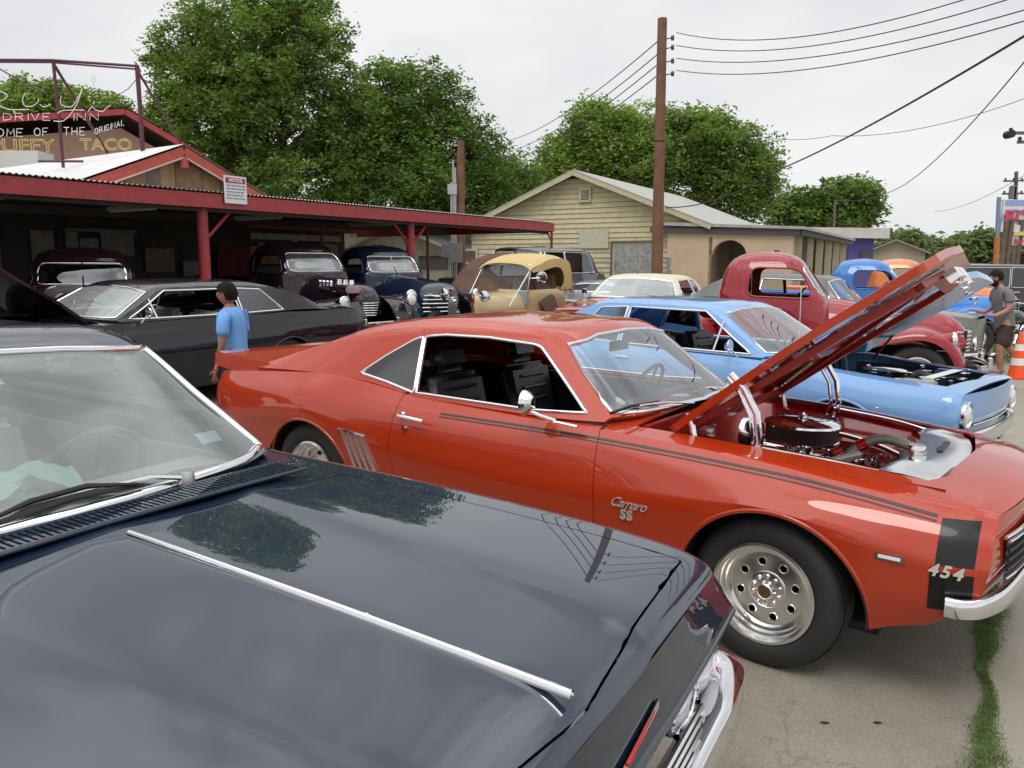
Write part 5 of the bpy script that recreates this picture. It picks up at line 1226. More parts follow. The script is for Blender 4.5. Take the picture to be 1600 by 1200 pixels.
# ------------------------------------------------------------ trees
def leaf_mat(name, col, amt=.6):
    m = bpy.data.materials.new(name); m.use_nodes = True; t = m.node_tree; p = t.nodes['Principled BSDF']; L = t.links
    c = N(t, 'ShaderNodeTexCoord'); n = N(t, 'ShaderNodeTexNoise', Scale=.55, Detail=3.0); n2 = N(t, 'ShaderNodeTexNoise', Scale=7.0, Detail=2.0)
    L.new(c.outputs['Object'], n.inputs['Vector']); L.new(c.outputs['Object'], n2.inputs['Vector'])
    a = N(t, 'ShaderNodeMath', operation='ADD'); L.new(n.outputs[0], a.inputs[0]); L.new(n2.outputs[0], a.inputs[1])
    r = N(t, 'ShaderNodeValToRGB'); r.color_ramp.elements[0].position = .36; r.color_ramp.elements[1].position = .64
    r.color_ramp.elements[0].color = tuple(v*(1-amt) for v in col)+(1,); r.color_ramp.elements[1].color = (col[0]*(1+amt*.9), col[1]*(1+amt*.7), col[2]*(1+amt*.4), 1)
    h = N(t, 'ShaderNodeMath', operation='MULTIPLY'); h.inputs[1].default_value = .5; L.new(a.outputs[0], h.inputs[0]); L.new(h.outputs[0], r.inputs[0]); L.new(r.outputs[0], p.inputs['Base Color'])
    p.inputs['Roughness'].default_value = .5; p.inputs['Specular IOR Level'].default_value = .35
    tr = N(t, 'ShaderNodeBsdfTranslucent'); mx_ = N(t, 'ShaderNodeMixShader'); mx_.inputs[0].default_value = .33
    g = N(t, 'ShaderNodeVectorMath', operation='MULTIPLY'); g.inputs[1].default_value = (1.5, 1.5, .6); L.new(r.outputs[0], g.inputs[0]); L.new(g.outputs[0], tr.inputs[0])
    L.new(p.outputs[0], mx_.inputs[1]); L.new(tr.outputs[0], mx_.inputs[2]); L.new(mx_.outputs[0], t.nodes['Material Output'].inputs['Surface']); return m
LM = {'deep': leaf_mat('leaf_deep_green', (.11, .195, .045)), 'mid': leaf_mat('leaf_mid_green', (.145, .24, .058)), 'fresh': leaf_mat('leaf_fresh_green', (.19, .30, .075)), 'far': leaf_mat('leaf_far_green', (.15, .21, .10), .35)}
BARK = mat('bark', (.07, .055, .042), .9, bump=(14, .6), var=(4, .3))
def tree(name, label, base, blobs, nclump, perclump, leaf, m, clump=.6, seed=1, trunk=.25, group=None, cat='tree'):
    t = thing(name, label, cat, loc=base, group=group); g = np.random.default_rng(seed)
    B = np.array(blobs, float); B[:, :3] -= np.array(base); vol = (B[:, 3]*B[:, 4]*B[:, 5])**(2/3.); idx = g.choice(len(B), nclump, p=vol/vol.sum())
    d = g.normal(size=(nclump, 3)); d /= np.linalg.norm(d, axis=1)[:, None]; rad = g.uniform(.3, 1.12, nclump)**.6
    C = B[idx, :3]+d*B[idx, 3:6]*rad[:, None]
    C[:, 2] = np.maximum(C[:, 2], B[idx, 2]-B[idx, 5]*.85)
    cs = clump*g.uniform(.45, 1.25, nclump)
    n = nclump*perclump; ci = np.repeat(np.arange(nclump), perclump)
    off = g.normal(size=(n, 3))*np.array([.46, .46, .24])*cs[ci][:, None]
    off[:, 2] -= .35*np.hypot(off[:, 0], off[:, 1])**2/np.maximum(cs[ci], .1)      # sprays droop outwards
    P = C[ci]+off; a = g.normal(size=(n, 3)); a[:, 2] *= .45; a /= np.linalg.norm(a, axis=1)[:, None]
    nn = g.normal(size=(n, 3))+np.array([0, 0, 1.0]); b = np.cross(a, nn); b /= np.linalg.norm(b, axis=1)[:, None]
    s = leaf*g.uniform(.6, 1.35, n)[:, None]; w = s*.42
    V = np.stack([P-a*s, P+b*w, P+a*s, P-b*w], 1).reshape(-1, 3)
    me = bpy.data.meshes.new('crown'); me.vertices.add(4*n); me.vertices.foreach_set('co', V.ravel()); me.loops.add(4*n); me.loops.foreach_set('vertex_index', np.arange(4*n)); me.polygons.add(n)
    me.polygons.foreach_set('loop_start', np.arange(n)*4); me.polygons.foreach_set('loop_total', np.full(n, 4)); me.update(); me.validate()
    link('crown', me, m, t)
    w_ = MB(); top = B[:, :3].mean(0); q = random.Random(seed); fk = Vector((top[0]*.5, top[1]*.5, max(1.2, (B[:, 2]-B[:, 5]).min()+.6)))
    w_.tube([(0, 0, -.3), fk*.5+Vector((.05, 0, 0)), fk], [trunk*1.25, trunk, trunk*.85], 10); w_.build('trunk', BARK, t)
    w_ = MB()
    for i in range(len(B)):
        e = Vector(B[i, :3]); md = fk.lerp(e, .5)+Vector((q.uniform(-.4, .4), q.uniform(-.4, .4), .3)); w_.tube([fk-Vector((0, 0, .2)), md, e], [trunk*.6, trunk*.35, trunk*.12], 7)
        for k in range(7):
            dd = Vector((q.gauss(0, 1), q.gauss(0, 1), q.gauss(.3, .8))).normalized(); e2 = e+Vector((dd.x*B[i, 3], dd.y*B[i, 4], dd.z*B[i, 5]))*.97; w_.tube([md.lerp(e, q.uniform(.2, 1)), (e+e2)/2+Vector((0, 0, .15)), e2], [trunk*.22, trunk*.12, trunk*.03], 5)
    w_.build('limbs', BARK, t)
    return t
def blob(u, v, Y, ru, rv, rd=None):
    c = pt(u, v, Y); k = Y/FPX; return (c.x, c.y, c.z, ru*k, rd or ru*k*.9, rv*k)
def base_at(u, Y): c = pt(u, 414, Y); return (c.x, c.y, gz(c.x, c.y))
tree('pecan_tree', 'tallest dark green tree behind the carport, reaching the top of the photo', base_at(410, 30), [blob(400, 60, 30, 118, 80), blob(300, 95, 30, 62, 62), blob(475, 75, 29, 66, 70), blob(330, 180, 30, 85, 62), blob(455, 190, 29.5, 95, 75), blob(395, 130, 29, 100, 70), blob(330, 262, 30.5, 85, 55), blob(470, 285, 29, 90, 55), blob(430, -5, 30, 80, 50), blob(255, 75, 30, 26, 34), blob(275, 170, 30, 34, 30), blob(545, 215, 30, 55, 65), blob(548, 145, 30, 30, 35), blob(520, 265, 30, 60, 60)], 1150, 88, .088, LM['mid'], .62, 3, .32)
tree('pecan_tree', 'second big tree right of the tallest one behind the carport', base_at(640, 33), [blob(640, 170, 33, 92, 70), blob(590, 240, 32, 80, 80), blob(690, 240, 33, 90, 70), blob(620, 300, 31, 105, 55), blob(745, 265, 34, 60, 55), blob(720, 310, 34, 90, 45), blob(610, 130, 33, 40, 35), blob(560, 200, 32, 40, 60), blob(790, 285, 36, 52, 42)], 980, 82, .092, LM['deep'], .66, 5, .28)
tree('elm_tree', 'broad green tree behind the yellow house, left of the bare pole', base_at(950, 46), [blob(950, 215, 46, 75, 45), blob(900, 255, 46, 60, 45), blob(985, 250, 46, 75, 50), blob(865, 285, 46, 35, 35), blob(925, 180, 46, 30, 22), blob(1000, 190, 46, 38, 28)], 560, 64, .13, LM['fresh'], .9, 8, .3)
tree('elm_tree', 'broad rounded green tree behind the yellow house, right of the bare pole', base_at(1110, 47), [blob(1090, 225, 47, 75, 48), blob(1140, 250, 47, 72, 62), blob(1070, 280, 47, 80, 45), blob(1165, 295, 47, 50, 50), blob(1120, 195, 47, 30, 22), blob(1185, 265, 47, 28, 40), blob(1060, 190, 47, 35, 22)], 680, 64, .13, LM['mid'], .9, 9, .3)
tree('elm_tree', 'dark rounded tree standing beyond the purple building', base_at(1300, 75), [blob(1315, 315, 75, 55, 36), blob(1250, 325, 75, 42, 30), blob(1345, 320, 75, 28, 40), blob(1215, 335, 75, 22, 22), blob(1290, 340, 75, 70, 22)], 800, 20, .26, LM['deep'], 1.1, 11, .3)
tree('small_tree', 'sparse light green tree behind the neon sign', base_at(60, 30), [blob(20, 170, 30, 60, 32), blob(90, 165, 30, 50, 34), blob(150, 170, 30, 50, 26), blob(35, 135, 30, 16, 18), blob(70, 145, 30, 28, 16), blob(190, 180, 30, 24, 22), blob(235, 195, 30, 30, 22)], 700, 18, .10, LM['fresh'], .42, 13, .12)
tree('background_tree', 'bright green tree in the gap between the two big trees', base_at(800, 52), [blob(790, 295, 52, 60, 32), blob(850, 290, 52, 40, 40), blob(740, 300, 52, 40, 30)], 500, 22, .17, LM['fresh'], .8, 15, .25)
FT = ['first tree from the left in the far row right of the purple building', 'second pale tree in the far row left of the water tower', 'small tree in the far row below the water tower', 'low tree in the far row above the raised blue hood', 'dark tree in the far row right of the raised hoods', 'last tree in the far row behind the billboard post', 'tree at the far right edge behind the sign boards']
for i, (u, v, ru, rv, Y) in enumerate(((1410, 380, 34, 22, 110), (1448, 388, 22, 18, 115), (1470, 398, 22, 12, 125), (1500, 384, 24, 20, 120), (1538, 382, 30, 24, 105), (1570, 388, 28, 24, 110), (1625, 385, 40, 26, 100))):
    tree('far_tree', FT[i], base_at(u, Y), [blob(u, v, Y, ru, rv), blob(u-ru*.4, v+8, Y, ru*.7, rv*.6), blob(u+ru*.5, v+6, Y, ru*.6, rv*.7)], 150, 16, .5, LM['far'], 1.9, 20+i, .25, group='trees at the end of the street')
c = pt(1450, 371, 260); t = thing('water_tower', 'tiny pale blue water tower above the far trees', 'water tower', loc=(c.x, c.y, gz(c.x, c.y)))
MB().ell((0, 0, c.z-gz(c.x, c.y)), (1.6, 1.6, 1.2)).build('tank', mat('tower_blue', (.45, .52, .68), .5), t); MB().tube([(0, 0, 0), (0, 0, c.z-gz(c.x, c.y))], .35, 8).build('stem', mat('tower_blue', (.45, .52, .68), .5), t)
# green mass of shrubs along the horizon so no bare skyline is left
q = random.Random(31)
def far_wood():
    g = np.random.default_rng(4); n = 26000; x = g.uniform(-150, 330, n); y = 190+g.uniform(0, 40, n)-.10*np.abs(x); z = g.uniform(0, 1, n)**.7*(7+2.5*np.sin(x*.11)+1.5*np.sin(x*.31+1))
    z = z+np.array([gz(a, b) for a, b in zip(x, y)]); P = np.stack([x, y, z], 1); a = g.normal(size=(n, 3)); a /= np.linalg.norm(a, axis=1)[:, None]; b = np.cross(a, g.normal(size=(n, 3))); b /= np.linalg.norm(b, axis=1)[:, None]
    s = g.uniform(.5, 1.3, n)[:, None]; V = np.stack([P-a*s, P+b*s*.5, P+a*s, P-b*s*.5], 1).reshape(-1, 3); me = bpy.data.meshes.new('wood'); me.from_pydata(V.tolist(), [], [(4*i, 4*i+1, 4*i+2, 4*i+3) for i in range(n)])
    tag(link('distant_woods', me, LM['far']), 'pale far off line of woods on the horizon', 'woods', kind='stuff')
far_wood()
camaro(); near_car()
# ------------------------------------------------------------ generic period coupe / sedan from measured proportions
def rows_from(xr, xf, wb, hw, zh, zb, zd, roc=.22, nose=.10, tail=.08, crease=.64):
    """xr/xf: rear and front end, wb: wheelbase, zh/zb/zd: edge height at nose, belt, tail"""
    X = [xr, xr+.10, xr+.35, -wb-.35, -wb, -wb+.4, -wb*.62, -wb*.40, -.75, -.35, 0, .35, xf-.25, xf-.08, xf]
    X = [X[0]]+[max(X[i], X[i-1]+.02) for i in range(1, len(X))]
    for i in range(1, len(X)):
        if X[i] <= X[i-1]: X[i] = X[i-1]+.02
    n = len(X); s = lambda a: [-v*hw for v in a]
    e = [zd, zd+.01, zd+.015, zd+.02, zd+.03, (zd+zb)/2+.01, zb, zb, zb-.005, zb-.015, (zb+zh)/2, zh+.02, zh+.01, zh, zh-.02]
    r0 = ([.08, .03]+[0]*10+[-.04, -.08, -.12], s([.82, .87, .92, .94, .94, .94, .94, .94, .94, .94, .94, .94, .92, .90, .87]), [.40, .36, .30, .25, roc, roc, roc, roc, roc, roc, roc+.02, .28, .32, .35, .37])
    r1 = ([.03, .01]+[0]*10+[-.01, -.02, -.03], s([.88, .92, .96, .98, .985, .985, .98, .98, .98, .98, .98, .975, .955, .93, .90]), [.52]*n)
    r2 = ([0]*n, s([.90, .94, .975, .995, 1, 1, 1, 1, 1, 1, 1, .99, .965, .94, .91]), [crease-.02]*3+[crease, crease+.03, crease, crease-.01, crease-.01, crease, crease+.02, crease+.03, crease, crease-.02, crease-.03, crease-.03])
    r3 = ([0]*n, s([.88, .92, .955, .97, .975, .975, .97, .965, .965, .96, .955, .945, .92, .90, .87]), [min(v-.07, crease+.16) for v in e])
    r4 = ([0]*n, s([.83, .86, .88, .89, .89, .89, .89, .89, .89, .885, .88, .87, .85, .83, .80]), e)
    zc = [e[0]+.02]+[v+.035 for v in e[1:12]]+[e[12]+.03, e[13]+.025, e[14]+.02]
    return X, [r0, r1, r2, r3, r4], zc
def coupe(name, label, M, paint, xr, xf, wb, hw, zh, zb, zd, xc, xt, xq, xd, zr, wr, roofpaint=None, hood=None, hood_ang=None, hs=(0, 0), glassm=None, deck_hw=None, archr=.36, cat='car', vent=True, bw=None, style='cap', intm=None, seatm=None, group=None, qx=None, **kw):
    hsol = kw.pop('hoodsolid', .03); tint = kw.pop('tint', None)
    X, rows, zc = rows_from(xr, xf, wb, hw, zh, zb, zd, **kw)
    b = hw*.88; q = (xq+xt)/2
    gh = [[(xd-.05, -b*.97, zd+.03), ((xd+xq)/2, -b, zb+.02), (xq, -b, zb+.01), ((q+xq)/2, -b, zb+.0), (q, -b, zb), ((q+xt)/2, -b, zb), (xt, -b, zb), ((xt+xc)/2, -b*.985, zb+.005), (xc, -b*.94, zb+.01)],
          [(xd, -b*.90, zd+.045), ((xd+xq)/2, -(b*.45+wr*.55), (zb+zr)/2+.02), (xq, -wr*1.04, zr-.075), ((q+xq)/2, -wr*1.01, zr-.055), (q, -wr, zr-.05), ((q+xt)/2, -wr, zr-.05), (xt, -wr, zr-.07), ((xt+xc)/2, -(b+wr)/2*.985, (zb+zr)/2-.01), (xc+.02, -b*.92, zb+.025)],
          [(xd, -b*.6, zd+.05), ((xd+xq)/2+.02, -wr*.8, (zb+zr)/2+.05), (xq+.03, -wr*.8, zr-.03), ((q+xq)/2, -wr*.78, zr-.012), (q, -wr*.78, zr-.005), ((q+xt)/2, -wr*.78, zr-.008), (xt+.05, -wr*.8, zr-.035), ((xt+xc)/2+.07, -wr*.85, (zb+zr)/2+.01), (xc+.12, -b*.65, zb+.03)],
          [(xd, 0, zd+.055), ((xd+xq)/2+.04, 0, (zb+zr)/2+.06), (xq+.05, 0, zr-.012), ((q+xq)/2, 0, zr+.008), (q, 0, zr+.015), ((q+xt)/2, 0, zr+.012), (xt+.09, 0, zr-.015), ((xt+xc)/2+.12, 0, (zb+zr)/2+.03), (xc+.19, 0, zb+.035)]]
    al = b*.92-.045; ws = [(al, zb+.05), (wr-.035, zr-.095), (wr*.5, zr-.062), (.001, zr-.05)]
    rw = [(b*.72, zd+.10), (wr-.12, zr-.12), (wr*.5, zr-.10), (.001, zr-.09)]
    dq = qx if qx is not None else q-.25
    zt_ = zr-.085
    sw = [('quarter_window', [(xq-.18, zb+.03), (xq+.06, zt_-.02), (dq, zt_), (dq, zb+.02)], True), ('side_window', [(dq+.04, zb+.02), (dq+.04, zt_), (xt-.02, zt_), (xc-.10, zb+.03)], bool(tint))]
    door = [(dq-.06, zb+.2), (xc-.02, zb+.2), (xc+.03, zb-.1), (xc+.06, .30), (dq-.02, .30)]
    fl1 = lambda p: p.y < -hw*.87; fl2 = lambda p: p.y > hw*.87
    hd = hood or [(xc+.16, -hw*.78), (xc+.16, hw*.78), (xf-.14, hw*.68), (xf-.08, 0), (xf-.14, -hw*.68)]
    S = dict(paint=paint, x=X, rows=rows, zc=zc, creases=(2, 4), bulgeF=.07, bulgeR=.05, arch=[(0, archr, .30), (-wb, archr, .30)], lipy=lambda x, z: hw*.98, nu=80, nt=3,
             hoodsolid=hsol, cabin=[[(xd+.5, -hw*.76), (xd+.5, hw*.76), (xc-.06, hw*.78), (xc-.06, -hw*.78)]], panels=[('door', door, 'xz', fl1), ('door', door, 'xz', fl2), ('hood', hd, 'xy', lambda p: p.z > zh-.1)],
             gh=gh, gnu=44, xmid=q, ws=ws, rw=rw, sw=sw, tub=(xd+.5, xc+.04, hw*.76, .28, zb), pan=(xr+.2, xf-.05, .24), roofpaint=roofpaint or paint, trimr=.010,
             intm=intm or BLACKV, seatm=seatm or BLACKV, head=False, wheels=[dict(x=0, y=hw*.84, r=.325, w=.2, rr=.19, style=style), dict(x=-wb, y=hw*.84, r=.325, w=.2, rr=.19, style=style)])
    if glassm: S['wsglass'] = glassm
    if tint: S['sideglass'] = tint
    if hood_ang: S['hood_open'] = (xc+.2, zb+.01, hood_ang); S['hs'] = hs
    root, parts = build_coupe(name, label, cat, M, S)
    if group: root['group'] = group
    pr = [(.0, -.055), (-.03, -.05), (-.045, -.02), (-.045, .02), (-.03, .05), (0, .055), (.012, .03), (.012, -.03)]
    for sg, x in ((1, xf), (-1, xr)):
        c = [(x-sg*.25, -hw*.99, .45), (x-sg*.05, -hw*.96, .45), (x+sg*.06, -hw*.7, .45), (x+sg*.10, 0, .45), (x+sg*.06, hw*.7, .45), (x-sg*.05, hw*.96, .45), (x-sg*.25, hw*.99, .45)]
        if sg < 0: c = c[::-1]
        bar([cr1([Vector(v) for v in c], 6*i/36) for i in range(37)], pr).build('bumper', CHROME, root, 60)
    bx = lambda y: xf-.03+.07*(1-(abs(y)/hw/.9)**2)+.012
    MB().grid([[Vector((bx(y), y, z)) for z in (.535, .705)] for y in np.linspace(-hw*.56, hw*.56, 15)]).build('grille', BLACK, root, 60)
    for z in (.54, .58, .62, .66, .70): MB().tube([(bx(y)+.006, y, z) for y in np.linspace(-hw*.56, hw*.56, 15)], .005, 5).build('grille_bar', CHROME, root)
    for s in (-1, 1):
        MB().lathe([(0, .03), (.05, .025), (.082, .0), (.085, -.03)], (xf+.02, s*hw*.74, .63), 'x', 24).build('headlight', LAMP, root)
        MB().lathe([(.082, .0), (.09, .02), (.10, .01), (.10, -.04)], (xf+.02, s*hw*.74, .63), 'x', 24).build('headlight_bezel', CHROME, root)
        MB().tube([(dq+.06, s*hw*.985, zb-.10), (dq+.22, s*hw*.987, zb-.10)], .011, 8).build('door_handle', CHROME, root)
        MB().box((xr-.03, s*hw*.7, .66), (.02, hw*.3, .10)).build('taillight', REDL, root)
        m = MB().lathe([(0, -.035), (.035, -.03), (.055, 0), (.05, .006), (0, .006)], (xc-.22, s*(hw+.01), zb+.10), 'x', 20); m.tube([(xc-.2, s*(hw+.01), zb+.07), (xc-.16, s*(hw*.97), zb+.0)], .008, 6); m.build('wing_mirror', CHROME, root)
        if vent: MB().tube([(xt+.20, s*(wr+.075), zr-.16), (xt+.17, s*(b*.985), zb+.02)], .009, 6).build('vent_window_bar', CHROME, root)
    return root, parts
def simple_bay(root, xc, xf, hw, z, col, hood=None):
    b = MB(); b.box(((xc+xf)/2+.05, 0, z-.40), (xf-xc-.2, hw*1.5, .03)); b.build('bay_floor', DARK, root)
    for s in (-1, 1): MB().box(((xc+xf)/2+.05, s*hw*.74, z-.22), (xf-xc-.2, .03, .36)).build('inner_fender', BLACK, root)
    MB().lathe([(0, .05), (.13, .045), (.17, .035), (.17, -.02), (.12, -.03)], (0.02, 0, z-.05), 'z', 40).build('air_cleaner', CHROME, root, 30)
    bb = bevel_box((.0, 0, z-.22), (.6, .44, .22), .03); bm_obj('engine_block', bb, mat('engine_cast', (.12, .12, .12), .5, .5, var=(20, .5)), root)
    for s in (-1, 1): bb = bevel_box((0, s*.22, z-.12), (.5, .12, .08), .025); bm_obj('valve_cover', bb, CHROME, root, 50)
    MB().box((xf-.28, 0, z-.18), (.05, hw*.9, .32)).build('radiator', BLACK, root); MB().box((xf-.28, 0, z-.012), (.08, hw*.92, .02)).build('radiator_tank', CHROME, root); bm_obj('battery', bevel_box((.42, -.45, z-.1), (.24, .17, .16), .01), mat('battery_white', (.4, .4, .38), .4), root); bm_obj('reservoir', bevel_box((.35, .5, z-.08), (.16, .12, .12), .02), mat('bottle_blue', (.05, .1, .3), .4), root)
    MB().tube([cr1([Vector(v) for v in [(.18, .05, z-.10), (.26, .06, z-.02), (.36, .02, z-.03), (xf-.28, 0, z-.05)]], 3*i/15) for i in range(16)], .022, 8).build('hose', mat('grey_hose', (.26, .25, .22), .42), root)
    q = random.Random(8); c = MB()
    for i in range(16):
        x, y, zz = q.uniform(-.4, .5), q.uniform(-.45, .45), z-q.uniform(.08, .2); c.tube([cr1([Vector((x, y, zz)), Vector((x+q.uniform(-.1, .1), y+q.uniform(-.1, .1), zz+.06)), Vector((x+q.uniform(-.2, .2), y+q.uniform(-.2, .2), zz-.05))], t/3) for t in range(7)], .009, 5)
    o = c.build('engine_wiring', BLACK, root); o['kind'] = 'stuff'; c = MB()
    for i in range(34): c.box((q.uniform(-.35, .62), q.uniform(-.5, .5), z-q.uniform(.02, .12)), (q.uniform(.03, .1), q.uniform(.03, .08), .05), Matrix.Rotation(q.uniform(0, 3), 3, 'Z'))
    o = c.build('bright_fittings', CHROME, root); o['kind'] = 'stuff'
# sky blue coupe with raised hood
BL = mat('sky_blue_paint', (.18, .36, .66), .4, 0, 1.0, spec=.2)
mu, mp_ = coupe('classic_coupe', 'sky blue two door coupe with hood raised, parked beside the orange red one', frame(3.10, 6.52, -.775), BL, -3.78, .80, 2.743, .87, .80, .89, .91, -.72, -1.34, -2.58, -3.20, 1.335, .57, hoodsolid=.055, hood_ang=R(37.5), hs=(.12, .06), glassm=glass('mustang_ws', (.75, .85, .83), .16, sky_haze=.05))
simple_bay(mu, -.6, .75, .87, .84, BL)
for s in (-1, 1):
    m = MB(); m.tube([(.18, s*.835, .66), (.28, s*.86, .635), (.40, s*.835, .66)], .006, 5); m.build('wing_badge', CHROME, mu)
MB().tube([(-.30, .62, .84), (.02, .60, 1.30)], .010, 6).build('hood_prop', BLACK, mu)
MB().tube([(-.05, -.62, .84), (-.12, -.60, 1.12)], .012, 6).build('hood_prop', BLACK, mu)
MB().tube([(-.42, -.70, .90), (-.44, -.70, 1.50)], .0035, 5).build('aerial', CHROME, mu)
# black hardtop facing left
BK = mat('gloss_black_paint', (.006, .006, .010), .4, 0, 1.0, cior=1.55, spec=.1)
go, gp_ = coupe('black_hardtop', 'long glossy black hardtop facing left behind the boy, hood raised at the photo edge', frame(-5.049, 7.521, -2.15), BK, -4.25, .95, 2.92, .93, .86, .96, .93, -.85, -1.42, -2.72, -3.62, 1.34, .63, hood_ang=R(40), hs=(.1, .05), glassm=glass('gto_ws', (.66, .78, .74), .18, sky_haze=.22), group=None, seatm=mat('pale_vinyl', (.5, .5, .46), .5))
simple_bay(go, -.7, .85, .93, .90, BK)
MB().box((-1.02, .46, 1.09), (.01, .11, .05), Matrix.Rotation(R(-35), 3, 'Y')).build('windshield_sticker', mat('pale_blue_sticker', (.55, .65, .8), .5), gp_['windshield'])
# red convertible with cream top
c = pt(995, 437, 14.2); a = R(247); RC = mat('deep_red_paint', (.36, .018, .02), .3, .1, 1.0)
coupe('red_convertible', 'red car with raised cream top and pale windshield behind the blue roof', frame(c.x+math.cos(a)*1.1, c.y+math.sin(a)*1.1, a, -.04), RC, -4.3, 1.0, 3.02, .99, .88, .96, .95, -.85, -1.35, -2.7, -3.3, 1.38, .64, roofpaint=mat('cream_canvas', (.60, .56, .43), .8, bump=(60, .1)), intm=mat('red_vinyl', (.28, .03, .03), .5), seatm=mat('red_vinyl', (.28, .03, .03), .5), glassm=glass('gto_ws', (.66, .78, .74), .18, sky_haze=.22))
c = pt(905, 440, 17.5); a = R(243)
coupe('silver_coupe', 'low silver grey car behind the tan topped roadster and beside the red convertible', frame(c.x+math.cos(a)*.2, c.y+math.sin(a)*.2, a, -.12), mat('silver_paint', (.34, .35, .37), .35, .5, 1.0), -3.9, 1.0, 2.8, .93, .84, .92, .92, -.8, -1.4, -2.6, -3.3, 1.18, .6)
c = pt(812, 398, 18.5); a = R(235)
coupe('grey_wagon', 'dark grey topped wagon with green glass directly behind the tan topped roadster', frame(c.x+1.2*math.cos(a), c.y+1.2*math.sin(a), a, .12), mat('charcoal_paint', (.05, .05, .055), .35, .3, 1.0), -3.9, .9, 2.8, .92, .98, 1.08, 1.05, -.8, -1.15, -3.1, -3.6, 1.68, .68, qx=-2.0)
# grey and black fifties car between the trucks
c = pt(1290, 450, 12.4); a = R(-35)
coupe('grey_fifties_sedan', 'rounded grey fifties car with chrome windshield frame behind the maroon truck', frame(c.x+1.2*math.cos(a), c.y+1.2*math.sin(a), a, .05), mat('grey_satin_paint', (.12, .125, .12), .5, .2, .5), -3.9, .9, 2.9, .92, .98, 1.04, .98, -.85, -1.2, -2.5, -3.2, 1.47, .60, vent=False)
# dark van and sedan at the right
c = pt(1560, 430, 21.5); a = R(-8)
coupe('black_van', 'black van with tinted windows parked behind the bearded man', frame(c.x+2.2*math.cos(a), c.y+2.2*math.sin(a), a, .18), mat('black_van_paint', (.012, .012, .014), .3, .2, 1.0), -4.2, .8, 3.0, .97, 1.02, 1.10, 1.10, -.65, -1.0, -3.9, -4.1, 1.72, .80, qx=-2.3, cat='van', tint=mat('black_privacy_glass', (.012, .013, .015), .08, 0, 1.0), glassm=glass('dark_tint', (.15, .15, .17), .1))
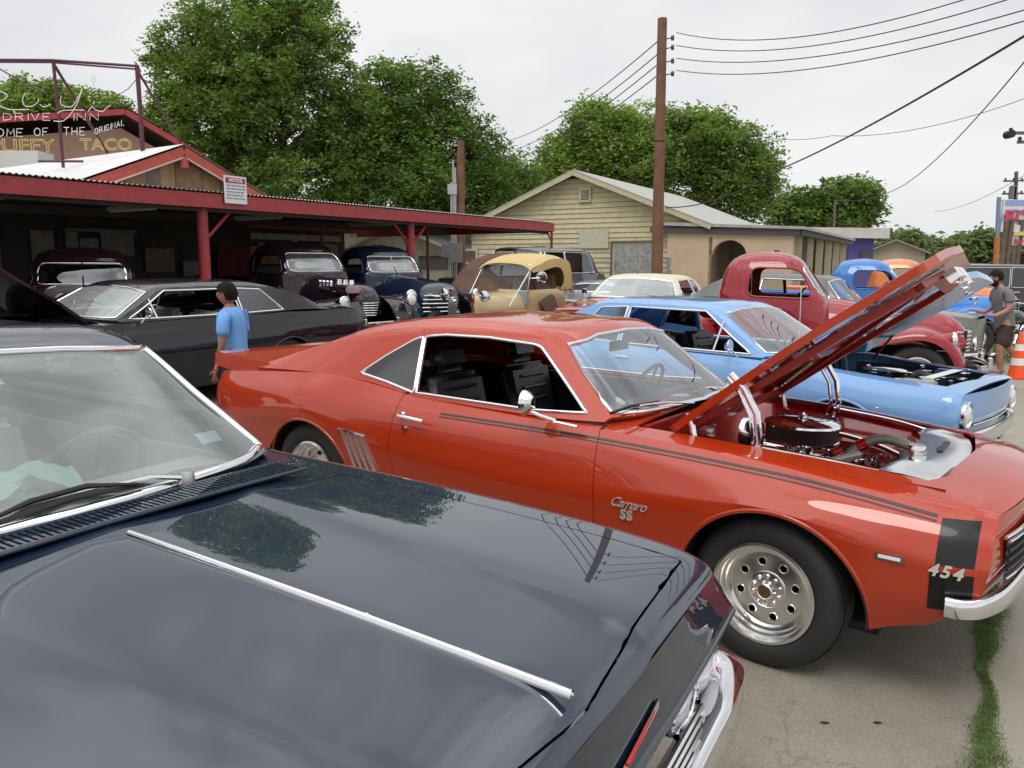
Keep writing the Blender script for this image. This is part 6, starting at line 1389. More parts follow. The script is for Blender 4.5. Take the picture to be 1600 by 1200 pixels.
# ------------------------------------------------------------ forties pickup / sedan bodies
def superring(xr, xf, w, z, n=4.5, k=56, nf=None):
    P = []
    for i in range(k):
        a = 2*PI*i/k; c, s = math.cos(a), math.sin(a); e = (nf if (nf and c > 0) else n)
        x = math.copysign(abs(c)**(2/e), c); y = math.copysign(abs(s)**(2/e), s); P.append(Vector(((xr+xf)/2+(xf-xr)/2*x, w*y, z)))
    return P
def old_truck(name, label, M, paint, S={}, group=None, cat='truck'):
    t = thing(name, label, cat, M, group=group); g = lambda k, d: S.get(k, d)
    xb = g('cab_rear', -2.5); xw = g('ws_x', -1.12); zr = g('roof', 1.78); hwc = g('cabw', .74); zb = g('belt', 1.16); rr_ = g('roofround', 1.0)
    ctrl = [(.50, xb+.04, xw+.10, hwc-.04), (.62, xb, xw+.12, hwc), (.90, xb-.02, xw+.10, hwc+.03), (zb, xb-.02, xw+.03, hwc+.02), (zb+.12, xb, xw-.05, hwc-.01), (zb+.28, xb+.03, xw-.16, hwc-.05), (zr-.20, xb+.09, xw-.27, hwc-.11), (zr-.09, xb+.18, xw-.36, hwc-.19), (zr-.03, xb+.32, xw-.50, hwc-.32), (zr, xb+.55, xw-.70, hwc-.52), (zr+.004, (xb+xw)/2-.03, (xb+xw)/2+.03, .02)]
    C = [Vector((q[1], q[2], q[3])) for q in ctrl]; G = []; m_ = (len(ctrl)-1)*5
    for i in range(m_+1):
        u = i/5; z = cr1([Vector((q[0], 0, 0)) for q in ctrl], u).x; v = cr1(C, u); G.append(superring(v.x, v.y, max(v.z, .01), z, 4.2 if z < zr-.1 else 3.2))
    bm = MB().grid(G, True).bm(); bmesh.ops.remove_doubles(bm, verts=bm.verts, dist=3e-4); orient(bm, ((xb+.5, -1, .9), (0, -1, 0)))
    def rnd_poly(pts, r=.06, k=4):
        out = []; n = len(pts)
        for i in range(n):
            p, a, b = Vector(pts[i]), Vector(pts[i-1]), Vector(pts[(i+1) % n]); ra = min(r, (a-p).length*.45); rb = min(r, (b-p).length*.45); s, e = p+(a-p).normalized()*ra, p+(b-p).normalized()*rb
            for j in range(k+1): q = j/k; out.append(tuple(s*(1-q)**2+p*2*q*(1-q)+e*q*q))
        return out
    zt = zr-.22; trim = g('trim', None)
    for s in (-1, 1):
        poly = rnd_poly([(xb+.40, zb+.03), (xb+.43, zt), (xw-.34, zt), (xw-.13, zb+.03)], .12)
        fs = cut(bm, poly, 'xz', lambda p: p.y*s > hwc-.185); nb = extract(bm, fs); L = loops(nb)
        if g('side_glass', False): bm_obj('side_window', nb, GLASS, t, 60)
        else: nb.free()
        for l in L: trim_tube(l, .013).build('window_frame', trim or paint, t, 85)
        dp = rnd_poly([(xb+.32, .56), (xb+.30, zt+.06), (xw-.28, zt+.06), (xw-.03, zb), (xw-.0, .56)], .08)
        fs = cut(bm, dp, 'xz', lambda p: p.y*s > hwc-.185)
        if fs: nb = extract(bm, fs); bmesh.ops.remove_doubles(nb, verts=nb.verts, dist=.0022); nb.normal_update(); inset_gap(nb, .004); bm_obj('door', nb, paint, t, 40, solid=.02)
        MB().tube([(xb+.36, s*(hwc+.035), zb-.10), (xb+.50, s*(hwc+.04), zb-.10)], .012, 8).build('door_handle', CHROME, t)
    wy = g('ws_w', hwc-.17); fs = cut(bm, rnd_poly([(-wy, zb+.07), (wy, zb+.07), (wy-.05, zr-.20), (-wy+.05, zr-.20)], .09), 'yz', lambda p: p.x > xw-.55); nb = extract(bm, fs); L = loops(nb); gw = bm_obj('windshield', nb, g('glass', glass('truck_ws', (.75, .83, .82), .16, sky_haze=.08)), t, 60)
    for l in L: trim_tube(l, .012).build('trim', g('wstrim', CHROME), gw, 85)
    if g('split', True): MB().tube([(xw+.02, 0, zb+.06), (xw-.27, 0, zr-.19)], .011, 6).build('centre_bar', g('wstrim', paint), gw)
    fs = cut(bm, rnd_poly([(-.36, zb+.12), (.36, zb+.12), (.33, zr-.26), (-.33, zr-.26)], .08), 'yz', lambda p: p.x < xb+.3); nb = extract(bm, fs); bm_obj('rear_window', nb, GLASS, t, 60)
    bm_obj('cab', bm, paint, t, 40, solid=.02)
    MB().box(((xb+xw)/2, 0, .55), (xw-xb-.1, 1.3, .03)).build('cab_floor', DARK, t)
    bb = bevel_box((xb+.42, 0, .85), (.5, 1.2, .16), .05, 3); st = bm_obj('seat', bb, g('seatm', BLACKV), t, 50); bb = bevel_box((xb+.20, 0, 1.12), (.14, 1.2, .5), .05, 3); bm_obj('backrest', bb, g('seatm', BLACKV), st, 50)
    bb = bevel_box((xw-.12, 0, zb-.05), (.2, 1.25, .2), .05, 3); bm_obj('dashboard', bb, paint, t, 50); steering(t, xw-.42, .33, zb+.0, BLACK, .2, R(50))
    # hood
    xn = g('nose', .52); hz0, hz1 = g('hood_z', (zb+.04, 1.04)); hw0, hw1 = g('hood_w', (.52, .30)); zl = g('hood_low', .66)
    G = []
    for i in range(25):
        u = i/24; x = xw+.02+(xn-xw-.02)*u; w = hw0+(hw1-hw0)*u**1.3; zt_ = hz0+(hz1-hz0)*u-.0; drop = 0
        if u > .80: f = (u-.80)/.20; drop = g('nose_drop', .16)*f**2.2; w *= 1-.28*f**2.4
        row = []
        for k in range(25):
            a = PI*k/24; c, s = math.cos(a), math.sin(a); e = 2/g('hood_sq', 2.6)
            row.append(Vector((x, w*math.copysign(abs(c)**e, c), zl+(zt_-drop-zl)*abs(s)**e)))
        G.append(row)
    hbm = MB().grid(G); V = G[-1]; k = len(hbm.V); hbm.V.append((xn+.035, 0, zl+.15)); base = 24*25
    for j in range(24): hbm.F.append((base+j, base+j+1, k))
    h = hbm.build('hood', g('hoodpaint', paint), t, 40, solid=.01)
    MB().tube([(x, 0, hz0+(hz1-hz0)*((x-xw)/(xn-xw))+.004) for x in np.linspace(xw+.04, xw+.78*(xn-xw), 10)], .006, 5).build('hood_hinge', g('strip', paint), h)
    for s in (-1, 1):
        for j in range(g('louvres', 3)):
            z = zl+.10+j*.035; pts = [(x, s*((hw0+(hw1-hw0)*((x-xw)/(xn-xw))**1.3)*.995+.004), z) for x in np.linspace(xw+.55, xw+1.15, 5)]; MB().tube(pts, .008, 6, sq=.7).build('side_louvre', CHROME, h)
    # fenders: wheel arcs swept out and rolled over
    fr = g('fr', .44); fy0, fy1 = g('fy', (.30, .90)); wz = .36
    for s in (-1, 1):
        for nm, x0, ext in (('front_fender', 0, g('fender_tail', .62)), ('rear_fender', g('rear_axle', -2.95), .18)):
            if nm == 'rear_fender' and not g('bed', True): pass
            G = []; kk = 34
            for i in range(kk+1):
                a = R(-22)+(PI+R(22)+R(12))*i/kk; px, pz = math.cos(a), math.sin(a); row = []
                for j in range(12):
                    v = j/11; roll = 1-(1-min(1, (1-v)*3.2))**2 if v > .68 else 1
                    rad = fr+.10*(1-v)+.055*roll-.03*(1-roll)
                    xx = px*rad*(1.0 if px > 0 else 1+ext*.32); zz = pz*rad*g('fh', 1.0)
                    if px < -.3 and nm == 'front_fender': xx -= ext*.55*((-px-.3)/.7)**1.5; zz += .0
                    y = fy0+(fy1-fy0)*(1-(1-v)**1.6) if nm == 'front_fender' else .58+(fy1-.58)*(1-(1-v)**1.6)
                    if nm == 'front_fender' and px > .2: y = y-(px-.2)*.10*v
                    row.append(Vector((x0+xx, s*y, wz+max(zz, -.12))))
                G.append(row)
            f = MB().grid(G); b_ = f.bm(); bmesh.ops.recalc_face_normals(b_, faces=b_.faces); orient(b_, ((x0, s*.6, 1.0), (0, 0, 1))); bm_obj(nm, b_, g('fenderpaint', paint), t, 50, solid=.02)
        if g('bed', True): MB().box(((xw+.4-2.3)/2-.2, s*.80, .44), (1.35, .22, .04)).build('running_board', paint, t)
        hp = g('lamp', (.34, .64, .86)); r = g('lamp_r', .095)
        sh = MB().lathe([(0, -.20), (.05, -.18), (r*.8, -.10), (r*1.05, 0), (r*1.08, .02)], (hp[0], s*hp[1], hp[2]), 'x', 24); o = sh.build('headlight', g('lampm', paint), t, 50)
        MB().lathe([(r*1.1, -.01), (r*1.13, .02), (r*1.0, .035)], (hp[0], s*hp[1], hp[2]), 'x', 24).build('bezel', CHROME, o, 50); MB().lathe([(r, .025), (r*.6, .05), (0, .06)], (hp[0], s*hp[1], hp[2]), 'x', 24).build('lens', LAMP, o, 60)
        for x in (0, g('rear_axle', -2.95)): make_wheel(t, x, s*.72, .35, .2, .2, 'cap', side=s)
    # grille
    if g('grille', 'bars') == 'bars':
        n = g('nbars', 6); z0, z1 = g('gz', (.64, .92))
        for j in range(n):
            z = z0+(z1-z0)*j/(n-1); w = g('gw', .40)*(1-.15*abs(j/(n-1)-.4)); gk = g('gback', .34); pts = [cr1([Vector(v) for v in [(xn-gk, -w, z), (xn-gk*.18+.0, -w*.8, z), (xn+.07, 0, z), (xn-gk*.18, w*.8, z), (xn-gk, w, z)]], 4*i/20) for i in range(21)]
            MB().tube(pts, g('gr', .014), 7, sq=.8).build('grille_bar', CHROME, t)
        MB().box((xn-.10, 0, (z0+z1)/2), (.2, g('gw', .40)*1.4, z1-z0+.03)).build('grille_back', BLACK, t)
    pr = [(.0, -.05), (-.02, -.045), (-.03, 0), (-.02, .045), (0, .05), (.01, 0)]
    c = [(xn+.10, -.86, .46), (xn+.22, -.6, .46), (xn+.26, 0, .46), (xn+.22, .6, .46), (xn+.10, .86, .46)]; bar([cr1([Vector(v) for v in c], 4*i/24) for i in range(25)], pr).build('front_bumper', CHROME, t, 60)
    for s in (-1, 1): MB().lathe([(0, -.05), (.03, -.04), (.035, .09), (0, .11)], (xn+.27, s*.34, .47), 'z', 10).build('overrider', CHROME, t)
    bz = g('bedz', 0)
    if g('bed', True):
        for s in (-1, 1): MB().beam((xb-.06, s*.62, .86+bz), (xb-1.85, s*.62, .86+bz), .04, .42).build('bed_side', paint, t); MB().tube([(xb-.06, s*.62, 1.075+bz), (xb-1.85, s*.62, 1.075+bz)], .025, 8).build('bed_rail', paint, t)
        MB().box((xb-.95, 0, .68), (1.8, 1.2, .04)).build('bed_floor', BLACK, t); MB().box((xb-1.86, 0, .86+bz), (.04, 1.24, .42)).build('tailgate', paint, t); MB().box((xb-.07, 0, .86+bz), (.03, 1.22, .42)).build('bed_front', paint, t)
    MB().box((-1.2, 0, .42), (3.8, .8, .06)).build('chassis', DARK, t)
    return t
MR = mat('maroon_truck_paint', (.29, .010, .020), .4, 0, 1.0, spec=.15)
old_truck('pickup_truck', 'maroon forties pickup with rounded cab and chrome grille, largest of the old trucks', frame(5.27, 10.25, -.40, .03), MR, dict(bedz=-.30, belt=1.17, roof=1.80, nose=.56, hood_z=(1.20, 1.06), hood_w=(.56, .40), louvres=4, nbars=6, gz=(.62, .86), seatm=mat('tan_vinyl', (.30, .2, .12), .5), lamp=(.36, .66, .78)))
c = pt(1345, 425, 15.6); BT = mat('bright_blue_paint', (.012, .16, .52), .4, 0, 1.0, spec=.2)
a = -.38; old_truck('pickup_truck', 'bright blue forties pickup with rounded cab between the maroon and orange trucks', frame(c.x+1.9*math.cos(a), c.y+1.9*math.sin(a), a, .12), BT, dict(roof=1.76, nose=.6, hood_z=(1.20, 1.08), hood_w=(.56, .42), louvres=0, lamp=(.36, .66, .80)))
c = pt(1400, 415, 18.8); OT = mat('bright_orange_paint', (.66, .16, .015), .3, .1, 1.0)
old_truck('pickup_truck', 'bright orange old pickup mostly hidden behind the bright blue one', frame(c.x+1.9*math.cos(a), c.y+1.9*math.sin(a), a, .15), OT, dict(roof=1.80, nose=.6, louvres=0, hood_z=(1.24, 1.14)))
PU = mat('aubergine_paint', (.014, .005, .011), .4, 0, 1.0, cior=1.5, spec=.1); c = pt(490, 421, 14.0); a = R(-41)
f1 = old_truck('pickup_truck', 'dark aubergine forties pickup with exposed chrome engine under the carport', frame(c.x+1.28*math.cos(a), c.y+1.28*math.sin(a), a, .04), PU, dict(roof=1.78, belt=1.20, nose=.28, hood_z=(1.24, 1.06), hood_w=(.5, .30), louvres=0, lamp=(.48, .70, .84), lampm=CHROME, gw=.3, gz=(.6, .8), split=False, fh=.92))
for i in range(4): MB().tube([(-.55+i*.0, -.40+i*0-.02, 1.02+.0), (-.55+.1*i, -.42, 1.06), (-.50+.1*i, -.44, 1.14)], .022, 8).build('exhaust_stack', CHROME, f1)
b = bevel_box((-.02, -.30, 1.03), (.5, .30, .13), .03); bm_obj('exposed_engine', b, ALU, f1)
for i in range(3): MB().lathe([(0, .06), (.05, .055), (.055, 0), (.03, -.03)], (-.18+i*.16, -.30, 1.12), 'z', 14).build('carburettor', CHROME, f1)
MB().tube([(-.1, -.52, .98), (.3, -.50, .96), (.62, -.72, .86)], .016, 8).build('headlight_bar', CHROME, f1)
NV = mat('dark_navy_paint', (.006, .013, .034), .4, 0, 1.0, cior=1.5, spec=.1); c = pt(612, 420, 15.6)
a = R(-50)
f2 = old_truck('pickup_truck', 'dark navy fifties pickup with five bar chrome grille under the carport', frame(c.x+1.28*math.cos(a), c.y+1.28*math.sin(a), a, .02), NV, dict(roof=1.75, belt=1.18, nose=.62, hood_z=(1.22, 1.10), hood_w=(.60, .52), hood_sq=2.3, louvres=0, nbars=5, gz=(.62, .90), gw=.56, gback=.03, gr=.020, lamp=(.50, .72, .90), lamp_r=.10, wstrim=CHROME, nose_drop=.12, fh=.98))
bm_obj('hood_emblem', bevel_box((.60, 0, 1.02), (.04, .22, .03), .01), CHROME, f2)
# thirties sedan at far left in the shade
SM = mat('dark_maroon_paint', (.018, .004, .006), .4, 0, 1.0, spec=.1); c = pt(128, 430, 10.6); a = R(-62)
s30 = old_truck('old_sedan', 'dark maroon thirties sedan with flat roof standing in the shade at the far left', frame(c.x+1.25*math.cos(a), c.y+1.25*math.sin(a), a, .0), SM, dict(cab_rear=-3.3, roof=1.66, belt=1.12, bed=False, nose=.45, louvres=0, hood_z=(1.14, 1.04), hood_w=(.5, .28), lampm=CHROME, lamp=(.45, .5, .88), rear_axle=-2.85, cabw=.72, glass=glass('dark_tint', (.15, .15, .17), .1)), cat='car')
# ------------------------------------------------------------ tan topped roadster
def roadster():
    TN = mat('tan_canvas', (.56, .42, .19), .8, bump=(70, .15), var=(3, .08)); BT_ = mat('buff_body_paint', (.50, .38, .18), .35, 0, .9)
    c = pt(785, 452, 14.6); a = R(238); t = thing('roadster', 'open roadster with tan canvas top and upright chrome framed windshield', 'car', frame(c.x+1.15*math.cos(a), c.y+1.15*math.sin(a), a, -.02))
    w = .53; zb, zt = 1.03, 1.50; xw = -1.15
    f = MB(); f.tube([(xw, -w, zb), (xw-.10, -w, zt), (xw-.10, w, zt), (xw, w, zb)], .019, 8, closed=True); f.build('windshield_frame', CHROME, t, 80)
    MB().add([(xw, -w, zb), (xw-.10, -w, zt), (xw-.10, w, zt), (xw, w, zb)], [(0, 1, 2, 3)]).build('windshield', glass('roadster_ws', (.7, .8, .78), .12, sky_haze=.10), t)
    MB().box((xw+.01, 0, zb-.12), (.04, w*2, .22)).build('windshield_apron', mat('pale_green_glass', (.25, .32, .30), .2, 0, .5), t)
    for s in (-1, 1): MB().tube([(xw+.55, s*(w*.9), .78), (xw-.06, s*w, 1.42)], .012, 8).build('brace_rod', CHROME, t)
    # canvas top: bowed sheet with a rear curtain and side flaps
    G = []
    for x, z, ww in ((xw-.02, zt-.01, w+.03), (xw-.12, zt+.05, w+.05), (xw-.55, zt+.15, w+.05), (xw-1.0, zt+.17, w+.05), (xw-1.35, zt+.14, w+.05), (xw-1.52, zt+.02, w+.06), (xw-1.58, zt-.30, w+.07), (xw-1.62, zb, w+.08)):
        row = []
        for k in range(15):
            y = -1+2*k/14; e = abs(y)**5; row.append(Vector((x, ww*y, z+.035*(1-y*y)-.09*e)))
        G.append(row)
    G2 = loft(G, 14, 3, ()); b = MB().grid(G2).bm(); orient(b, ((xw-.8, 0, 2), (0, 0, 1))); bm_obj('canvas_top', b, TN, t, 45, solid=.012)
    for s in (-1, 1):
        poly = []
        outer = [(xw-.02, zt-.10), (xw-.55, zt+.08), (xw-1.0, zt+.12), (xw-1.40, zt+.08), (xw-1.55, zt-.1), (xw-1.60, zt-.35), (xw-1.62, zb)]
        inner = [(xw-.06, zt-.13), (xw-.45, zt-.10), (xw-.85, zt-.04), (xw-1.10, zt-.06), (xw-1.24, zt-.18), (xw-1.26, zt-.34), (xw-1.12, zb)]
        o2 = [cr1([Vector((p[0], 0, p[1])) for p in outer], 6*i/24) for i in range(25)]; i2 = [cr1([Vector((p[0], 0, p[1])) for p in inner], 6*i/24) for i in range(25)]
        g = [[p+Vector((0, s*(w+.055), 0)), q+Vector((0, s*(w+.06), 0))] for p, q in zip(o2, i2)]
        b = MB().grid(g).bm(); bm_obj('side_curtain', b, TN, t, 60, solid=.010)
        m = MB(); m.lathe([(0, -.03), (.08, -.025), (.115, 0), (.11, .01), (0, .012)], (0, 0, 0), 'x', 24); m.xf(Matrix.Translation((xw-.1, s*(w+.22), zt-.22))); m.tube([(xw-.06, s*w, zt-.24), (xw-.1, s*(w+.2), zt-.22)], .012, 6); m.build('round_mirror', CHROME, t, 50)
    # body tub, seat, hood and fenders
    G = [superring(-2.85, xw+.05, .58, z, 4) for z in (.45, .6, .85, 1.0)]+[superring(-2.83, xw+.03, .55, 1.05, 4)]; b = MB().grid(G, True).bm(); bm_obj('body', b, BT_, t, 40, solid=.02)
    bb = bevel_box((-2.1, 0, .85), (.5, .8, .15), .05); bm_obj('seat', bb, mat('tan_seat', (.33, .22, .10), .5), t, 50); bb = bevel_box((-2.42, 0, 1.12), (.12, .8, .40), .05); bm_obj('backrest', bb, mat('tan_seat', (.33, .22, .10), .5), t, 50)
    steering(t, -1.5, .27, 1.1, BLACK, .19, R(50))
    G = []
    for i in range(10):
        u = i/9; x = xw+.02+u*1.3; ww = .50-.22*u; G.append([Vector((x, ww*math.copysign(abs(math.cos(PI*k/16))**.6, math.cos(PI*k/16)), .6+(.42-.04*u)*abs(math.sin(PI*k/16))**.7)) for k in range(17)])
    b = MB().grid(G).bm(); bm_obj('hood', b, BT_, t, 40, solid=.01)
    MB().box((xw+1.34, 0, .80), (.08, .5, .45)).build('radiator_shell', CHROME, t)
    for s in (-1, 1):
        MB().lathe([(0, -.12), (.07, -.08), (.10, 0), (.10, .02), (.06, .04), (0, .05)], (xw+1.25, s*.42, .98), 'x', 20).build('headlight', CHROME, t)
        for x in (0.0, -2.6): make_wheel(t, x, s*.66, .34, .15, .22, 'cap', side=s)
    MB().box((-1.3, 0, .42), (3.2, .6, .06)).build('chassis', DARK, t)
roadster()
def rust_heap():
    g = []; q = random.Random(5); c = pt(765, 425, 15.5); z0 = gz(c.x, c.y)
    t = thing('tarpaulin_heap', 'dark brown tarpaulin heap left of the tan topped roadster', 'tarpaulin', loc=(c.x, c.y, z0))
    prof = [(-.75, 1.0), (-.35, 1.50), (.25, 1.66), (.65, 1.60), (.95, 1.3), (1.15, .9)]
    for j in range(7):
        v = j/6; g.append([Vector((x*(1+.1*math.sin(j)), (v-.5)*1.9, max(.02, (z)*(math.sin(PI*(.12+.76*v)))**.6+.04*math.sin(x*9+j*2)))) for x, z in [(-1.2, .05)]+prof+[(1.35, .05)]])
    b = MB().grid(loft(g, 30, 3)).bm(); bm_obj('sheet', b, mat('rusty_tarp', (.10, .055, .035), .85, bump=(9, .6), var=(5, .35)), t, 60, solid=.01)
rust_heap()

# ------------------------------------------------------------ traffic cone, motorcycle
def cone():
    t = thing('traffic_cone', 'orange traffic cone with white reflective bands at the right edge', 'traffic cone', loc=(8.02, 12.3, gz(8.02, 12.3)))
    O = mat('cone_orange', (.85, .10, .015), .5); bm_obj('base', bevel_box((0, 0, .02), (.38, .38, .04), .012), mat('cone_base_orange', (.70, .08, .015), .6), t)
    r = lambda z: .135-.105*(z/.72); z = .04
    for z0, z1, m, nm in ((.04, .22, O, 'orange_band'), (.22, .33, WHITE, 'reflective_band'), (.33, .45, O, 'orange_band'), (.45, .55, WHITE, 'reflective_band'), (.55, .74, O, 'orange_band')):
        e = .002 if m is WHITE else 0; MB().lathe([(r(z0)+e, z0), (r(z1)+e, z1)]+([(r(z1)-.01, z1), (r(z1)-.012, z1-.06)] if z1 == .74 else []), n=32).build(nm, m, t)
cone()
def motorcycle():
    M = frame(9.95, 15.4, R(205)); t = thing('motorcycle', 'black and chrome motorcycle cut by the right photo edge behind the cone', 'motorcycle', M)
    for x in (.75, -.75):
        w = MB().lathe([(.25, -.045), (.29, -.055), (.315, -.03), (.32, 0), (.315, .03), (.29, .055), (.25, .045)], (x, 0, .32), 'y', 36).build('wheel', RUBBER, t)
        r = MB().lathe([(.25, -.04), (.235, -.03), (.235, .03), (.25, .04)], (x, 0, .32), 'y', 36); r.lathe([(.05, -.06), (.06, 0), (.05, .06), (.02, .08)], (x, 0, .32), 'y', 14)
        for k in range(16): a = 2*PI*k/16; r.tube([(x+.05*math.cos(a), .03*(-1)**k, .32+.05*math.sin(a)), (x+.24*math.cos(a+.2), 0, .32+.24*math.sin(a+.2))], .004, 4)
        r.build('rim', CHROME, w); MB().lathe([(.13, -.065), (.13, -.06), (.06, -.06)], (x, 0, .32), 'y', 24).build('brake_disc', STEEL, w)
        g = [[Vector((x+.35*math.cos(a), y, .32+.35*math.sin(a)-.02*(y/.07)**2)) for y in np.linspace(-.07, .07, 5)] for a in np.linspace(R(10), R(165), 14)]; MB().grid(g).build('mudguard', BLACK, t)
    for s in (-1, 1): MB().tube([(.75, s*.09, .32), (.48, s*.09, .98)], .024, 10).build('fork', CHROME, t); MB().tube([(.45, s*.02, 1.02), (.42, s*.2, 1.10), (.25, s*.38, 1.08)], .013, 8).build('handlebar', CHROME, t); MB().lathe([(0, -.01), (.05, 0), (.04, .012)], (.30, s*.36, 1.24), 'x', 14).build('mirror', CHROME, t); MB().tube([(.3, s*.34, 1.08), (.30, s*.36, 1.24)], .006, 5).build('mirror_stem', CHROME, t)
    MB().lathe([(0, -.12), (.07, -.09), (.095, 0), (.09, .02), (0, .04)], (.60, 0, .90), 'x', 20).build('headlight', CHROME, t)
    MB().ell((.14, 0, .82), (.28, .14, .13)).build('fuel_tank', mat('bike_black', (.01, .01, .012), .2, 0, 1.0), t); MB().ell((-.32, 0, .72), (.32, .15, .07)).build('saddle', BLACKV, t)
    e = MB(); e.tube([(.05, 0, .35), (.16, 0, .68)], .085, 14); e.build('cylinder', CHROME, t)
    e = MB(); e.tube([(.0, 0, .35), (-.18, 0, .66)], .085, 14); e.build('cylinder', CHROME, t); MB().lathe([(0, -.13), (.14, -.12), (.15, .12), (0, .13)], (-.02, 0, .34), 'y', 24).build('crankcase', ALU, t)
    for s in (-1, 1): MB().tube([(.12, s*.1, .55), (.28, s*.14, .32), (-.1, s*.16, .24), (-.9, s*.17, .26)], [.025, .025, .03, .045], 10).build('exhaust_pipe', CHROME, t)
    MB().tube([(.5, 0, .9), (.3, 0, .45), (-.1, 0, .22), (-.6, 0, .32), (-.3, 0, .62), (.45, 0, .82)], .02, 8).build('frame', BLACK, t)
motorcycle()

# ------------------------------------------------------------ people
def skin(name, verts, edges, m, parent, sub=2, root=0):
    me = bpy.data.meshes.new(name); me.from_pydata([v[:3] for v in verts], edges, []); o = bpy.data.objects.new(name, me); COL.objects.link(o)
    o.modifiers.new('s', 'SKIN'); 
    for i, v in enumerate(verts):
        r = v[3]; sv = me.skin_vertices[0].data[i]; sv.radius = r if isinstance(r, tuple) else (r, r); sv.use_root = (i == root)
    d = o.modifiers.new('d', 'SUBSURF'); d.levels = sub; d.render_levels = sub
    bpy.context.view_layer.update(); dg = bpy.context.evaluated_depsgraph_get(); me2 = bpy.data.meshes.new_from_object(o.evaluated_get(dg)); bpy.data.objects.remove(o)
    me2.name = name
    for f in me2.polygons: f.use_smooth = True
    return link(name, me2, m, parent)
def head(parent, c, yaw, r, skinm, hairm, beard=False, long_hair=.0, pitch=0):
    """face towards +x before the yaw"""
    M = Matrix.Translation(c) @ Matrix.Rotation(yaw, 4, 'Z') @ Matrix.Rotation(pitch, 4, 'Y'); m = MB(); P = []
    for i in range(19):
        a = PI*i/18; row = []
        for k in range(24):
            b = 2*PI*k/24; x, y, z = math.sin(a)*math.cos(b), math.sin(a)*math.sin(b), math.cos(a)
            sx = .92 if x > 0 else 1.05; jaw = 1-.28*max(0, -z-.1); X = x*r*sx*(1-.10*max(0, -z)); Y = y*r*.78*jaw; Z = z*r*1.18
            if x > .6 and -.35 < z < .1 and abs(y) < .22: X += r*.16*(1-abs(y)/.22)*(1-abs(z+.15)/.25 if abs(z+.15) < .25 else 0)
            if x > .5 and .02 < z < .28: X -= r*.04*(1 if .12 < abs(y) < .5 else 0)
            row.append(Vector((X, Y, Z)))
        P.append(row)
    m.grid(P, True); m.xf(M); m.build('head', skinm, parent, 60)
    for s in (-1, 1):
        e = MB().ell((0, 0, 0), (r*.16, r*.06, r*.26), 10, 8); e.xf(M @ Matrix.Translation((-.02*r, s*r*.80, -.05*r))); e.build('ear', skinm, parent)
        e = MB().ell((0, 0, 0), (r*.08, r*.13, r*.08), 10, 8); e.xf(M @ Matrix.Translation((r*.82, s*r*.30, .10*r))); e.build('eye', mat('eye_white', (.5, .5, .48), .2), parent)
        e = MB().ell((0, 0, 0), (r*.05, r*.06, r*.06), 8, 6); e.xf(M @ Matrix.Translation((r*.885, s*r*.30, .10*r))); e.build('iris', mat('eye_dark', (.02, .012, .01), .2), parent)
    e = MB().ell((0, 0, 0), (r*.08, r*.24, r*.05), 12, 6); e.xf(M @ Matrix.Translation((r*.80, 0, -.52*r))); e.build('mouth', mat('lip', (.30, .12, .10), .5), parent)
    q = random.Random(int(r*9999)); h = MB(); P = []
    for i in range(15):
        a = PI*.66*i/14; row = []
        for k in range(28):
            b = 2*PI*k/28; x, y, z = math.sin(a)*math.cos(b), math.sin(a)*math.sin(b), math.cos(a)
            if x > .15: aa = min(a, PI*(.34 if abs(y) < .6 else .45)); x, y, z = math.sin(aa)*math.cos(b), math.sin(aa)*math.sin(b), math.cos(aa)
            n = 1+.035*math.sin(b*9+a*7)+.02*q.uniform(-1, 1); row.append(Vector((x*r*1.12*n, y*r*.90*n, z*r*1.27*n)))
        P.append(row)
    h.grid(P, True); h.xf(M); h.build('hair', hairm, parent, 70)
    if beard:
        e = MB(); P = []
        for i in range(10):
            a = PI*(.52+.48*i/9); P.append([Vector((r*.30+math.sin(a)*math.cos(b)*r*(.70 if math.cos(b) > 0 else .5), math.sin(a)*math.sin(b)*r*.76, -.42*r+math.cos(a)*r*1.15)) for b in [2*PI*k/20 for k in range(20)]])
        e.grid(P, True); e.xf(M); e.build('beard', hairm, parent, 60)
def hand(parent, W, d, up, side, skinm, size=1.0, curl=.5):
    """palm, four unequal fingers and a thumb as one skinned mesh; W wrist, d along the hand, up towards the back, side towards the thumb"""
    W, d, up, side = Vector(W), Vector(d).normalized(), Vector(up).normalized(), Vector(side).normalized(); s = size
    V = [(*W, (.024*s, .017*s))]; E = []; k = W+d*.045*s; V.append((*k, (.036*s, .015*s))); E.append((0, 1)); k = W+d*.08*s; V.append((*k, (.040*s, .014*s))); E.append((1, 2))
    for j, L in enumerate((.066, .075, .07, .055)):
        base = W+d*.085*s+side*(.030-.020*j)*s; p = base; par = 2; dd = d.copy()
        for q_ in range(3):
            p = p+dd*L*s*(.45, .32, .23)[q_]; dd = (dd-up*curl*.7).normalized(); V.append((*p, (.0095-.001*q_)*s)); E.append((par, len(V)-1)); par = len(V)-1
    p = W+d*.03*s+side*.034*s; V.append((*p, .013*s)); E.append((1, len(V)-1)); p2 = p+(d*.7+side*.6).normalized()*.035*s; V.append((*p2, .011*s)); E.append((len(V)-2, len(V)-1)); p3 = p2+(d*.9+side*.1-up*.3).normalized()*.028*s; V.append((*p3, .009*s)); E.append((len(V)-2, len(V)-1))
    skin('hand', V, E, skinm, parent, 1)
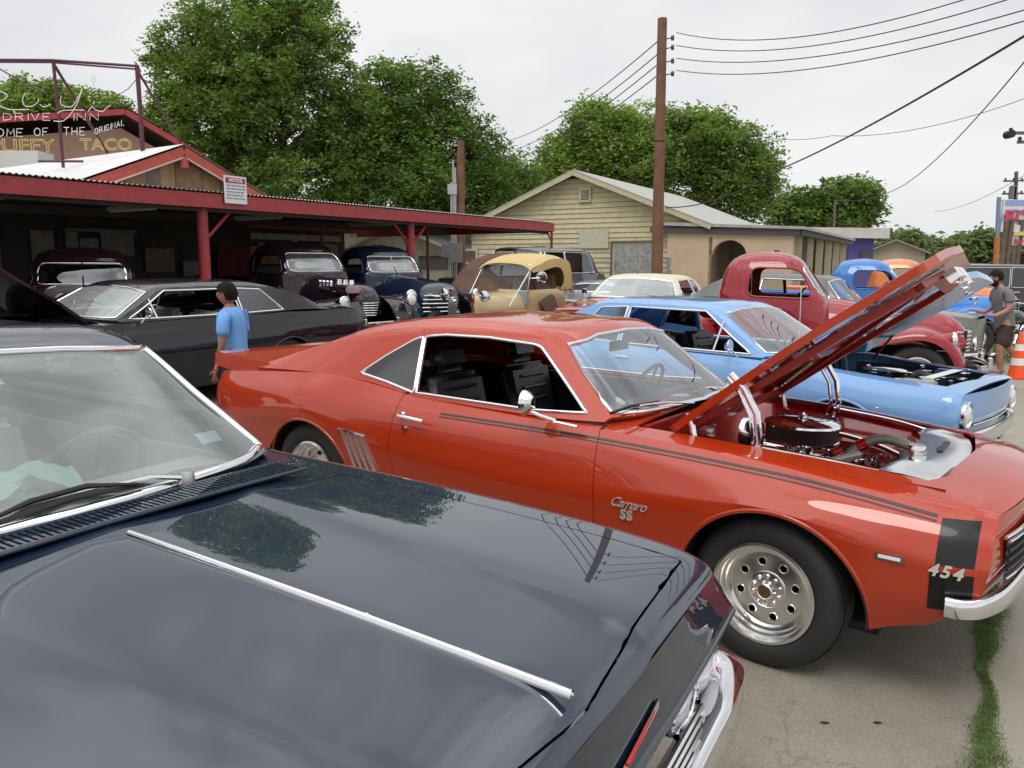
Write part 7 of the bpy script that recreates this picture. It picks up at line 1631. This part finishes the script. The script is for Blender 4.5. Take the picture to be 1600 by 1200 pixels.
def man():
    x, y = 7.95, 12.7; M = frame(x, y, PI, 0); t = thing('person', 'bearded man in grey t-shirt and brown shorts walking left beside the trucks', 'person', M)
    SK = mat('man_skin', (.42, .21, .14), .5, var=(30, .06)); HR = mat('man_hair', (.018, .012, .010), .8, bump=(60, .6), spec=.15); SH = mat('grey_tshirt', (.17, .162, .16), .85, bump=(50, .2), var=(8, .12)); ST = mat('brown_shorts', (.060, .036, .030), .85, bump=(50, .2), var=(8, .15))
    # x forward (walks to the photo's left), z up, slight forward lean
    B = [(-.04, 0, .86, .11), (0.0, 0, 1.05, .10), (.05, 0, 1.25, .11), (.085, 0, 1.36, .085), (.115, 0, 1.44, .055), (.13, 0, 1.50, .05),
         (-.02, .09, .80, .095), (.07, .10, .46, .064), (.02, .10, .12, .040), (.03, .10, .06, .042), (.12, .10, .035, .035),
         (-.06, -.09, .80, .095), (-.20, -.10, .46, .064), (-.42, -.10, .20, .042), (-.46, -.10, .13, .042), (-.40, -.10, .05, .035),
         (.06, .19, 1.34, .055), (.08, .24, 1.08, .042), (.24, .20, .98, .034), (.36, .14, .98, .024),
         (.05, -.19, 1.34, .055), (.02, -.25, 1.09, .042), (.20, -.22, 1.00, .034), (.34, -.18, 1.03, .024)]
    E = [(0, 1), (1, 2), (2, 3), (3, 4), (4, 5), (0, 6), (6, 7), (7, 8), (8, 9), (9, 10), (0, 11), (11, 12), (12, 13), (13, 14), (14, 15), (3, 16), (16, 17), (17, 18), (18, 19), (3, 20), (20, 21), (21, 22), (22, 23)]
    skin('body', B, E, SK, t)
    S = [(-.05, 0, .74, .165), (-.045, 0, .82, .165), (0.0, 0, 1.03, .155), (.05, 0, 1.24, .165), (.085, 0, 1.36, .11), (.10, 0, 1.425, .07), (.07, .12, 1.36, .085), (.06, .20, 1.325, .078), (.068, .24, 1.17, .074), (.07, -.12, 1.36, .085), (.05, -.20, 1.325, .078), (.035, -.25, 1.17, .074)]
    skin('tshirt', S, [(0, 1), (1, 2), (2, 3), (3, 4), (4, 5), (4, 6), (6, 7), (7, 8), (4, 9), (9, 10), (10, 11)], SH, t)
    S = [(-.045, 0, .88, .145), (-.03, .07, .78, .11), (.02, .09, .62, .098), (.06, .10, .44, .092), (-.05, -.07, .78, .11), (-.11, -.09, .62, .098), (-.18, -.10, .44, .092)]
    skin('shorts', S, [(0, 1), (1, 2), (2, 3), (0, 4), (4, 5), (5, 6)], ST, t)
    SO = mat('sock_grey', (.15, .15, .16), .9); SHO = mat('maroon_trainer', (.16, .03, .04), .6)
    for (ax, ay, az, tx, tz) in ((.02, .10, .06, .17, .035), (-.46, -.10, .13, -.36, .03)):
        skin('trainer', [(ax-.035, ay, az-.015, (.045, .042)), (ax+.03, ay, az-.02+.0, (.046, .045)), ((ax+tx)/2+.02, ay, (az+tz)/2-.005, (.046, .036)), (tx+.04, ay, tz, (.042, .028))], [(0, 1), (1, 2), (2, 3)], SHO, t, 2); MB().tube([(ax-.05, ay, tz-.03 if az < .1 else az-.055), (tx+.06, ay, tz-.03)], .03, 8, sq=.5).build('sole', WHITE, t)
    head(t, (.18, 0, 1.585), 0, .098, SK, HR, beard=True, pitch=R(10))
    hand(t, (.36, .14, .98), (1, -.2, .1), (0, .2, 1), (0, -1, .1), SK, 1.0, .55); hand(t, (.34, -.18, 1.03), (1, .1, .2), (0, -.2, 1), (0, 1, .1), SK, 1.0, .55)
    MB().box((0.05, .165, 1.16), (.16, .012, .09), Matrix.Rotation(R(5), 3, 'Z')).build('shirt_print', mat('pale_print', (.5, .48, .55), .8), t)
man()
def boy():
    c = pt(362, 550, 7.0); x, y = c.x, c.y; yaw = R(170); M = frame(x, y, yaw, 0) @ Matrix.Scale(.955, 4); t = thing('person', 'dark haired boy in light blue t-shirt seen from behind near the black hardtop', 'person', M)
    SK = mat('boy_skin', (.30, .14, .085), .5); HR = mat('boy_hair', (.010, .008, .007), .7, bump=(80, .8), spec=.15); SH = mat('light_blue_tshirt', (.16, .36, .72), .85, bump=(12, .35, 3), var=(6, .08)); ST = mat('dark_shorts', (.03, .03, .05), .85)
    k = 1.0
    B = [(0, 0, .78, (.13, .11)), (0, 0, .95, (.12, .10)), (.01, 0, 1.12, (.13, .10)), (.01, 0, 1.21, (.085, .075)), (.02, 0, 1.27, .045), (.03, 0, 1.31, .042),
         (.0, .08, .72, .08), (.01, .09, .42, .055), (-.01, .09, .10, .038), (.08, .09, .04, .034), (0, -.08, .72, .08), (.02, -.09, .42, .055), (0, -.09, .10, .038), (.09, -.09, .04, .034),
         (0, .155, 1.19, .045), (-.01, .19, .96, .036), (.05, .19, .76, .028), (.07, .185, .70, .022), (0, -.155, 1.19, .045), (-.02, -.19, .96, .036), (.03, -.19, .76, .028), (.05, -.185, .70, .022)]
    E = [(0, 1), (1, 2), (2, 3), (3, 4), (4, 5), (0, 6), (6, 7), (7, 8), (8, 9), (0, 10), (10, 11), (11, 12), (12, 13), (3, 14), (14, 15), (15, 16), (16, 17), (3, 18), (18, 19), (19, 20), (20, 21)]
    skin('body', B, E, SK, t)
    S = [(0, 0, .74, (.155, .135)), (0, 0, .85, (.15, .13)), (0, 0, .98, (.14, .12)), (.01, 0, 1.12, (.15, .118)), (.01, 0, 1.205, (.10, .088)), (.015, 0, 1.26, .055), (0, .095, 1.195, .072), (-.005, .165, 1.155, .064), (-.01, .192, 1.0, .062), (0, -.095, 1.195, .072), (-.01, -.165, 1.155, .064), (-.015, -.192, 1.0, .062)]
    skin('tshirt', S, [(0, 1), (1, 2), (2, 3), (3, 4), (4, 5), (4, 6), (6, 7), (7, 8), (4, 9), (9, 10), (10, 11)], SH, t)
    skin('shorts', [(0, 0, .78, (.14, .12)), (0, .08, .70, .10), (.01, .09, .45, .09), (0, -.08, .70, .10), (.015, -.09, .45, .09)], [(0, 1), (1, 2), (0, 3), (3, 4)], ST, t)
    head(t, (.045, 0, 1.385), R(25), .090, SK, HR)
    hand(t, (.07, .185, .70), (.2, 0, -1), (0, 1, 0), (1, 0, .1), SK, .85, .35); hand(t, (.05, -.185, .70), (.2, 0, -1), (0, -1, 0), (1, 0, .1), SK, .85, .35)
    for s in (-1, 1): skin('trainer', [(-.03, s*.09, .05, .042), (.06, s*.09, .045, .042), (.14, s*.09, .035, .034)], [(0, 1), (1, 2)], BLACK, t, 1)
boy()
